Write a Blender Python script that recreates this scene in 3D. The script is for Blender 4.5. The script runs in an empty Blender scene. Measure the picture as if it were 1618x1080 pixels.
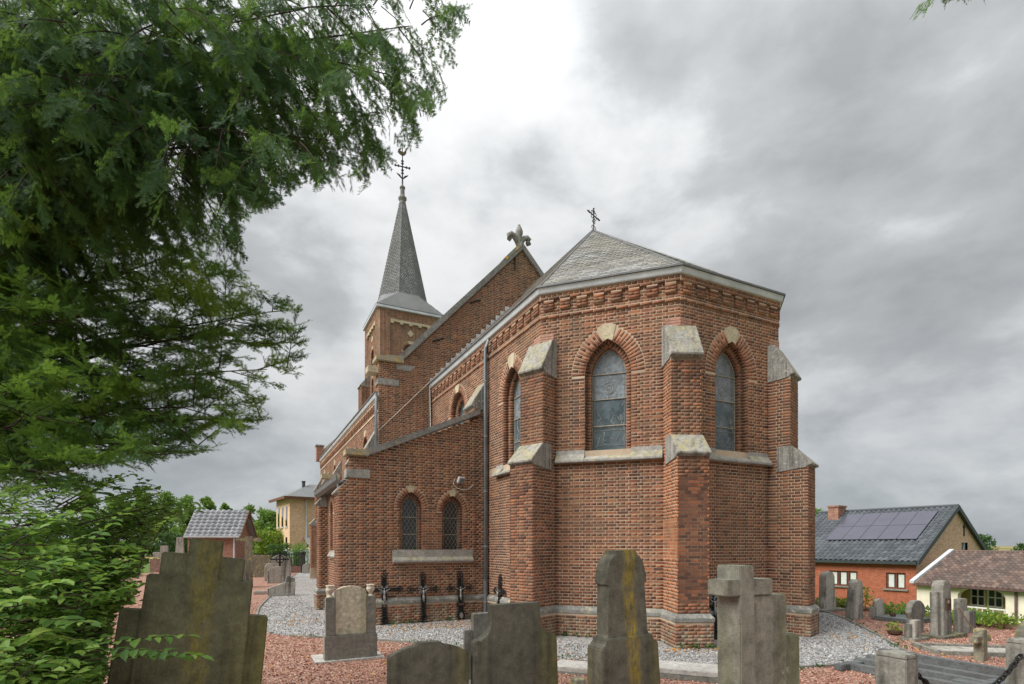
import bpy, bmesh, math, random
import numpy as np
from mathutils import Vector, Matrix
from mathutils.geometry import tessellate_polygon

rng = np.random.default_rng(11)
random.seed(11)
R = math.radians
scene = bpy.context.scene
COL = scene.collection

# ------------------------------------------------------------ camera
EYE = 1.79
cam_data = bpy.data.cameras.new('camera')
cam_data.sensor_fit = 'HORIZONTAL'
cam_data.sensor_width = 36.0
cam_data.lens = 36.0 * 854 / 1618
cam_data.shift_y = (862 - 540) / 1618
cam_data.clip_start = 0.05
cam_data.clip_end = 20000
cam = bpy.data.objects.new('camera', cam_data)
cam.location = (0, 0, EYE)
cam.rotation_euler = (R(90), 0, 0)
COL.objects.link(cam)
scene.camera = cam

# ------------------------------------------------------------ sky, sun, exposure
SUN_EL, SUN_AZ = R(46), R(-116)          # azimuth from +Y, negative = left
world = bpy.data.worlds.new('World')
scene.world = world
world.use_nodes = True
wn = world.node_tree
wn.nodes.clear()


def nd(nt, t, ins=None, **kw):
    n = nt.nodes.new(t)
    for k, val in kw.items():
        setattr(n, k, val)
    for k, val in (ins or {}).items():
        s = n.inputs[k]
        if isinstance(val, bpy.types.NodeSocket):
            nt.links.new(val, s)
        else:
            s.default_value = val
    return n


def c4(c):
    return (c[0], c[1], c[2], 1.0)


def ramp(nt, fac, stops, interp='LINEAR'):
    n = nd(nt, 'ShaderNodeValToRGB', {0: fac})
    n.color_ramp.interpolation = interp
    e = n.color_ramp.elements
    while len(e) < len(stops):
        e.new(0.5)
    for el, (p, c) in zip(e, stops):
        el.position = p
        el.color = c4(c) if hasattr(c, '__len__') else (c, c, c, 1)
    return n.outputs[0]


def noise(nt, vec, scale, detail=4, rough=0.55, dist=0.0, out=0):
    n = nd(nt, 'ShaderNodeTexNoise', {'Scale': scale, 'Detail': detail, 'Roughness': rough, 'Distortion': dist})
    if vec is not None:
        nt.links.new(vec, n.inputs['Vector'])
    return n.outputs[out]


def mix(nt, fac, a, b, blend='MIX'):
    n = nd(nt, 'ShaderNodeMix', data_type='RGBA', blend_type=blend)
    for i, val in ((0, fac), (6, a), (7, b)):
        if isinstance(val, bpy.types.NodeSocket):
            nt.links.new(val, n.inputs[i])
        elif hasattr(val, '__len__'):
            n.inputs[i].default_value = c4(val)
        else:
            n.inputs[i].default_value = val if i == 0 else (val, val, val, 1)
    return n.outputs[2]


def mth(nt, op, a, b=0.0, clamp=False):
    n = nd(nt, 'ShaderNodeMath', {0: a, 1: b}, operation=op)
    n.use_clamp = clamp
    return n.outputs[0]


def vscale(nt, vec, s):
    n = nd(nt, 'ShaderNodeMapping', {'Vector': vec, 'Scale': s})
    return n.outputs[0]


def build_world():
    tc = nd(wn, 'ShaderNodeTexCoord')
    d = tc.outputs['Generated']
    sp = nd(wn, 'ShaderNodeSeparateXYZ', {0: d})
    zc = mth(wn, 'ADD', mth(wn, 'MAXIMUM', sp.outputs[2], 0.0), 0.34)
    px = mth(wn, 'DIVIDE', sp.outputs[0], zc)
    py = mth(wn, 'DIVIDE', sp.outputs[1], zc)
    cv = nd(wn, 'ShaderNodeCombineXYZ', {0: px, 1: py, 2: 3.7}).outputs[0]
    cv = vscale(wn, d, (1.0, 1.0, 1.9))
    n1 = noise(wn, cv, 2.1, 4, 0.5, 0.1)
    n2 = noise(wn, cv, 4.6, 8, 0.55, 0.12)
    nn = mth(wn, 'ADD', mth(wn, 'MULTIPLY', n1, 0.62), mth(wn, 'MULTIPLY', n2, 0.78))
    nn = mth(wn, 'SUBTRACT', nn, 0.20)

    def lobe(px, py, lo, amt):
        v = Vector(((px - 809) / 854, 1.0, (862 - py) / 854)).normalized()
        dt = nd(wn, 'ShaderNodeVectorMath', {0: d, 1: v}, operation='DOT_PRODUCT').outputs['Value']
        return nd(wn, 'ShaderNodeMapRange', {0: dt, 1: lo, 2: 1.0, 3: 0.0, 4: amt}, interpolation_type='SMOOTHSTEP').outputs[0]
    # a thin bright stretch of cloud ahead, a heavy dark bank to the right of it
    nn = mth(wn, 'ADD', nn, lobe(780, 260, 0.88, 0.10))
    nn = mth(wn, 'ADD', nn, lobe(1360, 160, 0.885, -0.13))
    nn = mth(wn, 'ADD', nn, lobe(1450, 520, 0.97, 0.07))
    cloud = ramp(wn, nn, [(0.24, (0.36, 0.375, 0.385)), (0.44, (0.52, 0.535, 0.545)), (0.54, (0.70, 0.715, 0.725)),
                          (0.66, (0.83, 0.835, 0.84)), (0.9, (0.90, 0.90, 0.90))])
    hz = nd(wn, 'ShaderNodeMapRange', {0: sp.outputs[2], 1: 0.0, 2: 0.33, 3: 0.0, 4: 1.0}, interpolation_type='SMOOTHSTEP').outputs[0]
    low = ramp(wn, n2, [(0.36, (0.40, 0.44, 0.47)), (0.52, (0.52, 0.56, 0.59)), (0.66, (0.74, 0.77, 0.79))])
    cloud = mix(wn, hz, low, cloud)
    # overcast sky: brighter towards the zenith
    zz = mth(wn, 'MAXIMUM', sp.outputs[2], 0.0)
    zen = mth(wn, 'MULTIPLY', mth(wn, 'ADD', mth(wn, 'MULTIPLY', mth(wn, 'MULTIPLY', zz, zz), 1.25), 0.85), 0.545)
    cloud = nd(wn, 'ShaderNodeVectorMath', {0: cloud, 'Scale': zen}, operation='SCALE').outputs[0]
    sky = nd(wn, 'ShaderNodeTexSky', sky_type='NISHITA')
    sky.sun_disc = False
    sky.sun_elevation = SUN_EL
    sky.sun_rotation = SUN_AZ
    bg1 = nd(wn, 'ShaderNodeBackground', {0: sky.outputs[0], 1: 0.06})
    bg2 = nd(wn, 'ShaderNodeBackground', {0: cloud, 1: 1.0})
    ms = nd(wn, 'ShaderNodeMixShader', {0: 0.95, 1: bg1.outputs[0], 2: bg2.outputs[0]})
    out = nd(wn, 'ShaderNodeOutputWorld', {0: ms.outputs[0]})


build_world()
sun_data = bpy.data.lights.new('sun', 'SUN')
sun_data.energy = 2.5
sun_data.angle = R(38)
sun_data.color = (1.0, 0.97, 0.92)
sun = bpy.data.objects.new('sun', sun_data)
sdir = Vector((math.sin(SUN_AZ) * math.cos(SUN_EL), math.cos(SUN_AZ) * math.cos(SUN_EL), math.sin(SUN_EL)))
sun.rotation_euler = sdir.to_track_quat('Z', 'Y').to_euler()
sun.location = sdir * 40
COL.objects.link(sun)
vs = scene.view_settings
vs.view_transform = 'Standard'
vs.look = 'None'
vs.exposure = 0.84
vs.gamma = 1.0
scene.render.film_transparent = False
scene.cycles.use_denoising = True
scene.cycles.max_bounces = 8
scene.cycles.transparent_max_bounces = 8


# ------------------------------------------------------------ materials
def newmat(name, rough=0.8, spec=0.3):
    m = bpy.data.materials.new(name)
    m.use_nodes = True
    nt = m.node_tree
    nt.nodes.clear()
    out = nd(nt, 'ShaderNodeOutputMaterial')
    b = nd(nt, 'ShaderNodeBsdfPrincipled', {'Roughness': rough, 'Specular IOR Level': spec})
    nt.links.new(b.outputs[0], out.inputs[0])
    return m, nt, b


def objvec(nt):
    return nd(nt, 'ShaderNodeTexCoord').outputs['Object']


def posvec(nt):
    return nd(nt, 'ShaderNodeNewGeometry').outputs['Position']


def setbump(nt, b, h, strength=0.4, dist=0.01):
    bp = nd(nt, 'ShaderNodeBump', {'Height': h, 'Strength': strength, 'Distance': dist})
    nt.links.new(bp.outputs[0], b.inputs['Normal'])


def rndval(nt):
    a = nd(nt, 'ShaderNodeAttribute', attribute_name='rnd').outputs['Fac']
    o = nd(nt, 'ShaderNodeObjectInfo').outputs['Random']
    return mth(nt, 'FRACT', mth(nt, 'ADD', a, o))


def brick_mat(name, stops, val=1.0):
    m, nt, b = newmat(name, 0.88, 0.2)
    r = rndval(nt)
    p = posvec(nt)
    col = ramp(nt, r, stops)
    # broad weathering tone across the wall: some areas browner, some redder
    w = noise(nt, p, 0.55, 4, 0.6)
    col = mix(nt, ramp(nt, w, [(0.35, 0.0), (0.65, 0.55)]), col, mix(nt, 0.6, col, (0.24, 0.155, 0.095)))
    g = noise(nt, p, 38, 4, 0.7)
    col = mix(nt, 0.65, col, ramp(nt, g, [(0.3, 0.45), (0.55, 1.0), (0.75, 1.35)]), 'MULTIPLY')
    lp = noise(nt, p, 0.9, 6, 0.7)
    col = mix(nt, ramp(nt, lp, [(0.57, 0.0), (0.74, 0.30)]), col, (0.38, 0.21, 0.13))
    # soot and algae patches with a shape of their own
    s = noise(nt, vscale(nt, p, (1.3, 1.3, 0.5)), 1.6, 6, 0.65)
    col = mix(nt, ramp(nt, s, [(0.54, 0.0), (0.70, 0.75)]), col, (0.085, 0.060, 0.046))
    st = noise(nt, vscale(nt, p, (5.0, 5.0, 0.28)), 1.0, 4, 0.6)
    col = mix(nt, ramp(nt, st, [(0.54, 0.0), (0.72, 0.65)]), col, (0.095, 0.068, 0.05))
    h = nd(nt, 'ShaderNodeSeparateXYZ', {0: p}).outputs[2]
    low = nd(nt, 'ShaderNodeMapRange', {0: h, 1: 0.05, 2: 0.6, 3: 0.9, 4: 0.0}).outputs[0]
    e = ramp(nt, noise(nt, p, 5.5, 5, 0.7), [(0.47, 0.0), (0.6, 1.0)])
    col = mix(nt, mth(nt, 'MULTIPLY', low, e), col, (0.33, 0.31, 0.22))
    nt.links.new(col, b.inputs['Base Color'])
    setbump(nt, b, noise(nt, p, 90, 4, 0.7), 0.5, 0.004)
    return m


STOPS = [(0.0, (0.095, 0.045, 0.036)), (0.15, (0.17, 0.070, 0.048)), (0.32, (0.27, 0.108, 0.064)), (0.50, (0.22, 0.096, 0.060)),
         (0.66, (0.34, 0.138, 0.070)), (0.78, (0.29, 0.160, 0.094)), (0.88, (0.155, 0.086, 0.060)), (1.0, (0.40, 0.155, 0.074))]
M = {}
M['brick'] = brick_mat('brick', STOPS)
M['brick_orange'] = brick_mat('brick_orange', [(0.0, (0.26, 0.10, 0.056)), (0.4, (0.40, 0.15, 0.07)), (0.8, (0.48, 0.19, 0.085)), (1.0, (0.34, 0.17, 0.095))])
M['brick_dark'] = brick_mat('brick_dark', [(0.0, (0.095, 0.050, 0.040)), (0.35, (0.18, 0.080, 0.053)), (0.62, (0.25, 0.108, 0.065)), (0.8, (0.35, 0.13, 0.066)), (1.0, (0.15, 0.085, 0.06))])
M['brick_voussoir'] = brick_mat('brick_voussoir', [(0.0, (0.19, 0.078, 0.052)), (0.5, (0.31, 0.125, 0.072)), (1.0, (0.39, 0.165, 0.088))])
M['brick_pink'] = brick_mat('brick_pink', [(0.0, (0.50, 0.27, 0.21)), (1.0, (0.58, 0.36, 0.28))])


def mortar_mat(name, base, dark):
    m, nt, b = newmat(name, 0.95, 0.1)
    p = posvec(nt)
    w = noise(nt, p, 1.1, 6, 0.65)
    col = mix(nt, ramp(nt, w, [(0.38, 0.0), (0.66, 1.0)]), base, dark)
    col = mix(nt, 0.5, col, ramp(nt, noise(nt, p, 60, 3), [(0.3, 0.6), (0.7, 1.2)]), 'MULTIPLY')
    nt.links.new(col, b.inputs['Base Color'])
    setbump(nt, b, noise(nt, p, 120, 3), 0.4, 0.003)
    return m


M['mortar'] = mortar_mat('mortar', (0.56, 0.45, 0.335), (0.34, 0.26, 0.185))
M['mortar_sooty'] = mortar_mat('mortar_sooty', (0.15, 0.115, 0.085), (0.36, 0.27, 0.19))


def stone_mat(name, base, dark, lichen=None, lich_amt=0.0, streak=None, scale=1.0, rough=0.85, top_moss=None, speck=0.5, band=None):
    m, nt, b = newmat(name, rough, 0.3)
    p = objvec(nt)
    n1 = noise(nt, p, 2.2 * scale, 6, 0.65)
    col = mix(nt, ramp(nt, n1, [(0.35, 0.0), (0.65, 1.0)]), base, dark)
    if streak:
        sv = vscale(nt, p, (7.0 * scale, 7.0 * scale, 0.55 * scale))
        s = noise(nt, sv, 1.0, 5, 0.6)
        col = mix(nt, ramp(nt, s, [(0.50, 0.0), (0.64, 0.95)]), col, streak)
        s2 = noise(nt, vscale(nt, p, (13 * scale, 13 * scale, 0.9 * scale)), 1.3, 4, 0.6)
        col = mix(nt, ramp(nt, s2, [(0.5, 0.0), (0.75, 0.55)]), col, tuple(x * 0.45 for x in dark))
    if band:
        bx, bw, bc, bs = band
        wob = mth(nt, 'MULTIPLY', mth(nt, 'SUBTRACT', noise(nt, vscale(nt, p, (2, 2, 1.2)), 2.0, 4, 0.6), 0.5), bw * 2.2)
        ad = mth(nt, 'ABSOLUTE', mth(nt, 'ADD', mth(nt, 'SUBTRACT', nd(nt, 'ShaderNodeSeparateXYZ', {0: p}).outputs[0], bx), wob))
        k = nd(nt, 'ShaderNodeMapRange', {0: ad, 1: bw * 0.35, 2: bw, 3: bs, 4: 0.0}).outputs[0]
        k = mth(nt, 'MULTIPLY', k, ramp(nt, noise(nt, vscale(nt, p, (14, 14, 3)), 2.5, 8, 0.75), [(0.38, 0.0), (0.56, 1.0)]))
        k = mth(nt, 'MULTIPLY', k, ramp(nt, noise(nt, p, 3.2, 3, 0.6), [(0.32, 0.25), (0.58, 1.0)]))
        col = mix(nt, k, col, bc)
    if lichen:
        l = noise(nt, p, 7.0 * scale, 8, 0.75)
        k = ramp(nt, l, [(0.62 - lich_amt * 0.25, 0.0), (0.68 - lich_amt * 0.22, 1.0)])
        col = mix(nt, k, col, lichen)
    if top_moss:
        nz = nd(nt, 'ShaderNodeSeparateXYZ', {0: nd(nt, 'ShaderNodeNewGeometry').outputs['Normal']}).outputs[2]
        k = mth(nt, 'MULTIPLY', ramp(nt, nz, [(0.25, 0.0), (0.6, 1.0)]), ramp(nt, noise(nt, p, 3.5 * scale, 5, 0.7), [(0.42, 0.0), (0.62, 0.9)]))
        col = mix(nt, k, col, top_moss)
    mo = noise(nt, p, 16 * scale, 6, 0.75)
    col = mix(nt, 0.75, col, ramp(nt, mo, [(0.32, 0.55), (0.5, 1.0), (0.68, 1.5)]), 'MULTIPLY')
    f = noise(nt, p, 70, 5, 0.75)
    col = mix(nt, speck, col, ramp(nt, f, [(0.3, 0.5), (0.5, 1.0), (0.72, 1.5)]), 'MULTIPLY')
    nt.links.new(col, b.inputs['Base Color'])
    setbump(nt, b, mth(nt, 'ADD', f, mth(nt, 'MULTIPLY', noise(nt, p, 12, 4), 1.5)), 0.6, 0.008)
    return m


GREENY = (0.16, 0.15, 0.035)
M['stone_trim'] = stone_mat('stone_trim', (0.38, 0.37, 0.345), (0.26, 0.255, 0.235), (0.50, 0.42, 0.22), 0.12, None, 0.7, top_moss=(0.33, 0.30, 0.19))
M['stone_weathered'] = stone_mat('stone_weathered', (0.36, 0.35, 0.325), (0.24, 0.235, 0.215), (0.54, 0.52, 0.47), 0.16, (0.15, 0.145, 0.125), 1.5, top_moss=(0.34, 0.30, 0.17))
M['stone_lichen'] = stone_mat('stone_lichen', (0.36, 0.34, 0.30), (0.22, 0.21, 0.19), (0.62, 0.40, 0.05), 0.42, None, 0.5, top_moss=(0.30, 0.28, 0.18))
M['stone_coping'] = stone_mat('stone_coping', (0.27, 0.265, 0.25), (0.17, 0.165, 0.155), (0.50, 0.36, 0.08), 0.08, None, 0.8)
M['stone_yellow'] = stone_mat('stone_yellow', (0.36, 0.33, 0.25), (0.28, 0.26, 0.20), (0.50, 0.34, 0.06), 0.40, None, 1.4)
M['keystone'] = stone_mat('keystone', (0.52, 0.46, 0.33), (0.42, 0.36, 0.24), None, 0, None, 1.5)
M['plinth_stone'] = stone_mat('plinth_stone', (0.27, 0.27, 0.25), (0.16, 0.16, 0.145), (0.38, 0.35, 0.26), 0.3, None, 0.9)
M['grave_dark'] = stone_mat('grave_dark', (0.155, 0.15, 0.118), (0.10, 0.098, 0.075), (0.25, 0.24, 0.16), 0.06, (0.18, 0.168, 0.075), 0.6)
M['grave_green'] = stone_mat('grave_green', (0.145, 0.148, 0.092), (0.094, 0.098, 0.06), (0.22, 0.22, 0.12), 0.08, (0.165, 0.162, 0.065), 0.55, band=(0.03, 0.10, (0.23, 0.20, 0.035), 0.65))
M['grave_ochre'] = stone_mat('grave_ochre', (0.155, 0.148, 0.115), (0.095, 0.09, 0.068), (0.25, 0.24, 0.14), 0.06, (0.18, 0.165, 0.07), 0.62, band=(0.025, 0.085, (0.36, 0.27, 0.035), 0.9))
M['grave_grey'] = stone_mat('grave_grey', (0.27, 0.26, 0.215), (0.19, 0.185, 0.142), (0.38, 0.37, 0.30), 0.08, (0.165, 0.17, 0.10), 0.5)
M['grave_pale'] = stone_mat('grave_pale', (0.44, 0.42, 0.37), (0.31, 0.295, 0.26), (0.44, 0.43, 0.38), 0.2, (0.13, 0.12, 0.10), 0.8)
M['grave_mid'] = stone_mat('grave_mid', (0.29, 0.28, 0.245), (0.19, 0.185, 0.16), (0.32, 0.30, 0.24), 0.15, (0.10, 0.10, 0.085), 0.8)
M['grave_lichen'] = stone_mat('grave_lichen', (0.27, 0.25, 0.19), (0.16, 0.15, 0.11), (0.50, 0.42, 0.14), 0.35, None, 1.0)
M['granite_blue'] = stone_mat('granite_blue', (0.135, 0.145, 0.145), (0.10, 0.105, 0.105), None, 0, None, 1.0, 0.5)
M['urn'] = stone_mat('urn', (0.62, 0.57, 0.47), (0.52, 0.46, 0.35), (0.40, 0.30, 0.12), 0.05, None, 3.0)
M['cream_panel'] = stone_mat('cream_panel', (0.58, 0.53, 0.41), (0.48, 0.44, 0.32), (0.36, 0.34, 0.22), 0.05, (0.42, 0.39, 0.27), 1.0, speck=0.25)
M['limestone'] = stone_mat('limestone', (0.235, 0.225, 0.195), (0.175, 0.17, 0.145), (0.30, 0.29, 0.25), 0.05, None, 1.0)
M['concrete_pale'] = stone_mat('concrete_pale', (0.50, 0.485, 0.45), (0.40, 0.385, 0.355), None, 0, None, 1.0, speck=0.3)


def plain(name, col, rough=0.6, metal=0.0, var=0.25, scale=6.0, spec=0.4, bump=0.15):
    m, nt, b = newmat(name, rough, spec)
    b.inputs['Metallic'].default_value = metal
    p = objvec(nt)
    n = noise(nt, p, scale, 6, 0.65)
    c = mix(nt, ramp(nt, n, [(0.3, 0.0), (0.7, 1.0)]), tuple(x * (1 - var) for x in col), tuple(min(1, x * (1 + var)) for x in col))
    nt.links.new(c, b.inputs['Base Color'])
    if bump:
        setbump(nt, b, noise(nt, p, scale * 8, 4), bump, 0.004)
    return m


M['zinc'] = plain('zinc', (0.56, 0.60, 0.63), 0.5, 0.15, 0.18, 2.5)
M['zinc_dark'] = plain('zinc_dark', (0.15, 0.155, 0.16), 0.5, 0.3, 0.25, 3)
M['pipe'] = plain('pipe', (0.20, 0.235, 0.26), 0.5, 0.2, 0.2, 4)
M['cast_iron'] = plain('cast_iron', (0.022, 0.023, 0.024), 0.5, 0.5, 0.4, 14, bump=0.4)
M['iron_dark'] = plain('iron_dark', (0.035, 0.032, 0.032), 0.6, 0.3, 0.3, 8)
M['silver_paint'] = plain('silver_paint', (0.30, 0.30, 0.29), 0.5, 0.5, 0.3, 30)
M['rust'] = plain('rust', (0.10, 0.055, 0.035), 0.8, 0.2, 0.4, 20)
M['lead'] = plain('lead', (0.33, 0.34, 0.34), 0.6, 0.2, 0.2, 10, bump=0)
M['bar_iron'] = plain('bar_iron', (0.40, 0.37, 0.30), 0.7, 0.1, 0.3, 10, bump=0)
M['bark'] = stone_mat('bark', (0.060, 0.040, 0.030), (0.030, 0.021, 0.016), (0.08, 0.075, 0.05), 0.1, None, 2.0)
M['louver'] = plain('louver', (0.10, 0.06, 0.05), 0.8)
M['lamp_white'] = plain('lamp_white', (0.55, 0.56, 0.57), 0.4)
M['cable'] = plain('cable', (0.60, 0.57, 0.50), 0.6, bump=0)


def glass_mat(name, c1, c2, rough=0.22, cell=9.0):
    m, nt, b = newmat(name, rough, 0.6)
    p = objvec(nt)
    vo = nd(nt, 'ShaderNodeTexVoronoi', {'Vector': p, 'Scale': cell})
    col = mix(nt, ramp(nt, noise(nt, p, 3.2, 4), [(0.35, 0.0), (0.65, 1.0)]), c1, c2)
    sepc = nd(nt, 'ShaderNodeSeparateColor', {0: vo.outputs['Color']})
    col = mix(nt, 0.45, col, ramp(nt, sepc.outputs[0], [(0.0, 0.4), (1.0, 1.5)]), 'MULTIPLY')
    nt.links.new(col, b.inputs['Base Color'])
    setbump(nt, b, mth(nt, 'ADD', noise(nt, p, 45, 3), mth(nt, 'MULTIPLY', sepc.outputs[1], 0.3)), 0.35, 0.01)
    return m


M['glass_church'] = glass_mat('glass_church', (0.055, 0.085, 0.095), (0.12, 0.15, 0.165), 0.22)
M['glass_church_pale'] = glass_mat('glass_church_pale', (0.15, 0.18, 0.20), (0.22, 0.25, 0.27), 0.3, 20)
M['glass_sacristy'] = glass_mat('glass_sacristy', (0.020, 0.032, 0.032), (0.04, 0.05, 0.048), 0.15, 14)
M['glass_house'] = glass_mat('glass_house', (0.02, 0.025, 0.025), (0.05, 0.055, 0.055), 0.06, 2)


def slate_mat(name, stops, moss=None):
    m, nt, b = newmat(name, 0.62, 0.4)
    p = posvec(nt)
    col = ramp(nt, rndval(nt), stops)
    col = mix(nt, ramp(nt, noise(nt, p, 0.9, 5), [(0.4, 0.0), (0.65, 0.6)]), col, moss or stops[0][1])
    col = mix(nt, 0.6, col, ramp(nt, noise(nt, p, 30, 4, 0.7), [(0.3, 0.55), (0.7, 1.35)]), 'MULTIPLY')
    nt.links.new(col, b.inputs['Base Color'])
    setbump(nt, b, noise(nt, p, 50, 4), 0.4, 0.005)
    return m


M['slate'] = slate_mat('slate', [(0.0, (0.15, 0.15, 0.145)), (0.5, (0.25, 0.25, 0.24)), (1.0, (0.36, 0.355, 0.34))], (0.22, 0.20, 0.15))
M['slate_brown'] = slate_mat('slate_brown', [(0.0, (0.13, 0.115, 0.095)), (0.5, (0.20, 0.18, 0.15)), (1.0, (0.27, 0.245, 0.21))], (0.17, 0.14, 0.095))
M['slate_spire'] = slate_mat('slate_spire', [(0.0, (0.15, 0.16, 0.165)), (0.5, (0.205, 0.215, 0.22)), (1.0, (0.27, 0.275, 0.28))], (0.15, 0.15, 0.14))
M['slate_skirt'] = slate_mat('slate_skirt', [(0.0, (0.12, 0.125, 0.13)), (0.5, (0.17, 0.175, 0.18)), (1.0, (0.23, 0.235, 0.24))], (0.13, 0.13, 0.12))
M['tile_black'] = slate_mat('tile_black', [(0.0, (0.055, 0.065, 0.075)), (1.0, (0.115, 0.13, 0.145))], (0.06, 0.07, 0.08))
M['tile_grey'] = slate_mat('tile_grey', [(0.0, (0.20, 0.21, 0.23)), (1.0, (0.33, 0.34, 0.365))], (0.24, 0.25, 0.27))
M['tile_brown'] = slate_mat('tile_brown', [(0.0, (0.065, 0.043, 0.036)), (0.6, (0.135, 0.086, 0.068)), (1.0, (0.20, 0.135, 0.11))], (0.085, 0.068, 0.058))


def leaf_mat(name, stops, trans=0.35, gloss=0.35, own=False):
    m = bpy.data.materials.new(name)
    m.use_nodes = True
    nt = m.node_tree
    nt.nodes.clear()
    out = nd(nt, 'ShaderNodeOutputMaterial')
    r = nd(nt, 'ShaderNodeAttribute', attribute_name='rnd').outputs['Fac'] if own else rndval(nt)
    p = posvec(nt)
    r2 = mth(nt, 'ADD', mth(nt, 'MULTIPLY', r, 0.55), mth(nt, 'MULTIPLY', noise(nt, p, 1.6, 3), 0.45))
    col = ramp(nt, r2, stops)
    b = nd(nt, 'ShaderNodeBsdfPrincipled', {'Base Color': col, 'Roughness': 0.55, 'Specular IOR Level': gloss})
    t = nd(nt, 'ShaderNodeBsdfTranslucent', {'Color': mix(nt, 0.5, col, (0.20, 0.32, 0.03))})
    ms = nd(nt, 'ShaderNodeMixShader', {0: trans, 1: b.outputs[0], 2: t.outputs[0]})
    nt.links.new(ms.outputs[0], out.inputs[0])
    return m


M['yew'] = leaf_mat('yew', [(0.18, (0.030, 0.072, 0.042)), (0.42, (0.055, 0.125, 0.048)), (0.58, (0.12, 0.23, 0.048)), (0.8, (0.23, 0.36, 0.065))], 0.48, 0.08, True)
M['shrub'] = leaf_mat('shrub', [(0.15, (0.06, 0.15, 0.04)), (0.45, (0.14, 0.29, 0.055)), (0.7, (0.24, 0.40, 0.08)), (0.9, (0.32, 0.42, 0.09))], 0.48, 0.4)
M['poplar'] = leaf_mat('poplar', [(0.2, (0.10, 0.19, 0.045)), (0.5, (0.16, 0.28, 0.065)), (0.8, (0.24, 0.36, 0.095))], 0.45, 0.2)
M['lime_leaf'] = leaf_mat('lime_leaf', [(0.2, (0.12, 0.20, 0.02)), (0.5, (0.19, 0.28, 0.03)), (0.8, (0.30, 0.38, 0.05))], 0.35)
M['hedge'] = leaf_mat('hedge', [(0.2, (0.025, 0.06, 0.02)), (0.5, (0.045, 0.11, 0.028)), (0.8, (0.075, 0.16, 0.04))], 0.25)
M['dry_leaf'] = leaf_mat('dry_leaf', [(0.2, (0.26, 0.11, 0.03)), (0.5, (0.50, 0.22, 0.045)), (0.8, (0.58, 0.36, 0.12))], 0.15)


def gravel_mat(name, stops):
    m, nt, b = newmat(name, 0.9, 0.2)
    p = posvec(nt)
    col = ramp(nt, rndval(nt), stops)
    col = mix(nt, 0.5, col, ramp(nt, noise(nt, p, 60, 3), [(0.3, 0.6), (0.7, 1.3)]), 'MULTIPLY')
    nt.links.new(col, b.inputs['Base Color'])
    return m


RED = [(0.0, (0.21, 0.10, 0.072)), (0.4, (0.38, 0.185, 0.135)), (0.75, (0.50, 0.28, 0.21)), (0.93, (0.58, 0.42, 0.33)), (1.0, (0.56, 0.50, 0.43))]
GREY = [(0.0, (0.16, 0.165, 0.17)), (0.4, (0.34, 0.34, 0.34)), (0.75, (0.48, 0.475, 0.465)), (1.0, (0.64, 0.63, 0.60))]
M['chips_red'] = gravel_mat('chips_red', RED)
M['chips_grey'] = gravel_mat('chips_grey', GREY)


def gravel_ground(name, stops, sc):
    m, nt, b = newmat(name, 0.95, 0.15)
    p = posvec(nt)
    vo = nd(nt, 'ShaderNodeTexVoronoi', {'Vector': p, 'Scale': sc})
    v = nd(nt, 'ShaderNodeSeparateColor', {0: vo.outputs['Color']}).outputs[0]
    col = ramp(nt, v, stops)
    col = mix(nt, 1.0, col, ramp(nt, vo.outputs['Distance'], [(0.3, 1.1), (0.9, 0.45)]), 'MULTIPLY')
    col = mix(nt, ramp(nt, noise(nt, p, 0.8, 5), [(0.4, 0.0), (0.7, 0.35)]), col, (0.22, 0.16, 0.12))
    nt.links.new(col, b.inputs['Base Color'])
    setbump(nt, b, vo.outputs['Distance'], 0.8, -0.02)
    return m


M['ground_red'] = gravel_ground('ground_red', RED, 42)
M['ground_grey'] = gravel_ground('ground_grey', GREY, 38)


def field_mat():
    m, nt, b = newmat('field', 0.95, 0.1)
    p = posvec(nt)
    vo = nd(nt, 'ShaderNodeTexVoronoi', {'Vector': vscale(nt, p, (0.003, 0.006, 0.0)), 'Scale': 1.0})
    v = nd(nt, 'ShaderNodeSeparateColor', {0: vo.outputs['Color']}).outputs[0]
    col = ramp(nt, v, [(0.0, (0.10, 0.13, 0.05)), (0.35, (0.13, 0.16, 0.06)), (0.5, (0.38, 0.28, 0.14)), (1.0, (0.42, 0.32, 0.17))], 'CONSTANT')
    ds = nd(nt, 'ShaderNodeVectorMath', {0: p}, operation='LENGTH').outputs['Value']
    near = nd(nt, 'ShaderNodeMapRange', {0: ds, 1: 60, 2: 110, 3: 1.0, 4: 0.0}).outputs[0]
    col = mix(nt, near, col, mix(nt, noise(nt, p, 3, 5), (0.06, 0.10, 0.025), (0.13, 0.19, 0.05)))
    nt.links.new(col, b.inputs['Base Color'])
    return m


M['field'] = field_mat()


def texbrick(name, c1, c2, mortar, w=0.21, h=0.065, wall_axis='XZ'):
    m, nt, b = newmat(name, 0.9, 0.2)
    tc = objvec(nt)
    s = nd(nt, 'ShaderNodeSeparateXYZ', {0: tc})
    hor = mth(nt, 'ADD', s.outputs[0], s.outputs[1])
    vv = nd(nt, 'ShaderNodeCombineXYZ', {0: hor, 1: s.outputs[2], 2: 0.0}).outputs[0]
    br = nd(nt, 'ShaderNodeTexBrick', {'Vector': vv, 'Color1': c4(c1), 'Color2': c4(c2), 'Mortar': c4(mortar), 'Scale': 1.0,
                                      'Mortar Size': 0.006, 'Brick Width': w, 'Row Height': h, 'Bias': 0.0})
    col = mix(nt, 0.6, br.outputs[0], ramp(nt, noise(nt, tc, 6, 6, 0.7), [(0.3, 0.6), (0.7, 1.35)]), 'MULTIPLY')
    nt.links.new(col, b.inputs['Base Color'])
    setbump(nt, b, br.outputs[1], -0.4, 0.01)
    return m


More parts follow.
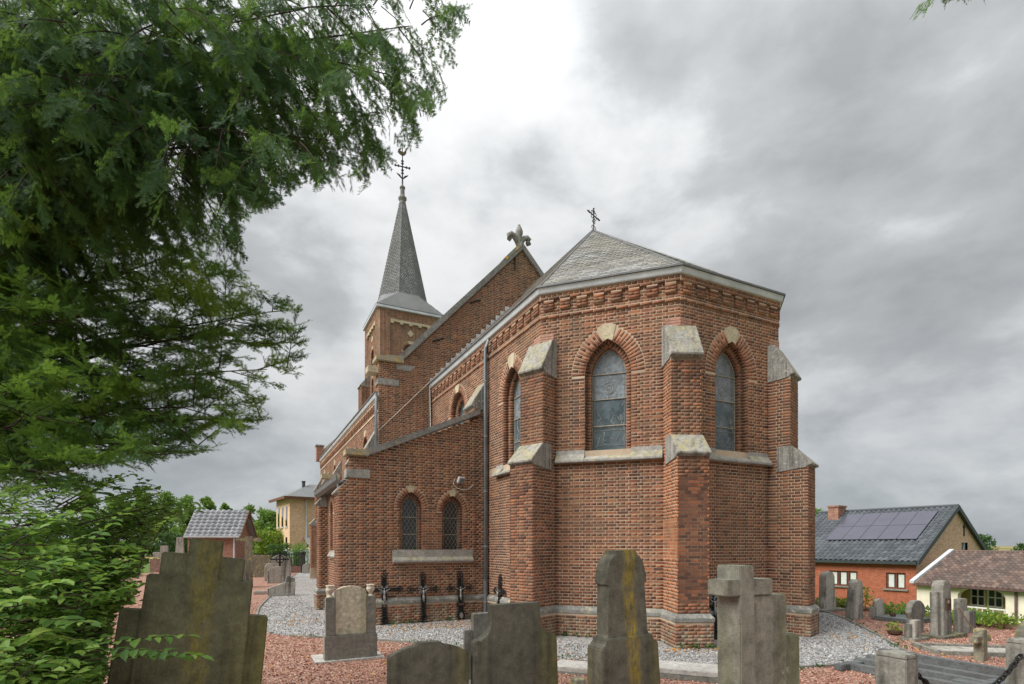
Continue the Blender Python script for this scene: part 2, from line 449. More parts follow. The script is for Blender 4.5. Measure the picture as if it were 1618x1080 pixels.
M['house_red'] = texbrick('house_red', (0.40, 0.125, 0.068), (0.31, 0.092, 0.052), (0.38, 0.17, 0.11))
M['house_tan'] = texbrick('house_tan', (0.68, 0.44, 0.29), (0.48, 0.30, 0.19), (0.62, 0.52, 0.42), 0.22, 0.075)
M['house_yellow'] = texbrick('house_yellow', (0.74, 0.50, 0.31), (0.58, 0.37, 0.22), (0.70, 0.56, 0.42))
M['chapel_brick'] = texbrick('chapel_brick', (0.36, 0.165, 0.11), (0.22, 0.10, 0.072), (0.42, 0.31, 0.24))
M['low_brick'] = texbrick('low_brick', (0.24, 0.12, 0.09), (0.16, 0.08, 0.065), (0.25, 0.2, 0.17))
M['cream_wall'] = plain('cream_wall', (0.76, 0.70, 0.56), 0.9, 0, 0.1, 2.0)
M['porch_yellow'] = plain('porch_yellow', (0.58, 0.46, 0.16), 0.9, 0, 0.1, 2.0)
M['white_paint'] = plain('white_paint', (0.72, 0.72, 0.70), 0.6, 0, 0.08, 3)
M['fascia_dark'] = plain('fascia_dark', (0.05, 0.062, 0.065), 0.6)
M['brown_wood'] = plain('brown_wood', (0.13, 0.045, 0.03), 0.55)
M['brown_metal'] = plain('brown_metal', (0.13, 0.08, 0.075), 0.5)
M['curtain'] = plain('curtain', (0.62, 0.63, 0.58), 0.9, 0, 0.2, 12)
M['solar'] = plain('solar', (0.075, 0.075, 0.105), 0.22, 0.0, 0.12, 1.5, 0.6, 0)
M['sheet_metal'] = plain('sheet_metal', (0.50, 0.55, 0.55), 0.5, 0.2, 0.1, 2)
M['timber'] = plain('timber', (0.16, 0.075, 0.045), 0.8)
M['black_slab'] = plain('black_slab', (0.03, 0.03, 0.032), 0.25, 0, 0.2, 10)


# ------------------------------------------------------------ mesh helpers
class MB:
    def __init__(s):
        s.v, s.f, s.m = [], [], []

    def add(s, vs, fs, mi=0):
        o = len(s.v)
        s.v += [tuple(map(float, p)) for p in vs]
        s.f += [tuple(i + o for i in f) for f in fs]
        s.m += [mi] * len(fs)
        return s

    def box(s, c, size, rz=0.0, mi=0):
        cx, sx = math.cos(rz), math.sin(rz)
        vs = []
        for k in (-.5, .5):
            for a, b in ((-.5, -.5), (.5, -.5), (.5, .5), (-.5, .5)):
                x, y = a * size[0], b * size[1]
                vs.append((c[0] + x * cx - y * sx, c[1] + x * sx + y * cx, c[2] + k * size[2]))
        return s.add(vs, [(3, 2, 1, 0), (4, 5, 6, 7), (0, 1, 5, 4), (1, 2, 6, 5), (2, 3, 7, 6), (3, 0, 4, 7)], mi)

    def prism(s, pts, vec, mi=0):
        n = len(pts)
        vs = [tuple(p) for p in pts] + [(p[0] + vec[0], p[1] + vec[1], p[2] + vec[2]) for p in pts]
        fs = [tuple(range(n))[::-1], tuple(range(n, 2 * n))]
        fs += [(i, (i + 1) % n, n + (i + 1) % n, n + i) for i in range(n)]
        return s.add(vs, fs, mi)

    def slab(s, outline, t, y0=0.0, mi=0):
        """outline in (x, z); thickness t along +y starting at y0"""
        return s.prism([(x, y0, z) for x, z in outline], (0, t, 0), mi)

    def tube(s, pts, r, n=6, mi=0):
        pts = [Vector(p) for p in pts]
        k = len(pts)
        rs = r if hasattr(r, '__len__') else [r] * k
        vs, fs = [], []
        up = Vector((0.31, 0.17, 0.93)).normalized()
        for i, p in enumerate(pts):
            t = (pts[min(i + 1, k - 1)] - pts[max(i - 1, 0)])
            t = t.normalized() if t.length > 1e-9 else Vector((0, 0, 1))
            a = t.cross(up)
            if a.length < 0.05:
                a = t.cross(Vector((1, 0, 0)))
            a.normalize()
            b = t.cross(a)
            for j in range(n):
                q = 2 * math.pi * j / n
                vs.append(tuple(p + (a * math.cos(q) + b * math.sin(q)) * rs[i]))
        for i in range(k - 1):
            for j in range(n):
                fs.append((i * n + j, i * n + (j + 1) % n, (i + 1) * n + (j + 1) % n, (i + 1) * n + j))
        fs.append(tuple(range(n))[::-1])
        fs.append(tuple(range((k - 1) * n, k * n)))
        return s.add(vs, fs, mi)

    def lathe(s, prof, c=(0, 0, 0), n=16, mi=0):
        vs, fs = [], []
        for r, z in prof:
            for j in range(n):
                q = 2 * math.pi * j / n
                vs.append((c[0] + r * math.cos(q), c[1] + r * math.sin(q), c[2] + z))
        k = len(prof)
        for i in range(k - 1):
            for j in range(n):
                fs.append((i * n + j, i * n + (j + 1) % n, (i + 1) * n + (j + 1) % n, (i + 1) * n + j))
        fs.append(tuple(range(n))[::-1])
        fs.append(tuple(range((k - 1) * n, k * n)))
        return s.add(vs, fs, mi)

    def sweep(s, path, prof, mi=0):
        """mitred sweep of a closed (offset, z) profile along a plan polyline; offset is to the right of travel"""
        P = [Vector((p[0], p[1])) for p in path]
        k, n = len(P), len(prof)
        nr = []
        for i in range(k - 1):
            d = (P[i + 1] - P[i]).normalized()
            nr.append(Vector((d.y, -d.x)))
        vs, fs = [], []
        for i in range(k):
            a = nr[max(i - 1, 0)]
            b = nr[min(i, k - 2)]
            m = (a + b) / (1 + a.dot(b))
            for o, z in prof:
                q = P[i] + m * o
                vs.append((q.x, q.y, z))
        for i in range(k - 1):
            for j in range(n):
                fs.append((i * n + j, i * n + (j + 1) % n, (i + 1) * n + (j + 1) % n, (i + 1) * n + j))
        fs.append(tuple(range(n))[::-1])
        fs.append(tuple(range((k - 1) * n, k * n)))
        return s.add(vs, fs, mi)

    def build(s, name, mats, parent=None, bevel=0.0, smooth=False, recalc=True, jitter=0.0):
        me = bpy.data.meshes.new(name)
        me.from_pydata(s.v, [], s.f)
        mats = mats if isinstance(mats, (list, tuple)) else [mats]
        for q in mats:
            me.materials.append(M[q] if isinstance(q, str) else q)
        me.polygons.foreach_set('material_index', s.m)
        bm = bmesh.new()
        bm.from_mesh(me)
        if recalc:
            bmesh.ops.recalc_face_normals(bm, faces=bm.faces)
        if bevel:
            ed = [e for e in bm.edges if len(e.link_faces) == 2 and e.calc_face_angle(0) > 0.5]
            bmesh.ops.bevel(bm, geom=ed, offset=bevel, segments=2, affect='EDGES', clamp_overlap=True)
        bm.to_mesh(me)
        bm.free()
        if smooth:
            me.polygons.foreach_set('use_smooth', [True] * len(me.polygons))
        o = bpy.data.objects.new(name, me)
        COL.objects.link(o)
        if parent:
            o.parent = parent
        return o


def tag(o, label=None, cat=None, group=None, kind=None):
    if label:
        o['label'] = label
    if cat:
        o['category'] = cat
    if group:
        o['group'] = group
    if kind:
        o['kind'] = kind
    return o


def empty(name, loc=(0, 0, 0), rz=0.0, label=None, cat=None, group=None, parent=None):
    o = bpy.data.objects.new(name, None)
    o.empty_display_size = 0.2
    COL.objects.link(o)
    o.location = loc
    o.rotation_euler = (0, 0, rz)
    if parent:
        o.parent = parent
    return tag(o, label, cat, group)


def np_mesh(name, V, F, mat, parent=None, rnd=None, smooth=False):
    me = bpy.data.meshes.new(name)
    nf, k = F.shape
    me.vertices.add(len(V))
    me.vertices.foreach_set('co', np.ascontiguousarray(V, dtype=np.float32).ravel())
    me.loops.add(nf * k)
    me.loops.foreach_set('vertex_index', np.ascontiguousarray(F, dtype=np.int32).ravel())
    me.polygons.add(nf)
    me.polygons.foreach_set('loop_start', np.arange(nf, dtype=np.int32) * k)
    if smooth:
        me.polygons.foreach_set('use_smooth', np.ones(nf, dtype=bool))
    if rnd is not None:
        at = me.attributes.new('rnd', 'FLOAT', 'FACE')
        at.data.foreach_set('value', np.ascontiguousarray(rnd, dtype=np.float32))
    me.update(calc_edges=True)
    me.validate()
    me.materials.append(M[mat] if isinstance(mat, str) else mat)
    o = bpy.data.objects.new(name, me)
    COL.objects.link(o)
    if parent:
        o.parent = parent
    return o


def instance(rows, pv, pf):
    """rows: (N,15) centre, e1, e2, e3, size -> merged verts/faces and piece index"""
    A = np.asarray(rows, dtype=np.float64)
    N, k = len(A), len(pv)
    c, e1, e2, e3, s = A[:, 0:3], A[:, 3:6], A[:, 6:9], A[:, 9:12], A[:, 12:15]
    V = (c[:, None, :] + pv[None, :, 0:1] * (e1 * s[:, 0:1])[:, None, :] + pv[None, :, 1:2] * (e2 * s[:, 1:2])[:, None, :]
         + pv[None, :, 2:3] * (e3 * s[:, 2:3])[:, None, :]).reshape(-1, 3)
    F = (pf[None, :, :] + (np.arange(N) * k)[:, None, None]).reshape(-1, pf.shape[1])
    return V, F, np.repeat(np.arange(N), len(pf))


BOXV = np.array([(a, b, c) for c in (-.5, .5) for a, b in ((-.5, -.5), (.5, -.5), (.5, .5), (-.5, .5))])
BOXF = np.array([(3, 2, 1, 0), (4, 5, 6, 7), (0, 1, 5, 4), (1, 2, 6, 5), (2, 3, 7, 6), (3, 0, 4, 7)])
UNIT = {}


def unit_mesh(mat, key='box', pv=BOXV, pf=BOXF):
    k = (mat, key)
    if k not in UNIT:
        me = bpy.data.meshes.new('piece_' + mat)
        me.from_pydata([tuple(p) for p in pv], [], [tuple(int(i) for i in f) for f in pf])
        me.materials.append(M[mat])
        UNIT[k] = me
    return UNIT[k]


def pieces(rows, name, bulk, mat, parent, n_single=0, score=None, pv=BOXV, pf=BOXF, key='box', smooth=False):
    """the n_single best pieces become objects of their own, the rest one joined part"""
    A = np.asarray(rows, dtype=np.float64)
    if n_single and score is not None:
        o = np.argsort(-score)
        single, rest = A[o[:n_single]], A[o[n_single:]]
    else:
        single, rest = A[:0], A
    me = unit_mesh(mat, key, pv, pf)
    for r in single:
        ob = bpy.data.objects.new(name, me)
        COL.objects.link(ob)
        ob.parent = parent
        mw = Matrix.Identity(4)
        for j in range(3):
            ax = r[3 + 3 * j:6 + 3 * j] * r[12 + j]
            mw[0][j], mw[1][j], mw[2][j] = ax
            mw[j][3] = r[j]
        ob.matrix_local = mw
    if len(rest):
        V, F, idx = instance(rest, pv, pf)
        ob = np_mesh(bulk, V, F, mat, parent, rng.random(len(rest))[idx], smooth)
        ob['kind'] = 'stuff'
        return ob


def row(c, e1, e2, e3, s):
    return np.concatenate([np.asarray(c, float), np.asarray(e1, float), np.asarray(e2, float), np.asarray(e3, float), np.asarray(s, float)])


def inpoly(x, y, poly):
    P = np.asarray(poly, float)
    x = np.asarray(x, float)
    y = np.asarray(y, float)
    r = np.zeros(x.shape, bool)
    j = len(P) - 1
    for i in range(len(P)):
        xi, yi, xj, yj = P[i, 0], P[i, 1], P[j, 0], P[j, 1]
        c = ((yi > y) != (yj > y)) & (x < (xj - xi) * (y - yi) / (yj - yi + 1e-12) + xi)
        r ^= c
        j = i
    return r


def project(P):
    P = np.asarray(P, float)
    d = np.maximum(P[:, 1], 0.05)
    return 809 + 854 * P[:, 0] / d, 862 - 854 * (P[:, 2] - EYE) / d


TH = R(26.1)
UV = np.array([math.cos(TH), math.sin(TH)])
UU = np.array([-math.sin(TH), math.cos(TH)])
CC = np.array([2.912, 13.586])


def toworld(x, y):
    return CC[0] + x * UV[0] + y * UU[0], CC[1] + x * UV[1] + y * UU[1]


# ------------------------------------------------------------ ground
def edge_x(y):
    return np.interp(y, [-60, 0, 6, 12, 17, 30, 60, 9000], [45, 16, 13.2, 10.7, 9.4, 8.4, 7.5, 7.5])


def terrain():
    def axis(a, b, step, far):
        near = np.arange(a, b + 1e-6, step)
        g = step * 1.35 ** np.arange(1, 34)
        up = b + np.cumsum(g)
        dn = a - np.cumsum(g)
        return np.concatenate([dn[dn > -far][::-1], near, up[up < far]])
    xs, ys = axis(-6, 22, 0.6, 9000), axis(-4, 44, 0.8, 9000)
    X, Y = np.meshgrid(xs, ys, indexing='ij')
    t = np.clip((X - edge_x(Y)) / 1.3, 0, 1)
    Z = -0.02 - 1.6 * (t * t * (3 - 2 * t))
    V = np.stack([X, Y, Z], -1).reshape(-1, 3)
    i, j = np.meshgrid(np.arange(len(xs) - 1), np.arange(len(ys) - 1), indexing='ij')
    a = (i * len(ys) + j).ravel()
    F = np.stack([a, a + len(ys), a + len(ys) + 1, a + 1], -1)
    o = np_mesh('ground', V, F, 'field', smooth=True)
    tag(o, kind='structure')


terrain()
YARD = [(-24, -6), (17.5, -6)] + [(float(edge_x(y)) - 0.25, y) for y in (-2, 2, 6, 9, 12, 14.5, 17, 22, 30)] + [(7.5, 38), (-24, 38)]
tag(MB().add([(x, y, 0.0) for x, y in YARD], [tuple(range(len(YARD)))]).build('graveyard_ground', 'ground_red'), kind='structure')
PATH = [(-14.3, 36.5), (-13.6, 34), (-10.4, 24.3), (-7.3, 15.6), (-6.0, 12.6), (-4.9, 11.0), (-4.4, 10.7), (-3.54, 10.47), (-2.49, 10.19), (-1.23, 9.68), (0.71, 8.55),
        (1.45, 8.3), (2.87, 7.72), (4.3, 7.92), (5.15, 8.13), (6.14, 8.59), (6.53, 8.84), (7.27, 10.69), (8.06, 12.95), (8.55, 14.84), (8.4, 20), (5, 30), (-9, 36.5)]
tag(MB().add([(x, y, 0.006) for x, y in PATH], [tuple(range(len(PATH)))]).build('path', 'ground_grey'), kind='structure')
for nm, pts in (('path_edging', PATH[6:11]), ('path_edging', PATH[12:16]), ('path_edging', PATH[16:21]), ('path_edging', PATH[1:6])):
    tag(MB().sweep(pts, [(-0.03, -0.05), (-0.03, 0.035), (0.03, 0.035), (0.03, -0.05)]).build(nm, 'limestone', bevel=0.006), kind='structure')
edge_pts = [(float(edge_x(y)) - 0.2, y) for y in (-2, 2, 6, 9, 12, 14.5, 17, 22)]
tag(MB().sweep(edge_pts, [(-0.12, -0.3), (-0.12, 0.10), (0.12, 0.10), (0.12, -0.9)]).build('terrace_kerb', 'low_brick'), kind='structure')

# ------------------------------------------------------------ church
church = empty('church', (CC[0], CC[1], 0), TH, 'red brick village church with polygonal apse, slate roofs and slender spire', 'church')
RR, HH = 3.25, 1.346
CA, AB, BC, CD = (-RR, -HH), (-HH, -RR), (HH, -RR), (RR, -HH)
C22, S22 = math.cos(R(22.5)), math.sin(R(22.5))
BHW = 0.285                     # buttress half width
COURSE = 0.06


def poly_iv(poly, z):
    xs = []
    n = len(poly)
    for i in range(n):
        (x0, z0), (x1, z1) = poly[i], poly[(i + 1) % n]
        if (z0 > z) != (z1 > z):
            xs.append(x0 + (z - z0) * (x1 - x0) / (z1 - z0))
    xs.sort()
    return [(xs[i], xs[i + 1]) for i in range(0, len(xs) - 1, 2)]


class Arch:
    def __init__(s, c, a, zs, rad, z0, w=0.22, d1=0.13, d2=0.12, a2=None):
        s.c, s.a, s.zs, s.R, s.z0, s.w, s.d1, s.d2 = c, a, zs, rad, z0, w, d1, d2
        s.a2 = a2 if a2 else a - 0.155

    def half(s, z, extra=0.0, a=None):
        a = s.a if a is None else a
        rad = s.R + (a - s.a)
        if z < s.z0:
            return 0.0
        if z <= s.zs:
            return a
        q = (rad + extra) ** 2 - (z - s.zs) ** 2
        return max(0.0, math.sqrt(q) - (s.R - s.a)) if q > 0 else 0.0

    def apex(s, a=None, extra=0.0):
        a = s.a if a is None else a
        rad = s.R + (a - s.a) + extra
        return s.zs + math.sqrt(max(rad ** 2 - (s.R - s.a) ** 2, 0))

    def outline(s, a=None, n=12, pitch=None, extra=0.0):
        a = s.a if a is None else a
        rad, k = s.R + (a - s.a) + extra, s.R - s.a
        am = math.acos(max(-1, min(1, k / rad)))
        pts = [(-a - extra, s.z0)]
        if pitch:
            m = max(1, int((s.zs - s.z0) / pitch))
            pts += [(-a - extra, s.z0 + (s.zs - s.z0) * i / m) for i in range(1, m)]
            n = max(3, int(am * rad / pitch))
        for i in range(n + 1):
            t = am * i / n
            pts.append((k - rad * math.cos(t), s.zs + rad * math.sin(t)))
        half = pts
        return half + [(-x, z) for x, z in half[-2::-1]]


class Frame:
    """plan segment p0->p1; outward is right of travel"""
    def __init__(s, p0, p1):
        s.p0 = np.array(p0, float)
        d = np.array(p1, float) - s.p0
        s.L = float(np.linalg.norm(d))
        s.d = d / s.L
        s.n = np.array([s.d[1], -s.d[0]])
        s.e1 = np.array([s.d[0], s.d[1], 0])
        s.e2 = np.array([s.n[0], s.n[1], 0])
        s.e3 = np.array([0, 0, 1.0])

    def at(s, u, z, o=0.0):
        q = s.p0 + s.d * u + s.n * o
        return (q[0], q[1], z)


def lay(rows, fr, z0, z1, allow=None, off=0.0, proud=0.002, bond=True, phase=0.0):
    k0, k1 = int(math.floor(z0 / COURSE + 0.5)), int(math.ceil(z1 / COURSE - 0.5))
    for k in range(k0, k1):
        zl, zh = k * COURSE + 0.0052, (k + 1) * COURSE - 0.0052
        if zl < z0 - 0.012 or zh > z1 + 0.012:
            continue
        iv = allow(zl, zh) if allow else [(0.0, fr.L)]
        st = (k % 2 == 0) or not bond
        pitch = 0.226 if st else 0.113
        of = (-0.0565 if st else 0.0) + phase
        for a, b in iv:
            if b - a < 0.02:
                continue
            j = int(math.floor((a - of) / pitch))
            carry, s1 = None, a
            while s1 < b - 1e-6:
                s0, s1 = of + j * pitch + 0.0055, of + (j + 1) * pitch - 0.0055
                j += 1
                if s0 > b:
                    break
                s0, s1 = max(s0, a), min(s1, b)
                if s1 - s0 < 0.045 and s0 <= a + 1e-6:
                    carry = a
                    continue
                if carry is not None:
                    s0, carry = carry, None
                if b - s1 < 0.055:
                    s1 = b
                if s1 - s0 < 0.02:
                    continue
                pr = proud + random.uniform(-0.0012, 0.0015)
                dz = random.uniform(-0.0012, 0.0012)
                t = 0.03
                rows.append(row(fr.at((s0 + s1) / 2, (zl + zh) / 2 + dz, off + pr - t / 2), fr.e1, fr.e2, fr.e3,
                                (s1 - s0 - random.uniform(0, 0.003), t, zh - zl - random.uniform(0, 0.003))))


def tess(fr, loops, o=0.0, mb=None, mi=0):
    mb = mb or MB()
    L = [[Vector((x, z, 0)) for x, z in lp] for lp in loops]
    tri = tessellate_polygon(L)
    flat = [p for lp in loops for p in lp]
    mb.add([fr.at(x, z, o) for x, z in flat], [tuple(t) for t in tri], mi)
    return mb


def sub_iv(iv, lo, hi):
    out = []
    for a, b in iv:
        if hi <= a or lo >= b:
            out.append((a, b))
        else:
            if lo > a:
                out.append((a, lo))
            if hi < b:
                out.append((hi, b))
    return out


def wall(rows, mb, fr, poly, arches=(), z0=None, z1=None, block=None, brick_z0=None):
    """backing mortar into mb, bricks into rows"""
    loops = [poly] + [[(A.c + x, z) for x, z in A.outline(n=10)] for A in arches]
    tess(fr, loops, 0.0, mb)
    zs = [p[1] for p in poly]

    def allow(zl, zh):
        zm = (zl + zh) / 2
        iv = poly_iv(poly, zm)
        for A in arches:
            h = max(A.half(zl, A.w if zl > A.zs else 0), A.half(zh, A.w if zh > A.zs else 0))
            if zl <= A.zs < zh:
                h = max(h, A.a)
            if h > 0:
                iv = sub_iv(iv, A.c - h - 0.004, A.c + h + 0.004)
        if block:
            for lo, hi, b0, b1 in block:
                if b0 < zm < b1:
                    iv = sub_iv(iv, lo, hi)
        return iv
    lay(rows, fr, brick_z0 if brick_z0 is not None else min(zs), max(zs), allow)


def rot_row(fr, u, z, o, tang, sizes, e2=None):
    """box with tangent (du,dz) in the wall plane"""
    t = np.array(tang, float)
    t /= np.linalg.norm(t)
    e1 = fr.e1 * t[0] + fr.e3 * t[1]
    e3 = -fr.e1 * t[1] + fr.e3 * t[0]
    return row(fr.at(u, z, o), e1, fr.e2, e3, sizes)


def window(fr, A, glass='glass_church', lattice=None, bars=(), key='keystone', name='window', ring=True, panes_mat=None, figure=False):
    mb = MB()
    rows, vrows = [], []
    o_out = A.outline(n=14)
    o_in = A.outline(a=A.a2, n=14)
    n = len(o_out)
    P0 = [fr.at(A.c + x, z, 0.0) for x, z in o_out]
    P1 = [fr.at(A.c + x, z, -A.d1) for x, z in o_out]
    P2 = [fr.at(A.c + x, z, -A.d1) for x, z in o_in]
    P3 = [fr.at(A.c + x, z, -A.d1 - A.d2 - 0.06) for x, z in o_in]
    fs = []
    for b in range(3):
        for i in range(n - 1):
            fs.append((b * n + i, b * n + i + 1, (b + 1) * n + i + 1, (b + 1) * n + i))
    mb.add(P0 + P1 + P2 + P3, fs)
    w = mb.build(name, 'mortar', church, recalc=False)
    # bricks on reveals and inner order
    for a, dep, d0 in ((A.a, A.d1, 0.0), (A.a2, A.d2, A.d1)):
        op = A.outline(a=a, pitch=COURSE)
        for i in range(len(op) - 1):
            (x0, z0), (x1, z1) = op[i], op[i + 1]
            L = math.hypot(x1 - x0, z1 - z0)
            rows.append(rot_row(fr, A.c + (x0 + x1) / 2, (z0 + z1) / 2, -d0 - dep / 2 + 0.003, (x1 - x0, z1 - z0), (L - 0.011, dep - 0.004, 0.006)))
    op = A.outline(a=(A.a + A.a2) / 2, pitch=COURSE)
    for i in range(len(op) - 1):
        (x0, z0), (x1, z1) = op[i], op[i + 1]
        L = math.hypot(x1 - x0, z1 - z0)
        rows.append(rot_row(fr, A.c + (x0 + x1) / 2, (z0 + z1) / 2, -A.d1 - 0.004, (x1 - x0, z1 - z0), (L - 0.01, 0.014, A.a - A.a2 - 0.012)))
    pieces(rows, 'brick', 'reveal_brickwork', 'brick', w)
    if ring:
        kk = A.R - A.a
        rm = A.R + A.w / 2
        am = math.acos(kk / A.R)
        nv = max(5, int(am * A.R / 0.062))
        kw = 0.10 / A.R if A.w > 0.15 else 0.055 / A.R
        for sgn in (-1, 1):
            for i in range(nv):
                t = (i + 0.5) / nv * (am - kw)
                cx, cz = kk - rm * math.cos(t), A.zs + rm * math.sin(t)
                tg = (math.sin(t), math.cos(t))
                pr = random.uniform(-0.002, 0.002)
                sz = A.R * (am - kw) / nv - 0.008
                segs = ((0, A.w - 0.008),) if (i % 2 == 0 or A.w < 0.15) else ((-A.w / 4, A.w / 2 - 0.010), (A.w / 4, A.w / 2 - 0.010))
                for dr, ln in segs:
                    ccx, ccz = kk - (rm + dr) * math.cos(t), A.zs + (rm + dr) * math.sin(t)
                    f = (A.R + A.w / 2 + dr) / A.R
                    vrows.append(rot_row(fr, A.c + (ccx if sgn < 0 else -ccx), ccz, 0.0025 - 0.015 + pr * 0.5, (tg[0], tg[1] * 1.0) if sgn < 0 else (tg[0], -tg[1]), (sz * min(f, 1.10), 0.03, ln)))
        # keystone: cream stone wedge with pointed soffit
        za, zb = A.apex(), A.apex(extra=A.w) + 0.012
        wi = A.R * kw * 0.95
        kp = [(-wi, A.zs + math.sqrt(max(A.R ** 2 - (kk + wi) ** 2, 0))), (-wi * 1.75, zb - 0.035), (-wi * 0.9, zb), (wi * 0.9, zb), (wi * 1.75, zb - 0.035), (wi, A.zs + math.sqrt(max(A.R ** 2 - (kk + wi) ** 2, 0))), (0, za)]
        MB().prism([fr.at(A.c + x, z, -0.05) for x, z in kp], tuple(fr.e2 * 0.062)).build('keystone', key, w, bevel=0.004)
        pieces(vrows, 'voussoir', 'voussoirs', 'brick_voussoir', w)
    # glazing
    go = -A.d1 - A.d2 + 0.0
    ys = [A.z0] + list(bars) + [A.apex(a=A.a2)]
    for i in range(len(ys) - 1):
        zz = np.linspace(ys[i] + (0.004 if i else 0), ys[i + 1] - 0.004, 10)
        left = [(-A.half(z, 0, A.a2), z) for z in zz]
        pts = left + [(-x, z) for x, z in left[::-1]]
        tl = random.uniform(-0.006, 0.006)
        gm = (panes_mat[i] if panes_mat else glass)
        MB().prism([fr.at(A.c + x, z, go + tl * (z - ys[i])) for x, z in pts], tuple(-fr.e2 * 0.008)).build('glass_pane', gm, w)
    for b in bars:
        h = A.half(b, 0, A.a2)
        MB().tube([fr.at(A.c - h, b, go + 0.014), fr.at(A.c + h, b, go + 0.014)], 0.010, 5).build('saddle_bar', 'bar_iron', w)
    # edge fillet of putty round the glass
    for sgn in (1,):
        op = A.outline(a=A.a2 - 0.010, n=10)
        MB().tube([fr.at(A.c + x, z, go + 0.006) for x, z in op], 0.009, 4).build('glazing_bead', 'bar_iron', w)
    if lattice:
        mb = MB()
        zt = A.apex(a=A.a2)
        for sg in (-1, 1):
            for q in np.arange(-3, 3, lattice):
                run = []
                for z in np.arange(A.z0, zt, 0.02):
                    x = q + sg * (z - A.z0) * 0.62
                    if abs(x) <= A.half(z, 0, A.a2) - 0.006:
                        run.append((x, z))
                if len(run) > 1:
                    mb.tube([fr.at(A.c + run[0][0], run[0][1], go + 0.004), fr.at(A.c + run[-1][0], run[-1][1], go + 0.004)], 0.0042, 4)
        mb.build('lead_lattice', 'lead', w)
    if figure:
        mb = MB()
        zc = A.z0 + 0.52 * (A.apex(a=A.a2) - A.z0)

        def ln(pts, r=0.0055):
            q = [(x, z) for x, z in pts if abs(x) < A.half(z, 0, A.a2) - 0.01 and z > A.z0 + 0.01]
            if len(q) > 1:
                mb.tube([fr.at(A.c + x, z, go + 0.004) for x, z in q], r, 4)
        ln([(-A.a2 + 0.05, A.z0 + 0.03), (-A.a2 + 0.05, A.zs)])
        ln([(A.a2 - 0.05, A.z0 + 0.03), (A.a2 - 0.05, A.zs)])
        zh = A.zs - 0.22
        ln([(0.12 * math.cos(t), zh + 0.12 * math.sin(t)) for t in np.linspace(0, 2 * math.pi, 15)])
        ln([(0.07 * math.cos(t), zh - 0.02 + 0.085 * math.sin(t)) for t in np.linspace(0, 2 * math.pi, 11)])
        r0 = random.Random(int(A.c * 1000) + 5)
        for k in range(15):
            x = r0.uniform(-0.26, 0.26)
            z = r0.uniform(A.z0 + 0.1, A.zs - 0.1)
            pts = [(x, z)]
            for s in range(r0.randint(2, 4)):
                x += r0.uniform(-0.09, 0.09)
                z += r0.uniform(-0.22, 0.10)
                pts.append((x, z))
            ln(pts)
        for z in (A.z0 + 0.12, A.z0 + 0.42, A.z0 + 0.5):
            ln([(-A.a2 + 0.05, z), (-0.1, z + r0.uniform(-0.02, 0.02)), (0.1, z + r0.uniform(-0.02, 0.02)), (A.a2 - 0.05, z)])
        mb.build('lead_figure', 'lead', w)
    return w


# plan outlines with buttresses
def butt_pts(P, b, proj, hw, cosw):
    """four plan points where a buttress with bisector b leaves one wall and meets the next"""
    P, b = np.array(P), np.array(b)
    q = np.array([-b[1], b[0]])          # left of b
    back = hw * math.tan(R(22.5)) if cosw < 1 else 0.0
    return [tuple(P + q * (-hw) - b * back), tuple(P + q * (-hw) + b * proj), tuple(P + q * hw + b * proj), tuple(P + q * hw - b * back)]


BIS = {'CA': (CA, (-C22, -S22)), 'AB': (AB, (-S22, -C22)), 'BC': (BC, (S22, -C22)), 'CD': (CD, (C22, -S22))}
LEAN_Y = 1.4
LX, LXB = -6.55, -6.80
PL, PU = 0.62, 0.30                      # buttress projection, lower and upper stage


def outline(proj):
    pts = [(LX, 5.85), (LX, 5.5), (LXB, 5.5), (LXB, 5.0), (LX, 5.0), (LX, 1.96), (LXB, 1.96), (LXB, LEAN_Y), (-RR, LEAN_Y)]
    for k in ('CA', 'AB', 'BC', 'CD'):
        P, b = BIS[k]
        pts += butt_pts(P, b, proj, BHW, 0.9)
    pts += [(RR, 5.85)]
    return pts


OUT = outline(PL)
# plinth: brick base and chamfered stone course
plinth = MB().sweep(OUT, [(-0.2, -0.1), (0.06, -0.1), (0.06, 0.46), (-0.2, 0.46)]).build('plinth', 'mortar', church)
prows = []
OFFP = []
for i in range(len(OUT)):
    na = Frame(OUT[max(i - 1, 0)], OUT[max(i, 1)]).n
    nb_ = Frame(OUT[min(i, len(OUT) - 2)], OUT[min(i + 1, len(OUT) - 1)]).n
    OFFP.append(tuple(np.array(OUT[i]) + (na + nb_) / (1 + na @ nb_) * 0.06))
for i in range(len(OUT) - 1):
    f2 = Frame(OFFP[i], OFFP[i + 1])
    lay(prows, f2, 0.0, 0.46, proud=0.003)
pieces(prows, 'brick', 'brickwork', 'brick_dark', plinth)
MB().sweep(OUT, [(-0.1, 0.46), (0.075, 0.46), (0.075, 0.53), (0.012, 0.60), (-0.1, 0.60)]).build('plinth_course', 'plinth_stone', church, bevel=0.006)

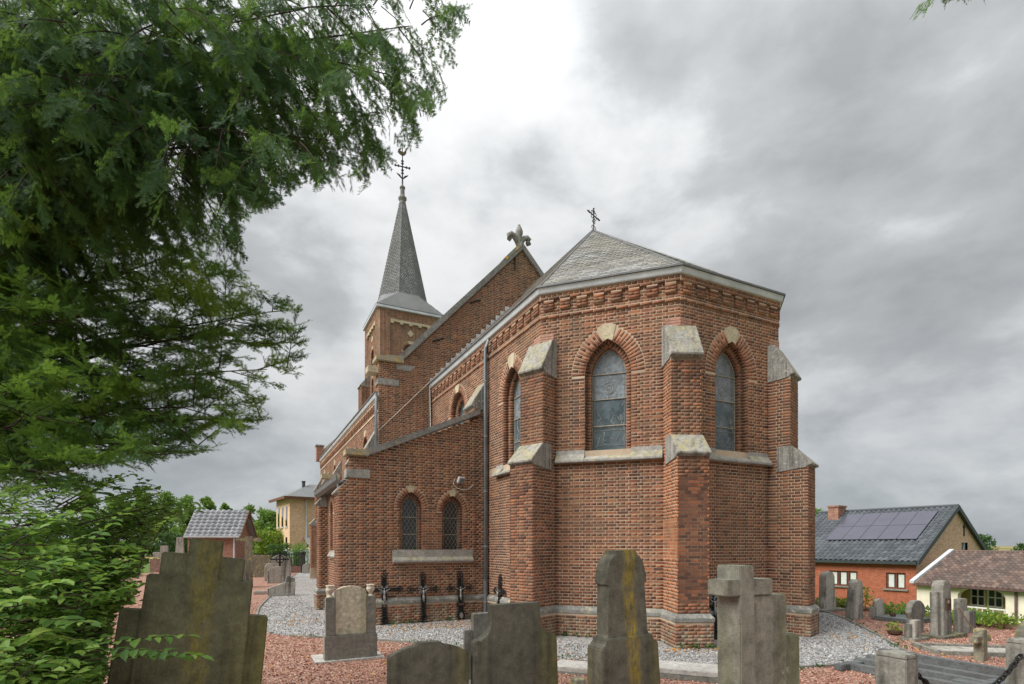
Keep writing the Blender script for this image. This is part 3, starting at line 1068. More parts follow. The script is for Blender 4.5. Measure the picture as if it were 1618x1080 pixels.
# apse and choir walls
ZT = 6.85
apse_mb, apse_rows, apse_dark, apse_orange = MB(), [], [], []
seg = {'S': Frame((-RR, 5.85), CA), 'A': Frame(CA, AB), 'B': Frame(AB, BC), 'C': Frame(BC, CD), 'N': Frame(CD, (RR, 5.85))}
off = BHW / C22
WIN = dict(a=0.45, zs=5.14, rad=0.732, z0=3.66, w=0.26, d1=0.13, d2=0.11, a2=0.345)
wins = {'A': Arch(HH, **WIN), 'B': Arch(HH, **WIN), 'C': Arch(HH, **WIN),
        'S': Arch(5.85 + 0.0, **WIN)}
choir_win = Arch(5.85 - 3.5, 0.55, 5.55, 0.58, 4.6, 0.2, 0.14, 0.1, 0.36)
for k in ('A', 'B', 'C'):
    f = seg[k]
    poly = [(0, 0.0), (f.L, 0.0), (f.L, ZT), (0, ZT)]
    wall(apse_rows, apse_mb, f, poly, [wins[k]], block=[(-1, off, 0, 5.55), (f.L - off, f.L + 1, 0, 5.55), (-1, 9, 3.46, 3.68), (-1, 9, 0, 0.6)])
f = seg['S']
wall(apse_rows, apse_mb, f, [(0, 0), (f.L, 0), (f.L, ZT), (0, ZT)], [wins['S'], choir_win],
     block=[(f.L - off, f.L + 1, 0, 5.55), (-1, 9, 0, 0.6), (4.6, 9, 3.46, 3.68), (0.3, 4.3, 0, 4.5)])
f = seg['N']
tess(f, [[(0, 0), (f.L, 0), (f.L, ZT), (0, ZT)]], 0, apse_mb)
apse_wall = apse_mb.build('apse_wall', 'mortar', church, recalc=False)


def frieze(path, zt, rows, parent, name='frieze', pitch=0.335):
    mb = MB()
    mb.sweep(path, [(-0.05, zt - 0.48), (0.018, zt - 0.48), (0.018, zt - 0.42), (-0.05, zt - 0.42)])
    mb.sweep(path, [(-0.05, zt - 0.12), (0.030, zt - 0.12), (0.030, zt), (-0.05, zt)])
    for i in range(len(path) - 1):
        f = Frame(path[i], path[i + 1])
        lay(rows, f, zt - 0.48, zt - 0.42, off=0.019, bond=False)
        lay(rows, f, zt - 0.12, zt, off=0.031)
        n = max(1, int(round(f.L / pitch)))
        pt = f.L / n
        for j in range(n):
            s0 = (j + 0.5) * pt - 0.1
            g = Frame(f.at(s0, 0)[:2], f.at(s0 + 0.2, 0)[:2])
            z0 = zt - 0.33
            mb.prism([g.at(0, z0, -0.03), g.at(0.2, z0, -0.03), g.at(0.2, z0, 0.030), g.at(0, z0, 0.030)], (0, 0, 0.21))
            for q in range(3):
                zz = zt - 0.30 + q * 0.06 + 0.0
                sp = ((0.0, 0.2),) if q % 2 == 0 else ((0.0, 0.097), (0.103, 0.2))
                for a, b in sp:
                    rows.append(row(g.at((a + b) / 2, zz, 0.031 + random.uniform(0, 0.003) - 0.012), g.e1, g.e2, g.e3, (b - a + 0.004, 0.03, 0.052)))
    fo = mb.build(name, 'mortar', parent)
    return fo


CHOIR_PATH = [(-RR, 5.85), CA, AB, BC, CD, (RR, 5.85)]
fr_rows = []
fz = frieze(CHOIR_PATH, ZT, fr_rows, church)
pieces(fr_rows, 'brick', 'frieze_brickwork', 'brick', fz)


def gutter(path, zt, name='gutter'):
    g = MB().sweep(path, [(0.0, zt), (0.062, zt), (0.075, zt + 0.02), (0.10, zt + 0.115), (0.0, zt + 0.115)]).build(name, 'zinc', church, bevel=0.004)
    MB().sweep(path, [(-0.02, zt + 0.115), (0.128, zt + 0.115), (0.128, zt + 0.150), (-0.02, zt + 0.158)]).build('gutter_lip', 'zinc_dark', g)
    return g


gutter(CHOIR_PATH, ZT)

# sills between the buttresses
for k in ('A', 'B', 'C', 'S'):
    f = seg[k]
    s0, s1 = (off, f.L - off) if k != 'S' else (5.02, f.L - off)
    A = wins[k]
    pr = [(-0.02, 3.44), (0.09, 3.42), (0.115, 3.435), (0.115, 3.475), (0.012, 3.60), (0.008, 3.685), (-0.02, 3.685)]
    mb = MB()
    for a, b in ((s0 + 0.003, A.c - A.a), (A.c + A.a, s1 - 0.003)):
        mb.prism([f.at(a, z, o) for o, z in pr], tuple(f.e1 * (b - a)))
    pr2 = [(-0.30, 3.44), (0.088, 3.42), (0.113, 3.435), (0.113, 3.475), (-0.25, 3.70), (-0.30, 3.70)]
    mb.prism([f.at(A.c - A.a + 0.002, z, o) for o, z in pr2], tuple(f.e1 * (2 * A.a - 0.004)))
    mb.build('sill', 'stone_trim', church, bevel=0.005)
    window(f, A, bars=(4.17, 4.70, 5.20), figure=True, panes_mat=['glass_church', 'glass_church', 'glass_church_pale', 'glass_church_pale'])  # upper panes use paler glass: sky reflection painted into the colour
window(seg['S'], choir_win, bars=(5.1, 5.55))


# buttresses
def cap(P, b, p_front, p_back, hw, zf, zt, mat='stone_weathered', parent=None):
    P, b = np.array(P), np.array(b)
    q = np.array([-b[1], b[0]])
    pr = [(p_back - 0.25, zf - 0.16), (p_front - 0.03, zf - 0.10), (p_front + 0.01, zf - 0.055), (p_front + 0.06, zf - 0.05), (p_front + 0.07, zf - 0.015), (p_back + 0.015, zt), (p_back - 0.25, zt)]
    w = hw + 0.022
    pts = [tuple(P + q * (-w) + b * o) + (z,) for o, z in pr]
    return MB().prism(pts, tuple(q * 2 * w) + (0,)).build('weathering_stone', mat, parent or church, bevel=0.008)


def buttress(P, b, stages, caps, hw=BHW, name='buttress', z_base=0.6, front='brick_dark'):
    """stages: (projection, z0, z1)"""
    Pn, bn = np.array(P), np.array(b)
    q = np.array([-bn[1], bn[0]])
    mb = MB()
    srows, frows = [], []
    for proj, z0, z1 in stages:
        base = [Pn - q * hw - bn * 0.4, Pn - q * hw + bn * proj, Pn + q * hw + bn * proj, Pn + q * hw - bn * 0.4]
        # side walls light mortar, front sooty
        n0 = len(mb.f)
        mb.prism([tuple(p) + (z0,) for p in base], (0, 0, z1 - z0))
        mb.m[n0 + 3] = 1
        back = hw * math.tan(R(22.5))
        fl = Frame(Pn - q * hw - bn * back, Pn - q * hw + bn * (proj + 0.004))
        ff = Frame(Pn - q * hw + bn * proj, Pn + q * hw + bn * proj)
        f3 = Frame(Pn + q * hw + bn * (proj + 0.004), Pn + q * hw - bn * back)
        lay(srows, fl, max(z0, z_base), z1, phase=0.04)
        lay(frows, ff, max(z0, z_base), z1, phase=0.02)
        lay(srows, f3, max(z0, z_base), z1)
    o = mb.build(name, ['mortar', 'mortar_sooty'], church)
    for pf, pb, zf, zt in caps:
        cap(P, b, pf, pb, hw, zf, zt, parent=o)
    return o, srows, frows


near_rows = []
for k in ('CA', 'AB', 'BC', 'CD'):
    P, b = BIS[k]
    o, sr, fw = buttress(P, b, [(PL, 0.0, 3.36), (PU, 3.36, 5.2)], [(PL, PU, 3.44, 3.80), (PU, -0.01, 5.28, 5.90)])
    if k == 'AB':
        cw = np.array(toworld(*P))
        ax = np.asarray(fw)
        z = ax[:, 2]
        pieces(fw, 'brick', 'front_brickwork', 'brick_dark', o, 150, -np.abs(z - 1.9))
        ax = np.asarray(sr)
        left = ax[:, 6:9] @ np.array([-b[1], b[0], 0]) < 0
        pieces(sr, 'brick', 'side_brickwork', 'brick_orange', o, 60, np.where(left, 10, 0) - np.abs(ax[:, 2] - 1.9))
    else:
        pieces(fw, 'brick', 'front_brickwork', 'brick', o)
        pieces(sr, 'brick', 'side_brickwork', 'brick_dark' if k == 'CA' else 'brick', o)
    # two courses of pinkish patched brick above the weathering stone
    Pn, bn = np.array(P), np.array(b)
    q = np.array([-bn[1], bn[0]])
    tpath = [tuple(Pn - (q * C22 + bn * S22) * 0.27), tuple(Pn), tuple(Pn + (q * C22 - bn * S22) * 0.27)]
    mb = MB()
    for z in (5.905, 5.955, 6.005):
        mb.sweep(tpath, [(-0.05, z), (0.014, z), (0.014, z + 0.042), (-0.05, z + 0.042)])
    mb.build('patched_courses', 'brick_pink', o)
# brickwork of apse: the pieces nearest the camera stand alone
A_ = np.asarray(apse_rows)
wx = CC[0] + A_[:, 0] * UV[0] + A_[:, 1] * UU[0]
wy = CC[1] + A_[:, 0] * UV[1] + A_[:, 1] * UU[1]
dist = np.sqrt(wx ** 2 + wy ** 2 + (A_[:, 2] - EYE) ** 2)
nwx = A_[:, 6] * UV[0] + A_[:, 7] * UU[0]
nwy = A_[:, 6] * UV[1] + A_[:, 7] * UU[1]
facing = -(wx * nwx + wy * nwy) / dist
size = np.where(facing > 0.1, facing * A_[:, 12] * A_[:, 14] / dist ** 2, 0) * np.where(A_[:, 2] > 1.1, 1, 0.01)
pieces(apse_rows, 'brick', 'brickwork', 'brick', apse_wall, 300, size)

# buttress of the choir beside the lean-to
o, sr, fw = buttress((-RR, 1.71), (-1, 0), [(0.34, 4.6, 5.2)], [(0.34, -0.01, 5.28, 5.90)], 0.27)
pieces(sr + fw, 'brick', 'brickwork', 'brick', o)

# ---------------- sacristy lean-to
lean_mb, lean_rows = MB(), []
fL = Frame((LXB, LEAN_Y), (-RR, LEAN_Y))
w0 = -LXB
LPOLY = [(0, 0), (w0 - RR, 0), (w0 - RR, 5.02), (0.62, 3.80), (0.22, 3.80), (0.22, 3.28), (0, 3.02)]
LWIN = dict(a=0.27, rad=0.42, z0=1.66, w=0.13, d1=0.10, d2=0.08, a2=0.19)
lw = [Arch(w0 - 5.17, zs=2.65, **LWIN), Arch(w0 - 4.15, zs=2.60, **LWIN)]
wall(lean_rows, lean_mb, fL, LPOLY, lw, block=[(-1, 9, 0, 0.6), (w0 - 5.62, w0 - 3.62, 1.38, 1.70)])
fS = Frame((LX, 5.85), (LX, LEAN_Y))
swins = [Arch(5.85 - 4.35, 0.26, 2.68, 0.32, 1.66, 0.11, 0.10, 0.08, 0.17), Arch(5.85 - 3.55, 0.26, 2.68, 0.32, 1.66, 0.11, 0.10, 0.08, 0.17)]
wall(lean_rows, lean_mb, fS, [(0, 0), (fS.L, 0), (fS.L, 3.28), (0, 3.28)], swins, block=[(-1, 9, 0, 0.6), (5.85 - 4.65, 5.85 - 3.25, 1.45, 1.68)])
fP = Frame((LX + 0.0, LEAN_Y + 0.3), (LX, LEAN_Y))
tess(fP, [[(0, 3.28), (0.3, 3.28), (0.3, 3.8), (0, 3.8)]], -0.03, lean_mb)
lean_wall = lean_mb.build('sacristy_wall', 'mortar', church, recalc=False)
pieces(lean_rows, 'brick', 'brickwork', 'brick', lean_wall, 90, -np.hypot(np.asarray(lean_rows)[:, 0] + 4.6, np.asarray(lean_rows)[:, 2] - 1.9) + np.where(np.asarray(lean_rows)[:, 7] < -0.9, 5, 0))
for yb in (1.705, 5.25):
    o, sr, fw = buttress((LX, yb), (-1, 0), [(0.25, 0.0, 2.92)], [(0.25, 0.0, 3.0, 3.30)], 0.262 if yb < 3 else 0.25, 'buttress')
    pieces(sr + fw, 'brick', 'brickwork', 'brick', o)
for A in lw:
    window(fL, A, 'glass_sacristy', lattice=0.098, bars=(A.z0 + 0.40, A.z0 + 0.80))
for A in swins:
    window(fS, A, 'glass_sacristy', lattice=0.1, bars=(A.z0 + 0.45,))
# joint sill under the two front windows, and the side sill
mb = MB()
pr = [(-0.2, 1.42), (0.055, 1.40), (0.075, 1.415), (0.075, 1.455), (0.012, 1.53), (0.010, 1.70), (-0.02, 1.70), (-0.2, 1.66)]
mb.prism([fL.at(w0 - 5.6, z, o) for o, z in pr], tuple(fL.e1 * 1.97))
mb.build('sill', 'stone_trim', church, bevel=0.006)
pr = [(-0.2, 1.5), (0.06, 1.48), (0.08, 1.52), (0.012, 1.62), (0.01, 1.66), (-0.2, 1.66)]
MB().prism([fS.at(5.85 - 4.62, z, o) for o, z in pr], tuple(fS.e1 * 1.35)).build('sill', 'stone_trim', church, bevel=0.005)
# raking coping with lichen, kneeler stones
cp = [(0.19, 3.80), (0.64, 3.80), (w0 - 3.44, 5.02), (w0 - 3.44, 5.16), (0.60, 3.945), (0.19, 3.93)]
MB().prism([fL.at(u, z, 0.07) for u, z in cp[1:5]], tuple(-fL.e2 * 0.40)).build('coping', 'stone_coping', church, bevel=0.012)
MB().prism([fL.at(u, z, 0.075) for u, z in [(0.15, 3.795), (0.66, 3.795), (0.66, 3.95), (0.15, 3.93)]], tuple(-fL.e2 * 0.41)).build('kneeler', 'stone_yellow', church, bevel=0.012)
MB().box((LX + 0.18, LEAN_Y + 0.15 - 0.012, 3.40), (0.52, 0.32, 0.20)).build('kneeler', 'stone_trim', church, bevel=0.006)
MB().box((LX + 0.15, 5.75, 3.82), (0.5, 0.35, 0.14)).build('kneeler', 'stone_yellow', church, bevel=0.01)
MB().prism([(LX, 5.6, 3.28), (LX + 3.3, 5.6, 5.0), (LX + 3.3, 5.6, 4.0), (LX, 5.6, 3.0)], (0, 0.25, 0)).build('parapet', 'chapel_brick', church)
# lean-to roof, gutter and downpipe
MB().prism([(LX - 0.02, LEAN_Y + 0.30, 3.30), (LX - 0.02, 5.6, 3.30), (-RR, 5.6, 4.75), (-RR, LEAN_Y + 0.3, 4.75)], (0, 0, 0.05)).build('sacristy_roof', 'slate', church)
g = MB()
prof = [(0.05, 3.20), (0.20, 3.18), (0.29, 3.24), (0.30, 3.34), (0.275, 3.34), (0.26, 3.26), (0.19, 3.21), (0.05, 3.23)]
g.sweep([(LX, 5.75), (LX, LEAN_Y + 0.02)], prof)
go_ = g.build('gutter', 'zinc_dark', church)
MB().sweep([(LX, 5.75), (LX, LEAN_Y + 0.10)], [(0.0, 3.20), (0.12, 3.20), (0.12, 3.26), (0.0, 3.26)]).build('eaves_board', 'fascia_dark', go_)
MB().tube([(LX - 0.19, LEAN_Y + 0.35, 3.22), (LX - 0.19, LEAN_Y + 0.35, 3.0), (LX - 0.10, LEAN_Y + 0.33, 2.85)], 0.04, 8).build('outlet_pipe', 'pipe', go_)


def downpipe(x, y, zt, zb, neck=None):
    pts = ([neck] if neck else []) + [(x, y, zt), (x, y, zb)]
    p = MB().tube(pts, 0.046, 10).build('downpipe', 'pipe', church, smooth=True)
    z = zt - 0.8
    while z > zb + 0.3:
        MB().lathe([(0.047, -0.02), (0.058, -0.015), (0.058, 0.015), (0.047, 0.02)], (x, y, z), 10).build('pipe_collar', 'pipe', p)
        z -= 1.35
    return p


dp = downpipe(-RR - 0.085, 1.28, 6.62, 0.0, (-RR - 0.02, 1.24, 6.86))
MB().tube([(-RR - 0.085, 1.28, 0.95), (-RR - 0.085, 1.28, 0.0)], 0.056, 10).build('pipe_shoe', 'zinc_dark', dp)

# ---------------- nave
GY = 5.85
NX = 4.95
gab_mb, gab_rows = MB(), []
fG = Frame((-NX, GY), (NX, GY))
GP = [(0, 0), (2 * NX, 0), (2 * NX, 7.52), (2 * NX - 0.75, 7.60), (NX, 12.10), (0.75, 7.60), (0, 7.52)]
wall(gab_rows, gab_mb, fG, GP, brick_z0=3.9, block=[(1.75, 2 * NX + 1, 0, 7.05)])
fN = Frame((-NX, 20.6), (-NX, GY))
nav_rows = []
NWIN = dict(a=0.42, zs=5.0, rad=0.56, z0=3.3, w=0.2, d1=0.12, d2=0.1, a2=0.32)
nwins = [Arch(20.6 - y, **NWIN) for y in (8.0, 11.6, 15.2, 18.8)]
wall(nav_rows, gab_mb, fN, [(0, 0), (fN.L, 0), (fN.L, 6.42), (0, 6.42)], nwins)
fE = Frame((NX, GY), (NX, 20.6))
tess(fE, [[(0, 0), (fE.L, 0), (fE.L, 6.42), (0, 6.42)]], 0, gab_mb)
fW = Frame((NX, 20.6), (-NX, 20.6))
tess(fW, [[(0, 0), (2 * NX, 0), (2 * NX, 7.0), (NX, 12.0), (0, 7.0)]], 0, gab_mb)
# thickness of the gable above the roof
fGb = Frame((NX, GY + 0.4), (-NX, GY + 0.4))
tess(fGb, [GP], 0, gab_mb)
gab_mb.prism([fG.at(0, 6.4, 0), fG.at(0, 7.52, 0), fG.at(0, 7.52, -0.4), fG.at(0, 6.4, -0.4)], (0.001, 0, 0))
nave_wall = gab_mb.build('nave_wall', 'mortar', church, recalc=False)
pieces(gab_rows + nav_rows, 'brick', 'brickwork', 'brick', nave_wall)
sro = []
lay(sro, Frame((-NX, GY + 0.4), (-NX, GY)), 6.5, 7.5)
pieces(sro, 'brick', 'return_brickwork', 'brick_orange', nave_wall)
for A in nwins:
    window(fN, A, bars=(4.2,))
npath = [(-NX, 20.6), (-NX, GY + 0.02)]
nf_rows = []
nfz = frieze(npath, 6.40, nf_rows, church)
pieces(nf_rows, 'brick', 'frieze_brickwork', 'brick', nfz)
gutter([(-NX, 20.6), (-NX, GY + 0.05)], 6.40)
for yb in (6.25, 9.8, 13.4, 17.0, 20.35):
    o, sr, fw = buttress((-NX, yb), (-1, 0), [(0.55, 0.0, 2.9), (0.30, 2.9, 4.75)], [(0.55, 0.30, 2.98, 3.3), (0.30, 0.0, 4.83, 5.45)], 0.27)
    pieces(sr + fw, 'brick', 'brickwork', 'brick', o)
# gable coping, kneelers
for sg in (-1, 1):
    cpts = [(NX + sg * 4.24, 7.56), (NX, 12.08), (NX, 12.34), (NX + sg * 4.30, 7.76)]
    MB().prism([fG.at(u, z, 0.09) for u, z in cpts], tuple(-fG.e2 * 0.56)).build('coping', 'stone_coping', church, bevel=0.015)
    MB().prism([fG.at(NX + sg * u, z, 0.10) for u, z in [(4.18, 7.50), (5.05, 7.50), (5.05, 7.64), (4.18, 7.74)]], tuple(-fG.e2 * 0.58)).build('kneeler', 'stone_yellow', church, bevel=0.015)
    MB().prism([fG.at(NX + sg * u, z, 0.012) for u, z in [(3.95, 7.30), (4.40, 7.30), (4.40, 7.48), (3.80, 7.48)]], tuple(-fG.e2 * 0.3)).build('corbel_stone', 'stone_trim', church, bevel=0.006)
    MB().prism([fG.at(NX + sg * u, z, 0.012) for u, z in [(4.32, 6.78), (4.99, 6.78), (4.99, 6.98), (4.32, 6.98)]], tuple(-fG.e2 * 0.42)).build('corbel_stone', 'stone_trim', church, bevel=0.006)
MB().box((-NX - 0.16, GY + 0.2, 7.22), (0.34, 0.4, 0.22)).build('corbel_stone', 'keystone', church, bevel=0.02)
# lichen stretch of coping near the apex
MB().prism([fG.at(u, z, 0.098) for u, z in [(NX - 0.62, 11.56), (NX - 0.03, 12.20), (NX - 0.03, 12.37), (NX - 0.70, 11.63)]], tuple(-fG.e2 * 0.57)).build('coping_cap', 'stone_lichen', church, bevel=0.012)
# fleur-de-lis finial
fin = MB()
fc = fG.at(NX, 12.25, -0.2)
fin.lathe([(0.11, 0), (0.12, 0.12), (0.10, 0.26), (0.105, 0.42), (0.14, 0.52), (0.135, 0.60), (0.09, 0.72), (0.05, 0.78), (0.055, 0.81), (0.02, 0.85)], fc, 8)
for sg in (-1, 1):
    cp_ = [(0.02, 0.10), (0.10, 0.26), (0.20, 0.40), (0.31, 0.44), (0.39, 0.38), (0.385, 0.28), (0.31, 0.24)]
    fin.tube([(fc[0] + sg * x, fc[1], fc[2] + z) for x, z in cp_], [0.08, 0.09, 0.095, 0.10, 0.10, 0.095, 0.085], 8)
fin.build('finial', 'stone_coping', church, smooth=True)
# wall anchors and lightning conductor
for u, z, rot in ((NX - 0.28, 11.55, 90), (NX - 1.75, 9.95, 25), (NX - 3.05, 8.45, 25)):
    a = R(rot)
    MB().tube([fG.at(u - 0.2 * math.cos(a), z - 0.2 * math.sin(a), 0.02), fG.at(u + 0.2 * math.cos(a), z + 0.2 * math.sin(a), 0.02)], 0.028, 5).build('wall_anchor', 'iron_dark', church)
MB().tube([fG.at(NX - 0.2, 10.2, 0.02), fG.at(NX - 2.0, 8.45, 0.02), fG.at(NX - 4.95, 5.35, 0.02)], 0.012, 5).build('lightning_conductor', 'cable', church)
MB().tube([fG.at(1.62, 6.95, 0.03), fG.at(1.66, 4.75, 0.03)], 0.016, 5).build('conductor_drop', 'white_paint', church)
dp = downpipe(-NX - 0.10, GY - 0.06, 6.30, 4.2, (-NX - 0.07, GY + 0.05, 6.48))


# ---------------- roofs
def roof_plane(o, e1, e3, poly, mat, ex=0.115, pitch=0.19, parent=None, name='roof', n_single=0, bulk='slates', th=0.008):
    o, e1, e3 = np.array(o, float), np.array(e1, float), np.array(e3, float)
    e1 /= np.linalg.norm(e1)
    e3 /= np.linalg.norm(e3)
    e2 = np.cross(e3, e1)
    if e2[2] < 0:
        e2 = -e2
    base = MB()
    base.prism([tuple(o + e1 * a + e3 * b - e2 * 0.01) for a, b in poly], tuple(-e2 * 0.08))
    ob = base.build(name, mat, parent)
    rows = []
    tmax = max(p[1] for p in poly)
    k = 0
    tilt = 0.055
    while k * ex < tmax:
        t0 = k * ex
        for a, b in poly_iv(poly, min(t0 + ex * 0.6, tmax - 1e-3)):
            j = int(math.floor(a / pitch)) - 1
            while True:
                s0 = j * pitch + (pitch / 2 if k % 2 else 0) + random.uniform(-0.004, 0.004)
                s1 = s0 + pitch - 0.006
                j += 1
                if s0 > b:
                    break
                x0, x1 = max(s0, a), min(s1, b)
                if x1 - x0 < 0.02:
                    continue
                ln = ex * 1.35
                tl = tilt + random.uniform(-0.012, 0.02)
                f3 = e3 * math.cos(tl) - e2 * math.sin(tl)
                f2 = e2 * math.cos(tl) + e3 * math.sin(tl)
                c = o + e1 * (x0 + x1) / 2 + e3 * (t0 + ln / 2) + e2 * (0.006 + random.uniform(0, 0.004))
                rows.append(row(c, e1, f2, f3, (x1 - x0, th, ln)))
        k += 1
    if n_single:
        A = np.asarray(rows)
        pieces(rows, 'slate', bulk, mat, ob, n_single, -A[:, 2] - 0.2 * np.abs(A[:, 0] + 1.5))
    else:
        pieces(rows, 'slate', bulk, mat, ob)
    return ob


EZ = 6.985
EO = 0.06
r2 = RR + EO
h2 = r2 * math.tan(R(22.5))
APEX = np.array([0, 1.49, 10.48])
cca, cab, cbc, ccd = np.array([-r2, -h2, EZ]), np.array([-h2, -r2, EZ]), np.array([h2, -r2, EZ]), np.array([r2, -h2, EZ])


def tri_plane(p, q, mat, n_single=0):
    e1 = (q - p)
    L = np.linalg.norm(e1)
    e1 = e1 / L
    w = APEX - p
    s = w @ e1
    up = w - e1 * s
    t = np.linalg.norm(up)
    return roof_plane(p, e1, up / t, [(0, 0), (L, 0), (s, t)], mat, parent=church, name='apse_roof', n_single=n_single)


tri_plane(cca, cab, 'slate', 150)
tri_plane(cab, cbc, 'slate', 100)
tri_plane(cbc, ccd, 'slate')
RY = GY
sl = np.array([r2, 0, APEX[2] - EZ])
tl = np.linalg.norm(sl)
roof_plane((-r2, RY, EZ), (0, -1, 0), sl, [(0, 0), (RY + h2, 0), (RY - APEX[1], tl), (0, tl)], 'slate_brown', parent=church, name='choir_roof')
roof_plane((r2, -h2, EZ), (0, 1, 0), sl * np.array([-1, 1, 1]), [(0, 0), (RY + h2, 0), (RY + h2, tl), (APEX[1] + h2, tl)], 'slate_brown', parent=church, name='choir_roof')
for p in (cca, cab, cbc, ccd):
    MB().tube([tuple(p + np.array([0, 0, 0.02])), tuple(APEX + np.array([0, 0, 0.02]))], 0.022, 5).build('hip_flashing', 'zinc_dark', church)
MB().tube([tuple(APEX + np.array([0, 0, 0.01])), (0, RY, APEX[2] + 0.01)], 0.05, 6).build('ridge', 'zinc_dark', church)
# lead soakers where the choir roof meets the gable
for k in range(16):
    t = k / 16 * 0.86
    p = np.array([-r2, GY - 0.02, EZ]) + np.array([r2, 0, APEX[2] - EZ]) * t
    MB().box((p[0] + 0.1, p[1], p[2] + 0.12), (0.21, 0.02, 0.16)).build('soaker', 'zinc', church)

# nave roof
nsl = np.array([NX + 0.05, 0, 11.95 - 6.53])
ntl = np.linalg.norm(nsl)
MB().prism([(-NX - 0.05, GY + 0.35, 6.53), (-NX - 0.05, 20.6, 6.53), (0, 20.6, 11.95), (0, GY + 0.35, 11.95)], (0.0, 0, -0.1)).build('nave_roof', 'slate_spire', church)
MB().prism([(NX + 0.05, GY + 0.35, 6.53), (NX + 0.05, 20.6, 6.53), (0, 20.6, 11.95), (0, GY + 0.35, 11.95)], (0.0, 0, -0.1)).build('nave_roof', 'slate_spire', church)
# west end kneeler
MB().box((-NX - 0.05, 20.55, 6.85), (0.36, 0.4, 0.8)).build('parapet_end', 'chapel_brick', church)
MB().box((-NX - 0.05, 20.55, 7.29), (0.46, 0.5, 0.08)).build('kneeler', 'stone_lichen', church, bevel=0.01)

# apse cross
cx = APEX + np.array([0, 0, 0.02])
mb = MB()
mb.tube([tuple(cx), tuple(cx + np.array([0, 0, 0.60]))], 0.017, 5)
ax_ = np.array([0.92, 0.39, 0.0])
mb.tube([tuple(cx + np.array([0, 0, 0.41]) - ax_ * 0.29), tuple(cx + np.array([0, 0, 0.41]) + ax_ * 0.29)], 0.016, 5)


def curl(mb, c, ax, sx, sz, r, rad):
    mb.tube([tuple(c + ax * sx * (r - r * math.cos(t)) + np.array([0, 0, sz * r * math.sin(t)])) for t in np.linspace(0, 4.6, 8)], rad, 4)


for sx in (-1, 1):
    for sz in (-1, 1):
        curl(mb, cx + np.array([0, 0, 0.41 + sz * 0.05]) + ax_ * sx * 0.03, ax_, sx, sz, 0.05, 0.010)
        curl(mb, cx + np.array([0, 0, 0.41]) + ax_ * sx * 0.20, ax_, sx, sz, 0.028, 0.009)
    curl(mb, cx + np.array([0, 0, 0.07]), ax_, sx, 1, 0.05, 0.010)
    curl(mb, cx + np.array([0, 0, 0.24]), ax_, sx, -1, 0.035, 0.010)
    curl(mb, cx + np.array([0, 0, 0.52]), ax_, sx, 1, 0.03, 0.009)
    mb.lathe([(0.001, -0.03), (0.028, 0), (0.001, 0.03)], tuple(cx + np.array([0, 0, 0.41]) + ax_ * sx * 0.29), 6)
mb.lathe([(0.001, -0.03), (0.028, 0), (0.001, 0.03)], tuple(cx + np.array([0, 0, 0.60])), 6)
mb.build('roof_cross', 'iron_dark', church)

# ---------------- tower
TX, TY, TW = -0.16, 21.35, 1.80
TZ = 15.15
tw_mb, tw_rows = MB(), []
tc = [(TX - TW, TY + TW), (TX - TW, TY - TW), (TX + TW, TY - TW), (TX + TW, TY + TW)]
fTS, fTE, fTN, fTW = Frame(tc[0], tc[1]), Frame(tc[1], tc[2]), Frame(tc[2], tc[3]), Frame(tc[3], tc[0])
tarch = {}
for f, nm in ((fTS, 'S'), (fTE, 'E')):
    u = TW
    tarch[nm] = Arch(u, 0.40, 12.95, 0.42, 12.1, 0.16, 0.12, 0.08, 0.34)
    ar = [tarch[nm]]
    if nm == 'S':
        tarch['S2'] = Arch(u, 0.30, 11.3, 0.36, 9.4, 0.12, 0.12, 0.08, 0.22)
        ar.append(tarch['S2'])
    wall(tw_rows, tw_mb, f, [(0, 0), (f.L, 0), (f.L, TZ), (0, TZ)], ar, brick_z0=8.4)
for f in (fTN, fTW):
    tess(f, [[(0, 0), (f.L, 0), (f.L, TZ), (0, TZ)]], 0, tw_mb)
tower = tw_mb.build('tower', 'mortar', church, recalc=False)
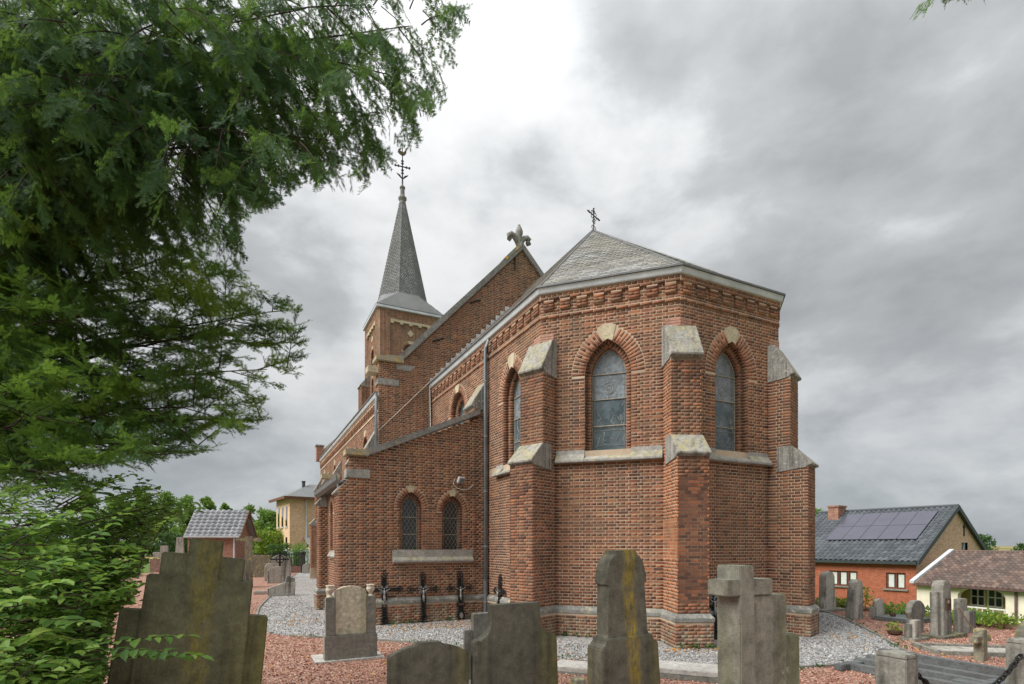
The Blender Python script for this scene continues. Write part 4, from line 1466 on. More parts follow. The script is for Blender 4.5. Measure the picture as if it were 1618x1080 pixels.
# corner pilasters and top band standing proud
for f in (fTS, fTE):
    for a, b in ((0.0, 0.62), (f.L - 0.62, f.L)):
        MB().prism([f.at(a, 0.2, -0.02), f.at(b, 0.2, -0.02), f.at(b, 0.2, 0.09), f.at(a, 0.2, 0.09)], (0, 0, TZ - 0.21)).build('pilaster', 'mortar', tower)
        g = Frame(f.at(a, 0, 0.09)[:2], f.at(b, 0, 0.09)[:2])
        lay(tw_rows, g, 8.4, TZ - 0.02)
    MB().prism([f.at(0.62, TZ - 0.55, -0.02), f.at(f.L - 0.62, TZ - 0.55, -0.02), f.at(f.L - 0.62, TZ - 0.55, 0.085), f.at(0.62, TZ - 0.55, 0.085)], (0, 0, 0.53)).build('top_band', 'mortar', tower)
    g = Frame(f.at(0.62, 0, 0.085)[:2], f.at(f.L - 0.62, 0, 0.085)[:2])
    lay(tw_rows, g, TZ - 0.55, TZ - 0.02)
    MB().prism([f.at(0.62, TZ - 0.66, -0.02), f.at(f.L - 0.62, TZ - 0.66, -0.02), f.at(f.L - 0.62, TZ - 0.66, 0.10), f.at(0.62, TZ - 0.66, 0.10)], (0, 0, 0.105)).build('stone_band', 'keystone', tower)
    nb = 5
    for j in range(nb):
        s = 0.72 + (f.L - 1.44) * j / (nb - 1)
        MB().prism([f.at(s - 0.09, TZ - 0.76, -0.02), f.at(s + 0.09, TZ - 0.76, -0.02), f.at(s + 0.09, TZ - 0.76, 0.105), f.at(s - 0.09, TZ - 0.76, 0.105)], (0, 0, 0.098)).build('corbel', 'keystone', tower)
    zc = 13.98
    MB().prism([f.at(TW - 0.2, zc, -0.02), f.at(TW, zc - 0.2, -0.02), f.at(TW + 0.2, zc, -0.02), f.at(TW, zc + 0.2, -0.02)], tuple(f.e2 * 0.04)).build('diamond_stone', 'keystone', tower)
pieces(tw_rows, 'brick', 'brickwork', 'brick', tower)
window(fTE, tarch['E'], 'louver', bars=(12.4, 12.7, 13.0))
window(fTS, tarch['S'], 'louver', bars=(12.4, 12.7, 13.0))
window(fTS, tarch['S2'], 'louver', bars=(9.9, 10.4, 10.9))
o, sr, fw = buttress((TX - TW, TY + 1.2), (-1, 0), [(0.5, 0.0, 11.4)], [(0.5, 0.0, 11.45, 12.1)], 0.5, 'tower_buttress')
pieces([q for q in sr + fw if q[2] > 8], 'brick', 'brickwork', 'brick', o)
# eaves and skirt roof
EV = TW + 0.19
ep = [(TX - EV + 0.12, TY + EV - 0.12), (TX - EV + 0.12, TY - EV + 0.12), (TX + EV - 0.12, TY - EV + 0.12), (TX + EV - 0.12, TY + EV - 0.12)]
MB().prism([(x, y, TZ) for x, y in [(TX - EV, TY - EV), (TX + EV, TY - EV), (TX + EV, TY + EV), (TX - EV, TY + EV)]], (0, 0, 0.14)).build('eaves', 'zinc', tower, bevel=0.01)
SR = 1.50                                 # circumradius of spire foot
oc = [(TX + SR * math.cos(R(22.5 + 45 * i)), TY + SR * math.sin(R(22.5 + 45 * i))) for i in range(8)]
ZS0, ZTIP = 16.35, 22.55
sk = MB()
cs = [(TX + EV * math.sqrt(2) * math.cos(R(45 + 90 * i)), TY + EV * math.sqrt(2) * math.sin(R(45 + 90 * i))) for i in range(4)]
for i in range(4):
    a, b = cs[i], cs[(i + 1) % 4]
    o1, o2, o3 = oc[(2 * i) % 8], oc[(2 * i + 1) % 8], oc[(2 * i + 2) % 8]
    zb, zt_ = TZ + 0.145, ZS0 + 0.1
    sk.add([a + (zb,), b + (zb,), o2 + (zt_,), o1 + (zt_,), o3 + (zt_,)], [(0, 1, 2, 3), (1, 4, 2)])
skirt = sk.build('skirt_roof', 'slate_skirt', tower)
srows = []
for i in range(4):
    a, b = np.array(cs[i] + (TZ + 0.15,)), np.array(cs[(i + 1) % 4] + (TZ + 0.15,))
    o1, o2 = np.array(oc[(2 * i) % 8] + (ZS0 + 0.105,)), np.array(oc[(2 * i + 1) % 8] + (ZS0 + 0.105,))
    e1 = (b - a) / np.linalg.norm(b - a)
    up = o1 - a
    s1 = up @ e1
    up = up - e1 * s1
    t = np.linalg.norm(up)
    roof_plane(a, e1, up / t, [(0, 0), (np.linalg.norm(b - a), 0), ((o2 - a) @ e1, t), (s1, t)], 'slate_skirt', 0.11, 0.15, skirt, 'slating', th=0.008)
spire = MB()
tip = (TX, TY, ZTIP)
spire.add([p + (ZS0,) for p in oc] + [(TX + 0.16 * math.cos(R(22.5 + 45 * i)), TY + 0.16 * math.sin(R(22.5 + 45 * i)), ZTIP - 0.0) for i in range(8)],
          [(i, (i + 1) % 8, 8 + (i + 1) % 8, 8 + i) for i in range(8)] + [tuple(range(8, 16))])
spire = spire.build('spire', 'slate_spire', tower)
for i in range(8):
    a, b = np.array(oc[i] + (ZS0,)), np.array(oc[(i + 1) % 8] + (ZS0,))
    e1 = (b - a)
    L = np.linalg.norm(e1)
    e1 /= L
    mid = (a + b) / 2
    tp = np.array([TX, TY, ZTIP + 0.78])
    up = tp - mid
    t = np.linalg.norm(up)
    e3 = up / t
    rows = []
    e2 = np.cross(e1, e3)
    if e2[0] * (mid[0] - TX) + e2[1] * (mid[1] - TY) < 0:
        e2 = -e2
    k = 0
    while k * 0.10 < t * 0.885:
        wd = L * (1 - k * 0.10 / t)
        n = max(1, int(round(wd / 0.12)))
        for j in range(n):
            pw = wd / n
            x = -wd / 2 + (j + 0.5) * pw + (pw * 0.25 if k % 2 else -pw * 0.25)
            x = max(-wd / 2 + pw * 0.3, min(wd / 2 - pw * 0.3, x))
            tl_ = 0.05 + random.uniform(-0.01, 0.02)
            f3 = e3 * math.cos(tl_) - e2 * math.sin(tl_)
            f2 = e2 * math.cos(tl_) + e3 * math.sin(tl_)
            rows.append(row(mid + e1 * x + e3 * (k * 0.10 + 0.065) + e2 * 0.005, e1, f2, f3, (pw * 0.96, 0.006, 0.13)))
        k += 1
    pieces(rows, 'slate', 'slates', 'slate_spire', spire)
fin = MB().lathe([(0.17, -0.1), (0.18, 0.05), (0.26, 0.20), (0.26, 0.27), (0.16, 0.38), (0.135, 0.48), (0.13, 0.80), (0.17, 0.85), (0.17, 0.92), (0.09, 0.97), (0.05, 1.1)], tip, 10).build('spire_knob', 'stone_coping', tower)
mb = MB()
t0 = np.array(tip) + np.array([0, 0, 1.05])
mb.tube([tuple(t0), tuple(t0 + np.array([0, 0, 2.45]))], [0.05, 0.022], 6)
ax_ = np.array([0.95, -0.1, 0.0])
mb.tube([tuple(t0 + np.array([0, 0, 1.12]) - ax_ * 0.5), tuple(t0 + np.array([0, 0, 1.12]) + ax_ * 0.5)], 0.035, 5)
for sx in (-1, 1):
    for q in (0.25, 0.44):
        mb.lathe([(0.001, -0.1), (0.06, -0.03), (0.06, 0.03), (0.001, 0.1)], tuple(t0 + np.array([0, 0, 1.12]) + ax_ * sx * q), 6)
    mb.tube([tuple(t0 + np.array([0, 0, 0.35])), tuple(t0 + np.array([0, 0, 0.55]) + ax_ * sx * 0.18), tuple(t0 + np.array([0, 0, 0.66]) + ax_ * sx * 0.36)], [0.02, 0.06, 0.02], 5)
for q in (0.72, 0.9, 1.3, 1.45):
    mb.lathe([(0.001, -0.06), (0.10, 0.0), (0.001, 0.06)], tuple(t0 + np.array([0, 0, q])), 6)
mb.build('spire_cross', 'iron_dark', tower)
# weathercock
ck = [(-0.30, 0.10), (-0.22, 0.36), (-0.12, 0.20), (0.05, 0.14), (0.16, 0.26), (0.20, 0.42), (0.27, 0.44), (0.30, 0.36), (0.25, 0.30), (0.24, 0.12), (0.14, -0.02), (0.0, -0.08), (-0.16, -0.02)]
p = t0 + np.array([0, 0, 1.85])
MB().prism([tuple(p + ax_ * x + np.array([0, -0.02, z])) for x, z in ck], (0, 0.04, 0)).build('weathercock', plain('gilded', (0.12, 0.095, 0.045), 0.7, 0.2), tower)

# floodlight with its cable on the lean-to
fl = empty('floodlight', church.matrix_world @ Vector((0, 0, 0)), 0, 'grey floodlight on the lean-to wall above the right-hand lancet window', 'floodlight')
lp = fL.at(w0 - 4.02, 3.42, 0.0)
wl = toworld(lp[0], lp[1])
fl.location = (wl[0], wl[1], 3.42)
fl.rotation_euler = (0, 0, TH + R(25))
MB().box((0, -0.12, 0), (0.20, 0.07, 0.15)).build('housing', 'lamp_white', fl, bevel=0.01).rotation_euler = (R(25), 0, 0)
MB().box((0, -0.16, -0.012), (0.17, 0.012, 0.12)).build('lens', 'glass_church_pale', fl).rotation_euler = (R(25), 0, 0)
MB().tube([(0, 0.05, -0.03), (0, -0.09, -0.03)], 0.015, 6).build('bracket', 'iron_dark', fl)
MB().tube([fL.at(w0 - 4.1 + x, 3.40 + z, 0.014) for x, z in ((0, 0), (-0.04, -0.12), (0.06, -0.22), (0.22, -0.26), (0.36, -0.23), (0.48, -0.12))], 0.007, 5).build('cable', 'white_paint', church)


# ------------------------------------------------------------ houses on the right
hs = empty('brick_house', (20.2, 27.0, -1.62), R(33), 'single-storey house with orange-red front, black tiles and ten solar panels', 'house')
HW, HL, Z0 = 4.95, 7.2, 1.62
ez, rz_ = 1.09 + Z0, 3.88 + Z0
# front wall with two window openings (plane x=0 facing -x)
fh = Frame((0, HL), (0, 0))
hw_ = [(HL - 4.2, HL - 2.72), (HL - 1.35, HL - 0.46)]
z_a, z_b = -0.42 + Z0, 0.40 + Z0
mb = tess(fh, [[(0, -0.2), (HL, -0.2), (HL, ez), (0, ez)]] + [[(a, z_a), (b, z_a), (b, z_b), (a, z_b)] for a, b in hw_], 0.0)
for a, b in hw_:
    q = [fh.at(a, z_a), fh.at(b, z_a), fh.at(b, z_b), fh.at(a, z_b)]
    q2 = [fh.at(a, z_a, -0.14), fh.at(b, z_a, -0.14), fh.at(b, z_b, -0.14), fh.at(a, z_b, -0.14)]
    mb.add(q + q2, [(0, 1, 5, 4), (1, 2, 6, 5), (2, 3, 7, 6), (3, 0, 4, 7)])
mb.build('front_wall', 'house_red', hs, recalc=False)
for (a, b), n in zip(hw_, (3, 2)):
    w = MB()
    zm, zh = (z_a + z_b) / 2, z_b - z_a
    for x in [a + (b - a) * i / n for i in range(n + 1)]:
        xx = min(max(x, a + 0.04), b - 0.04)
        w.prism([fh.at(xx - 0.04, z_a, -0.12), fh.at(xx + 0.04, z_a, -0.12), fh.at(xx + 0.04, z_a, -0.06), fh.at(xx - 0.04, z_a, -0.06)], (0, 0, zh))
    for z in (z_a, z_b - 0.07):
        w.prism([fh.at(a, z, -0.118), fh.at(b, z, -0.118), fh.at(b, z, -0.062), fh.at(a, z, -0.062)], (0, 0, 0.07))
    wo = w.build('window', 'brown_wood', hs)
    for i in range(n):
        x0, x1 = a + (b - a) * i / n + 0.04, a + (b - a) * (i + 1) / n - 0.04
        MB().prism([fh.at(x0, z_a + 0.07, -0.10), fh.at(x1, z_a + 0.07, -0.10), fh.at(x1, z_a + 0.07, -0.09), fh.at(x0, z_a + 0.07, -0.09)], (0, 0, zh - 0.14)).build('pane', 'glass_house', wo)
        cur = MB()
        m = 9
        top = [fh.at(x0 + (x1 - x0) * (0.15 + 0.7 * k / m), z_a + 0.08, -0.085 + 0.012 * (k % 2)) for k in range(m + 1)]
        bot = [(p[0], p[1], z_b - 0.09) for p in top]
        cur.add(top + bot, [(k, k + 1, m + 2 + k, m + 1 + k) for k in range(m)])
        cur.build('curtain', 'curtain', wo, recalc=False)
    MB().prism([fh.at(a - 0.12, z_a - 0.09, -0.1), fh.at(b + 0.12, z_a - 0.09, -0.1), fh.at(b + 0.12, z_a - 0.09, 0.09), fh.at(a - 0.12, z_a - 0.09, 0.09)], (0, 0, 0.085)).build('sill', 'limestone', wo)
# gables
fg = Frame((0, 0), (2 * HW, 0))
gwin = [(5.85, 1.30 + Z0), (6.75, 1.30 + Z0), (6.75, 1.97 + Z0), (5.85, 1.97 + Z0)]
mb = tess(fg, [[(0, -0.2), (2 * HW, -0.2), (2 * HW, ez), (HW, rz_ - 0.05), (0, ez)], gwin], 0.0)
mb.build('gable_wall', 'house_tan', hs, recalc=False)
MB().prism([fg.at(x, z, -0.08) for x, z in gwin], tuple(fg.e2 * 0.02)).build('gable_window', 'glass_house', hs)
MB().prism([fg.at(6.28, 1.30 + Z0, -0.055), fg.at(6.34, 1.30 + Z0, -0.055), fg.at(6.34, 1.97 + Z0, -0.055), fg.at(6.28, 1.97 + Z0, -0.055)], tuple(fg.e2 * 0.03)).build('mullion', 'zinc', hs)
MB().prism([fg.at(6.1, 2.35 + Z0, 0.0), fg.at(6.25, 2.35 + Z0, 0.0), fg.at(6.25, 2.75 + Z0, 0.0), fg.at(6.35, 2.85 + Z0, 0), fg.at(6.18, 3.0 + Z0, 0), fg.at(6.0, 2.85 + Z0, 0), fg.at(6.1, 2.75 + Z0, 0)], tuple(fg.e2 * 0.03)).build('gable_ornament', 'iron_dark', hs)
tess(Frame((2 * HW, 0), (2 * HW, HL)), [[(0, -0.2), (HL, -0.2), (HL, ez), (0, ez)]], 0).build('rear_wall', 'house_tan', hs, recalc=False)
tess(Frame((2 * HW, HL), (0, HL)), [[(0, -0.2), (2 * HW, -0.2), (2 * HW, ez), (HW, rz_ - 0.05), (0, ez)]], 0).build('gable_wall', 'house_tan', hs, recalc=False)
# tiled roof
TILEV = []
prof = [(-.5, -.2), (-.36, .35), (-.18, .5), (0.02, .3), (.2, -.15), (.5, -.2)]
for yv in (-.5, .5):
    for x, h in prof:
        TILEV.append((x, h, yv))
for x, h in prof:
    TILEV.append((x, h - 0.55, -.5))
TILEV = np.array(TILEV)
TILEF = np.array([(i, i + 1, i + 7, i + 6) for i in range(5)] + [(i, 12 + i, 13 + i, i + 1) for i in range(5)])


def tile_roof(name, o, e1, up, L, mat, parent, ex=0.34, pitch=0.27, hgt=0.10):
    o, e1, up = np.array(o, float), np.array(e1, float), np.array(up, float)
    t = np.linalg.norm(up)
    e3 = up / t
    e2 = np.cross(e3, e1)
    if e2[2] < 0:
        e2 = -e2
    b = MB().prism([tuple(o - e2 * 0.02), tuple(o + e1 * L - e2 * 0.02), tuple(o + e1 * L + up - e2 * 0.02), tuple(o + up - e2 * 0.02)], tuple(-e2 * 0.1)).build(name, mat, parent)
    rows = []
    n, m = int(round(t / ex)), int(round(L / pitch))
    ex, pitch = t / n, L / m
    for i in range(n):
        for j in range(m):
            c = o + e1 * (j + 0.5) * pitch + e3 * (i + 0.55) * ex + e2 * (0.03 + random.uniform(0, 0.005))
            f3 = e3 * math.cos(0.13) - e2 * math.sin(0.13)
            f2 = e2 * math.cos(0.13) + e3 * math.sin(0.13)
            rows.append(row(c, e1, f2, f3, (pitch * 1.02, hgt, ex * 1.12)))
    pieces(rows, 'tile', 'tiles', mat, b, pv=TILEV, pf=TILEF, key='tile')
    return b


OV = 0.25
m_ = (rz_ - ez) / HW
up1 = np.array([HW + OV, 0, m_ * (HW + OV)])
hr = tile_roof('roof', (-OV, -0.12, ez - m_ * OV + 0.06), (0, 1, 0), up1, HL + 0.3, 'tile_black', hs)
up2 = np.array([-(HW + OV), 0, m_ * (HW + OV)])
tile_roof('roof', (2 * HW + OV, -0.12, ez - m_ * OV + 0.06), (0, 1, 0), up2, HL + 0.3, 'tile_black', hs)
MB().tube([(HW, -0.14, rz_ + 0.10), (HW, HL + 0.18, rz_ + 0.10)], 0.11, 8).build('ridge_tiles', 'tile_black', hr)
for sg in (0, 1):
    xs_ = (lambda x: x) if sg == 0 else (lambda x: 2 * HW - x)
    MB().prism([(xs_(-OV), -0.13, ez - m_ * OV - 0.16), (xs_(-OV), -0.13, ez - m_ * OV + 0.12), (HW, -0.13, rz_ + 0.16), (HW, -0.13, rz_ - 0.12)], (0, -0.06, 0)).build('barge_board', 'fascia_dark', hr)
MB().sweep([(-OV + 0.02, HL), (-OV + 0.02, -0.1)], [(-0.1, ez - 0.24), (0.09, ez - 0.24), (0.11, ez - 0.10), (-0.1, ez - 0.10)]).build('gutter', 'fascia_dark', hr)
# chimney
ch = MB().box((4.45, 5.95, 3.70 + Z0), (0.95, 0.62, 1.1)).build('chimney', 'chapel_brick', hr)
MB().box((4.45, 5.95, 4.28 + Z0), (1.05, 0.72, 0.1)).build('chimney_cap', 'chapel_brick', ch)
# solar panels 2 x 5
e3 = up1 / np.linalg.norm(up1)
e2 = np.array([-e3[2], 0, e3[0]])
for r_ in range(2):
    for c_ in range(5):
        if r_ == 1 and c_ == 5:
            continue
        y0 = 0.55 + c_ * 0.93
        s0 = 2.08 + r_ * 1.62
        o_ = np.array([-OV, 0, ez - m_ * OV + 0.06]) + e3 * s0 + e2 * 0.15
        pts = [o_ + np.array([0, y0, 0]), o_ + np.array([0, y0 + 0.905, 0]), o_ + np.array([0, y0 + 0.905, 0]) + e3 * 1.59, o_ + np.array([0, y0, 0]) + e3 * 1.59]
        sp_ = MB().prism([tuple(p) for p in pts], tuple(-e2 * 0.04)).build('solar_panel', 'solar', hr)

an = empty('cream_annex', (19.47, 26.0, -1.62), R(20 - 90), 'cream rendered annex with brown tiled roof and arched porch in front of the brick house', 'annex')
# local x runs along the eave towards the camera, local y to the right-away
AL, AD = 7.5, 5.2
ae, ar_ = 0.06 + Z0, 1.44 + Z0
fa = Frame((0, 0), (AL, 0))
arch = [(1.76, 0.10), (3.56, 0.10), (3.56, -0.40 + Z0)] + [(2.66 + 0.9 * math.cos(t), -0.45 + Z0 + 0.42 * math.sin(t)) for t in np.linspace(0.15, math.pi - 0.15, 12)] + [(1.76, -0.40 + Z0)]
mb = tess(fa, [[(0, -0.2), (AL, -0.2), (AL, ae), (0, ae)], arch], 0)
na = len(arch)
mb.add([fa.at(x, z) for x, z in arch] + [fa.at(x, z, -0.25) for x, z in arch], [(i, (i + 1) % na, na + (i + 1) % na, na + i) for i in range(na)])
mb.build('front_wall', 'cream_wall', an, recalc=False)
MB().prism([fa.at(1.2, 0, -1.0), fa.at(4.2, 0, -1.0), fa.at(4.2, ae, -1.0), fa.at(1.2, ae, -1.0)], (0, 0.05, 0)).build('porch_back_wall', 'porch_yellow', an)
MB().prism([fa.at(1.2, 0, -0.25), fa.at(1.2, 0, -1.0), fa.at(1.2, ae, -1.0), fa.at(1.2, ae, -0.25)], (0.04, 0, 0)).build('porch_side_wall', 'porch_yellow', an)
for x0, x1 in ((1.75, 2.28), (2.42, 2.95), (3.08, 3.6)):
    wf = MB()
    za, zb = 0.72, 1.52
    for x in (x0, (x0 + x1) / 2, x1):
        wf.box((x, 0.97, (za + zb) / 2), (0.05, 0.05, zb - za))
    for z in (za, (za + zb) / 2, zb):
        wf.box(((x0 + x1) / 2, 0.975, z), (x1 - x0 + 0.05, 0.045, 0.05))
    wf = wf.build('window', 'white_paint', an)
    MB().box(((x0 + x1) / 2, 0.985, (za + zb) / 2), (x1 - x0, 0.01, zb - za)).build('pane', 'glass_house', wf)
rl = MB()
for x in np.arange(1.86, 3.56, 0.2):
    rl.box((x, 0.12, 0.45), (0.03, 0.03, 0.5))
rl.box((2.66, 0.12, 0.70), (1.8, 0.06, 0.06))
rl.box((2.66, 0.12, 0.20), (1.8, 0.05, 0.05))
rl.build('railing', 'white_paint', an)
ms_ = (ar_ - ae) / 2.6
arf = tile_roof('roof', (-0.02, -0.22, ae - ms_ * 0.22 + 0.05), (1, 0, 0), np.array([0, 2.82, ms_ * 2.82]), AL, 'tile_brown', an, 0.22, 0.20, 0.075)
tile_roof('roof', (-0.02, 5.42, ae - ms_ * 0.22 + 0.05), (1, 0, 0), np.array([0, -2.82, ms_ * 2.82]), AL, 'tile_brown', an, 0.22, 0.20, 0.075)
MB().tube([(0, 2.6, ar_ + 0.07), (AL, 2.6, ar_ + 0.07)], 0.07, 8).build('ridge_tiles', 'tile_brown', arf)
MB().prism([(-0.14, -0.3, ae - 0.06), (-0.14, 2.6, ar_ + 0.07), (-0.14, 2.6, ar_ + 0.19), (-0.14, -0.3, ae + 0.06)], (0.2, 0, 0)).build('verge_flashing', 'zinc', arf)
MB().sweep([(0, -0.22), (AL, -0.22)], [(-0.05, ae - 0.15), (0.07, ae - 0.15), (0.08, ae - 0.04), (-0.05, ae - 0.04)]).build('gutter', 'brown_metal', arf)
MB().tube([(3.95, -0.06, ae - 0.1), (3.95, -0.06, 0)], 0.05, 8).build('downpipe', 'brown_metal', an)
tess(Frame((0, AD), (0, 0)), [[(0, -0.2), (AD, -0.2), (AD, ae), (2.6, ar_), (0, ae)]], 0).build('end_wall', 'cream_wall', an, recalc=False)
tess(Frame((AL, 0), (AL, AD)), [[(0, -0.2), (AD, -0.2), (AD, ae), (2.6, ar_), (0, ae)]], 0).build('end_wall', 'cream_wall', an, recalc=False)

# ------------------------------------------------------------ buildings on the left
cpl = empty('brick_outbuilding', (-17.4, 34.0, 0), R(8), 'small red brick outbuilding with grey tiled roof beyond the graves', 'outbuilding')
CL, CD2 = 2.8, 2.8
cz, cr = 2.55, 4.05
# local x: to the left is negative
fc_ = Frame((-CL, 0), (0, 0))
tess(fc_, [[(0, -0.1), (CL, -0.1), (CL, cz), (0, cz)]], 0).build('front_wall', 'chapel_brick', cpl, recalc=False)
fc2 = Frame((0, 0), (0, CD2))
tess(fc2, [[(0, -0.1), (CD2, -0.1), (CD2, cz), (CD2 / 2, cr), (0, cz)]], 0).build('gable_wall', 'chapel_brick', cpl, recalc=False)
tess(Frame((-CL, CD2), (-CL, 0)), [[(0, -0.1), (CD2, -0.1), (CD2, cz), (CD2 / 2, cr), (0, cz)]], 0).build('gable_wall', 'chapel_brick', cpl, recalc=False)
tess(Frame((0, CD2), (-CL, CD2)), [[(0, -0.1), (CL, -0.1), (CL, cz), (0, cz)]], 0).build('rear_wall', 'chapel_brick', cpl, recalc=False)
mc = (cr - cz) / (CD2 / 2)
cro = tile_roof('roof', (-CL - 0.15, -0.25, cz - mc * 0.25 + 0.05), (1, 0, 0), np.array([0, CD2 / 2 + 0.25, mc * (CD2 / 2 + 0.25)]), CL + 0.48, 'tile_grey', cpl, 0.32, 0.32, 0.08)
tile_roof('roof', (-CL - 0.15, CD2 + 0.25, cz - mc * 0.25 + 0.05), (1, 0, 0), np.array([0, -CD2 / 2 - 0.25, mc * (CD2 / 2 + 0.25)]), CL + 0.48, 'tile_grey', cpl, 0.32, 0.32, 0.08)
MB().prism([(0.34, -0.25, cz - mc * 0.25 - 0.14), (0.34, CD2 / 2, cr - 0.1), (0.34, CD2 + 0.25, cz - mc * 0.25 - 0.14), (0.34, CD2 + 0.25, cz - mc * 0.25 + 0.04), (0.34, CD2 / 2, cr + 0.08), (0.34, -0.25, cz - mc * 0.25 + 0.04)], (0.05, 0, 0)).build('barge_board', 'timber', cro)
MB().box((0.17, CD2 / 2, cr - 0.5), (0.34, 0.9, 0.08)).build('gable_beam', 'timber', cro)
MB().sweep([(-CL - 0.1, -0.28), (0.32, -0.28)], [(-0.06, cz - 0.24), (0.06, cz - 0.24), (0.07, cz - 0.14), (-0.06, cz - 0.14)]).build('gutter', 'zinc', cro)
for x in (-CL + 0.25, -0.05):
    MB().tube([(x, -0.08, cz - 0.2), (x, -0.08, 0)], 0.05, 8).build('downpipe', 'zinc', cpl)
MB().box((-1.35, -0.02, 1.92), (0.34, 0.06, 0.16)).build('wall_stone', 'concrete_pale', cpl)

yh = empty('yellow_brick_house', (-18.1, 44.0, 0), R(36), 'tall yellow brick house with hipped slate roof left of the church', 'house')
YW, YD, YZ = 9.0, 4.6, 5.75
fy1 = Frame((0, YD), (0, 0))
fy2 = Frame((0, 0), (YW, 0))
rects = [(0.5 + i * 1.35, z0, z1) for i in range(3) for z0, z1 in ((0.9, 2.5), (3.4, 5.1))]
loops = [[(a, z0), (a + 0.65, z0), (a + 0.65, z1), (a, z1)] for a, z0, z1 in rects]
tess(fy1, [[(0, -0.1), (YD, -0.1), (YD, YZ), (0, YZ)]] + loops, 0).build('side_wall', 'house_yellow', yh, recalc=False)
tess(fy2, [[(0, -0.1), (YW, -0.1), (YW, YZ), (0, YZ)]], 0).build('front_wall', 'house_yellow', yh, recalc=False)
for lp in loops:
    w = MB().prism([fy1.at(x, z, -0.16) for x, z in lp], tuple(fy1.e2 * 0.02)).build('window', 'glass_house', yh)
    fr_ = MB()
    (a, z0), (b, z1) = lp[0], lp[2]
    for x in (a + 0.04, (a + b) / 2, b - 0.04):
        fr_.prism([fy1.at(x - 0.04, z0, -0.14), fy1.at(x + 0.04, z0, -0.14), fy1.at(x + 0.04, z1, -0.14), fy1.at(x - 0.04, z1, -0.14)], tuple(fy1.e2 * 0.05))
    fr_.build('frame', 'brown_wood', w)
    MB().prism([fy1.at(a - 0.08, z0 - 0.12, -0.1), fy1.at(b + 0.08, z0 - 0.12, -0.1), fy1.at(b + 0.08, z0, -0.1), fy1.at(a - 0.08, z0, -0.1)], tuple(fy1.e2 * 0.16)).build('sill', 'concrete_pale', w)
yr = MB()
e_ = 0.45
b4 = [(-e_, -e_, YZ), (YW + e_, -e_, YZ), (YW + e_, YD + e_, YZ), (-e_, YD + e_, YZ)]
tp = [(2.2, YD / 2, YZ + 1.4), (YW - 2.2, YD / 2, YZ + 1.4)]
yr.add(b4 + tp, [(0, 1, 5, 4), (1, 2, 5), (2, 3, 4, 5), (3, 0, 4), (3, 2, 1, 0)])
yro = yr.build('roof', 'slate_spire', yh)
MB().sweep([(-e_, YD + e_), (-e_, -e_), (YW, -e_)], [(-0.03, YZ - 0.16), (0.08, YZ - 0.16), (0.10, YZ + 0.05), (-0.03, YZ + 0.05)]).build('eaves_gutter', 'timber', yro)
MB().lathe([(0.14, 0), (0.14, 0.7), (0.18, 0.72), (0.18, 0.8)], (1.6, YD / 2 - 0.4, YZ + 0.8), 8).build('flue', 'fascia_dark', yro)
MB().tube([(1.3, -0.07, YZ - 0.1), (1.3, -0.07, 1.5)], 0.06, 8).build('downpipe', 'zinc', yh)
lt = MB().box((2.6, -0.85, 0.8), (2.6, 1.7, 1.8)).build('lean_to', 'house_yellow', yh)
MB().prism([(1.1, -1.85, 1.62), (4.0, -1.85, 1.62), (4.0, 0.0, 2.5), (1.1, 0.0, 2.5)], (0, 0, 0.06)).build('lean_to_roof', 'slate', yh)

# fences and gate at the far left end of the yard
sf = empty('sheet_fence', (-17.3, 41.0, 0), R(3), 'pale corrugated sheet metal fence in front of the yellow house', 'fence')
n = 60
v_, f_ = [], []
for i in range(n + 1):
    x, y = i * 0.09, 0.03 * (1 if i % 4 < 2 else -1)
    v_ += [(x, y, 0), (x, y, 1.55 if i < 24 else 1.66), (x, y + 0.01, 0), (x, y + 0.01, 1.55 if i < 24 else 1.66)]
for i in range(n):
    a, b = 4 * i, 4 * i + 4
    f_ += [(a, b, b + 1, a + 1), (b + 2, a + 2, a + 3, b + 3), (a + 1, b + 1, b + 3, a + 3)]
MB().add(v_, f_).build('sheet', 'sheet_metal', sf)
for x in (0, 2.2, 5.4):
    MB().box((x, 0.06, 0.78), (0.07, 0.06, 1.56)).build('post', 'zinc', sf)
gt = empty('iron_railing', (-16.6, 36.2, 0), R(-2), 'low black iron railing on a brick footing near the graveyard gate', 'railing')
MB().box((0.9, 0, 0.22), (3.4, 0.25, 0.44)).build('footing', 'low_brick', gt)
for x in np.arange(-0.7, 2.6, 0.16):
    MB().box((float(x), 0, 0.82), (0.035, 0.035, 0.8)).build('baluster', 'iron_dark', gt)
MB().box((0.9, 0, 1.24), (3.5, 0.06, 0.06)).build('top_rail', 'iron_dark', gt)
MB().box((0.9, 0, 0.50), (3.4, 0.05, 0.05)).build('bottom_rail', 'iron_dark', gt)
gp = MB().box((0, 0, 0.66), (0.22, 0.22, 1.32))
gp.lathe([(0.17, 1.3), (0.17, 1.38), (0.06, 1.46)], (0, 0, 0), 8)
gp = gp.build('gate_post', 'iron_dark')
gp.location = (-13.8, 35.7, 0)
tag(gp, 'black iron gate post at the end of the grey gravel path', 'gate post')
bw = MB().box((0, 0, 0.45), (6.5, 0.24, 0.9))
bw = bw.build('boundary_wall', 'low_brick')
bw.location = (-21.2, 36.6, 0)
tag(bw, 'low brick boundary wall behind the graves at the far left', 'wall')

# ------------------------------------------------------------ gravestones
ROT = TH


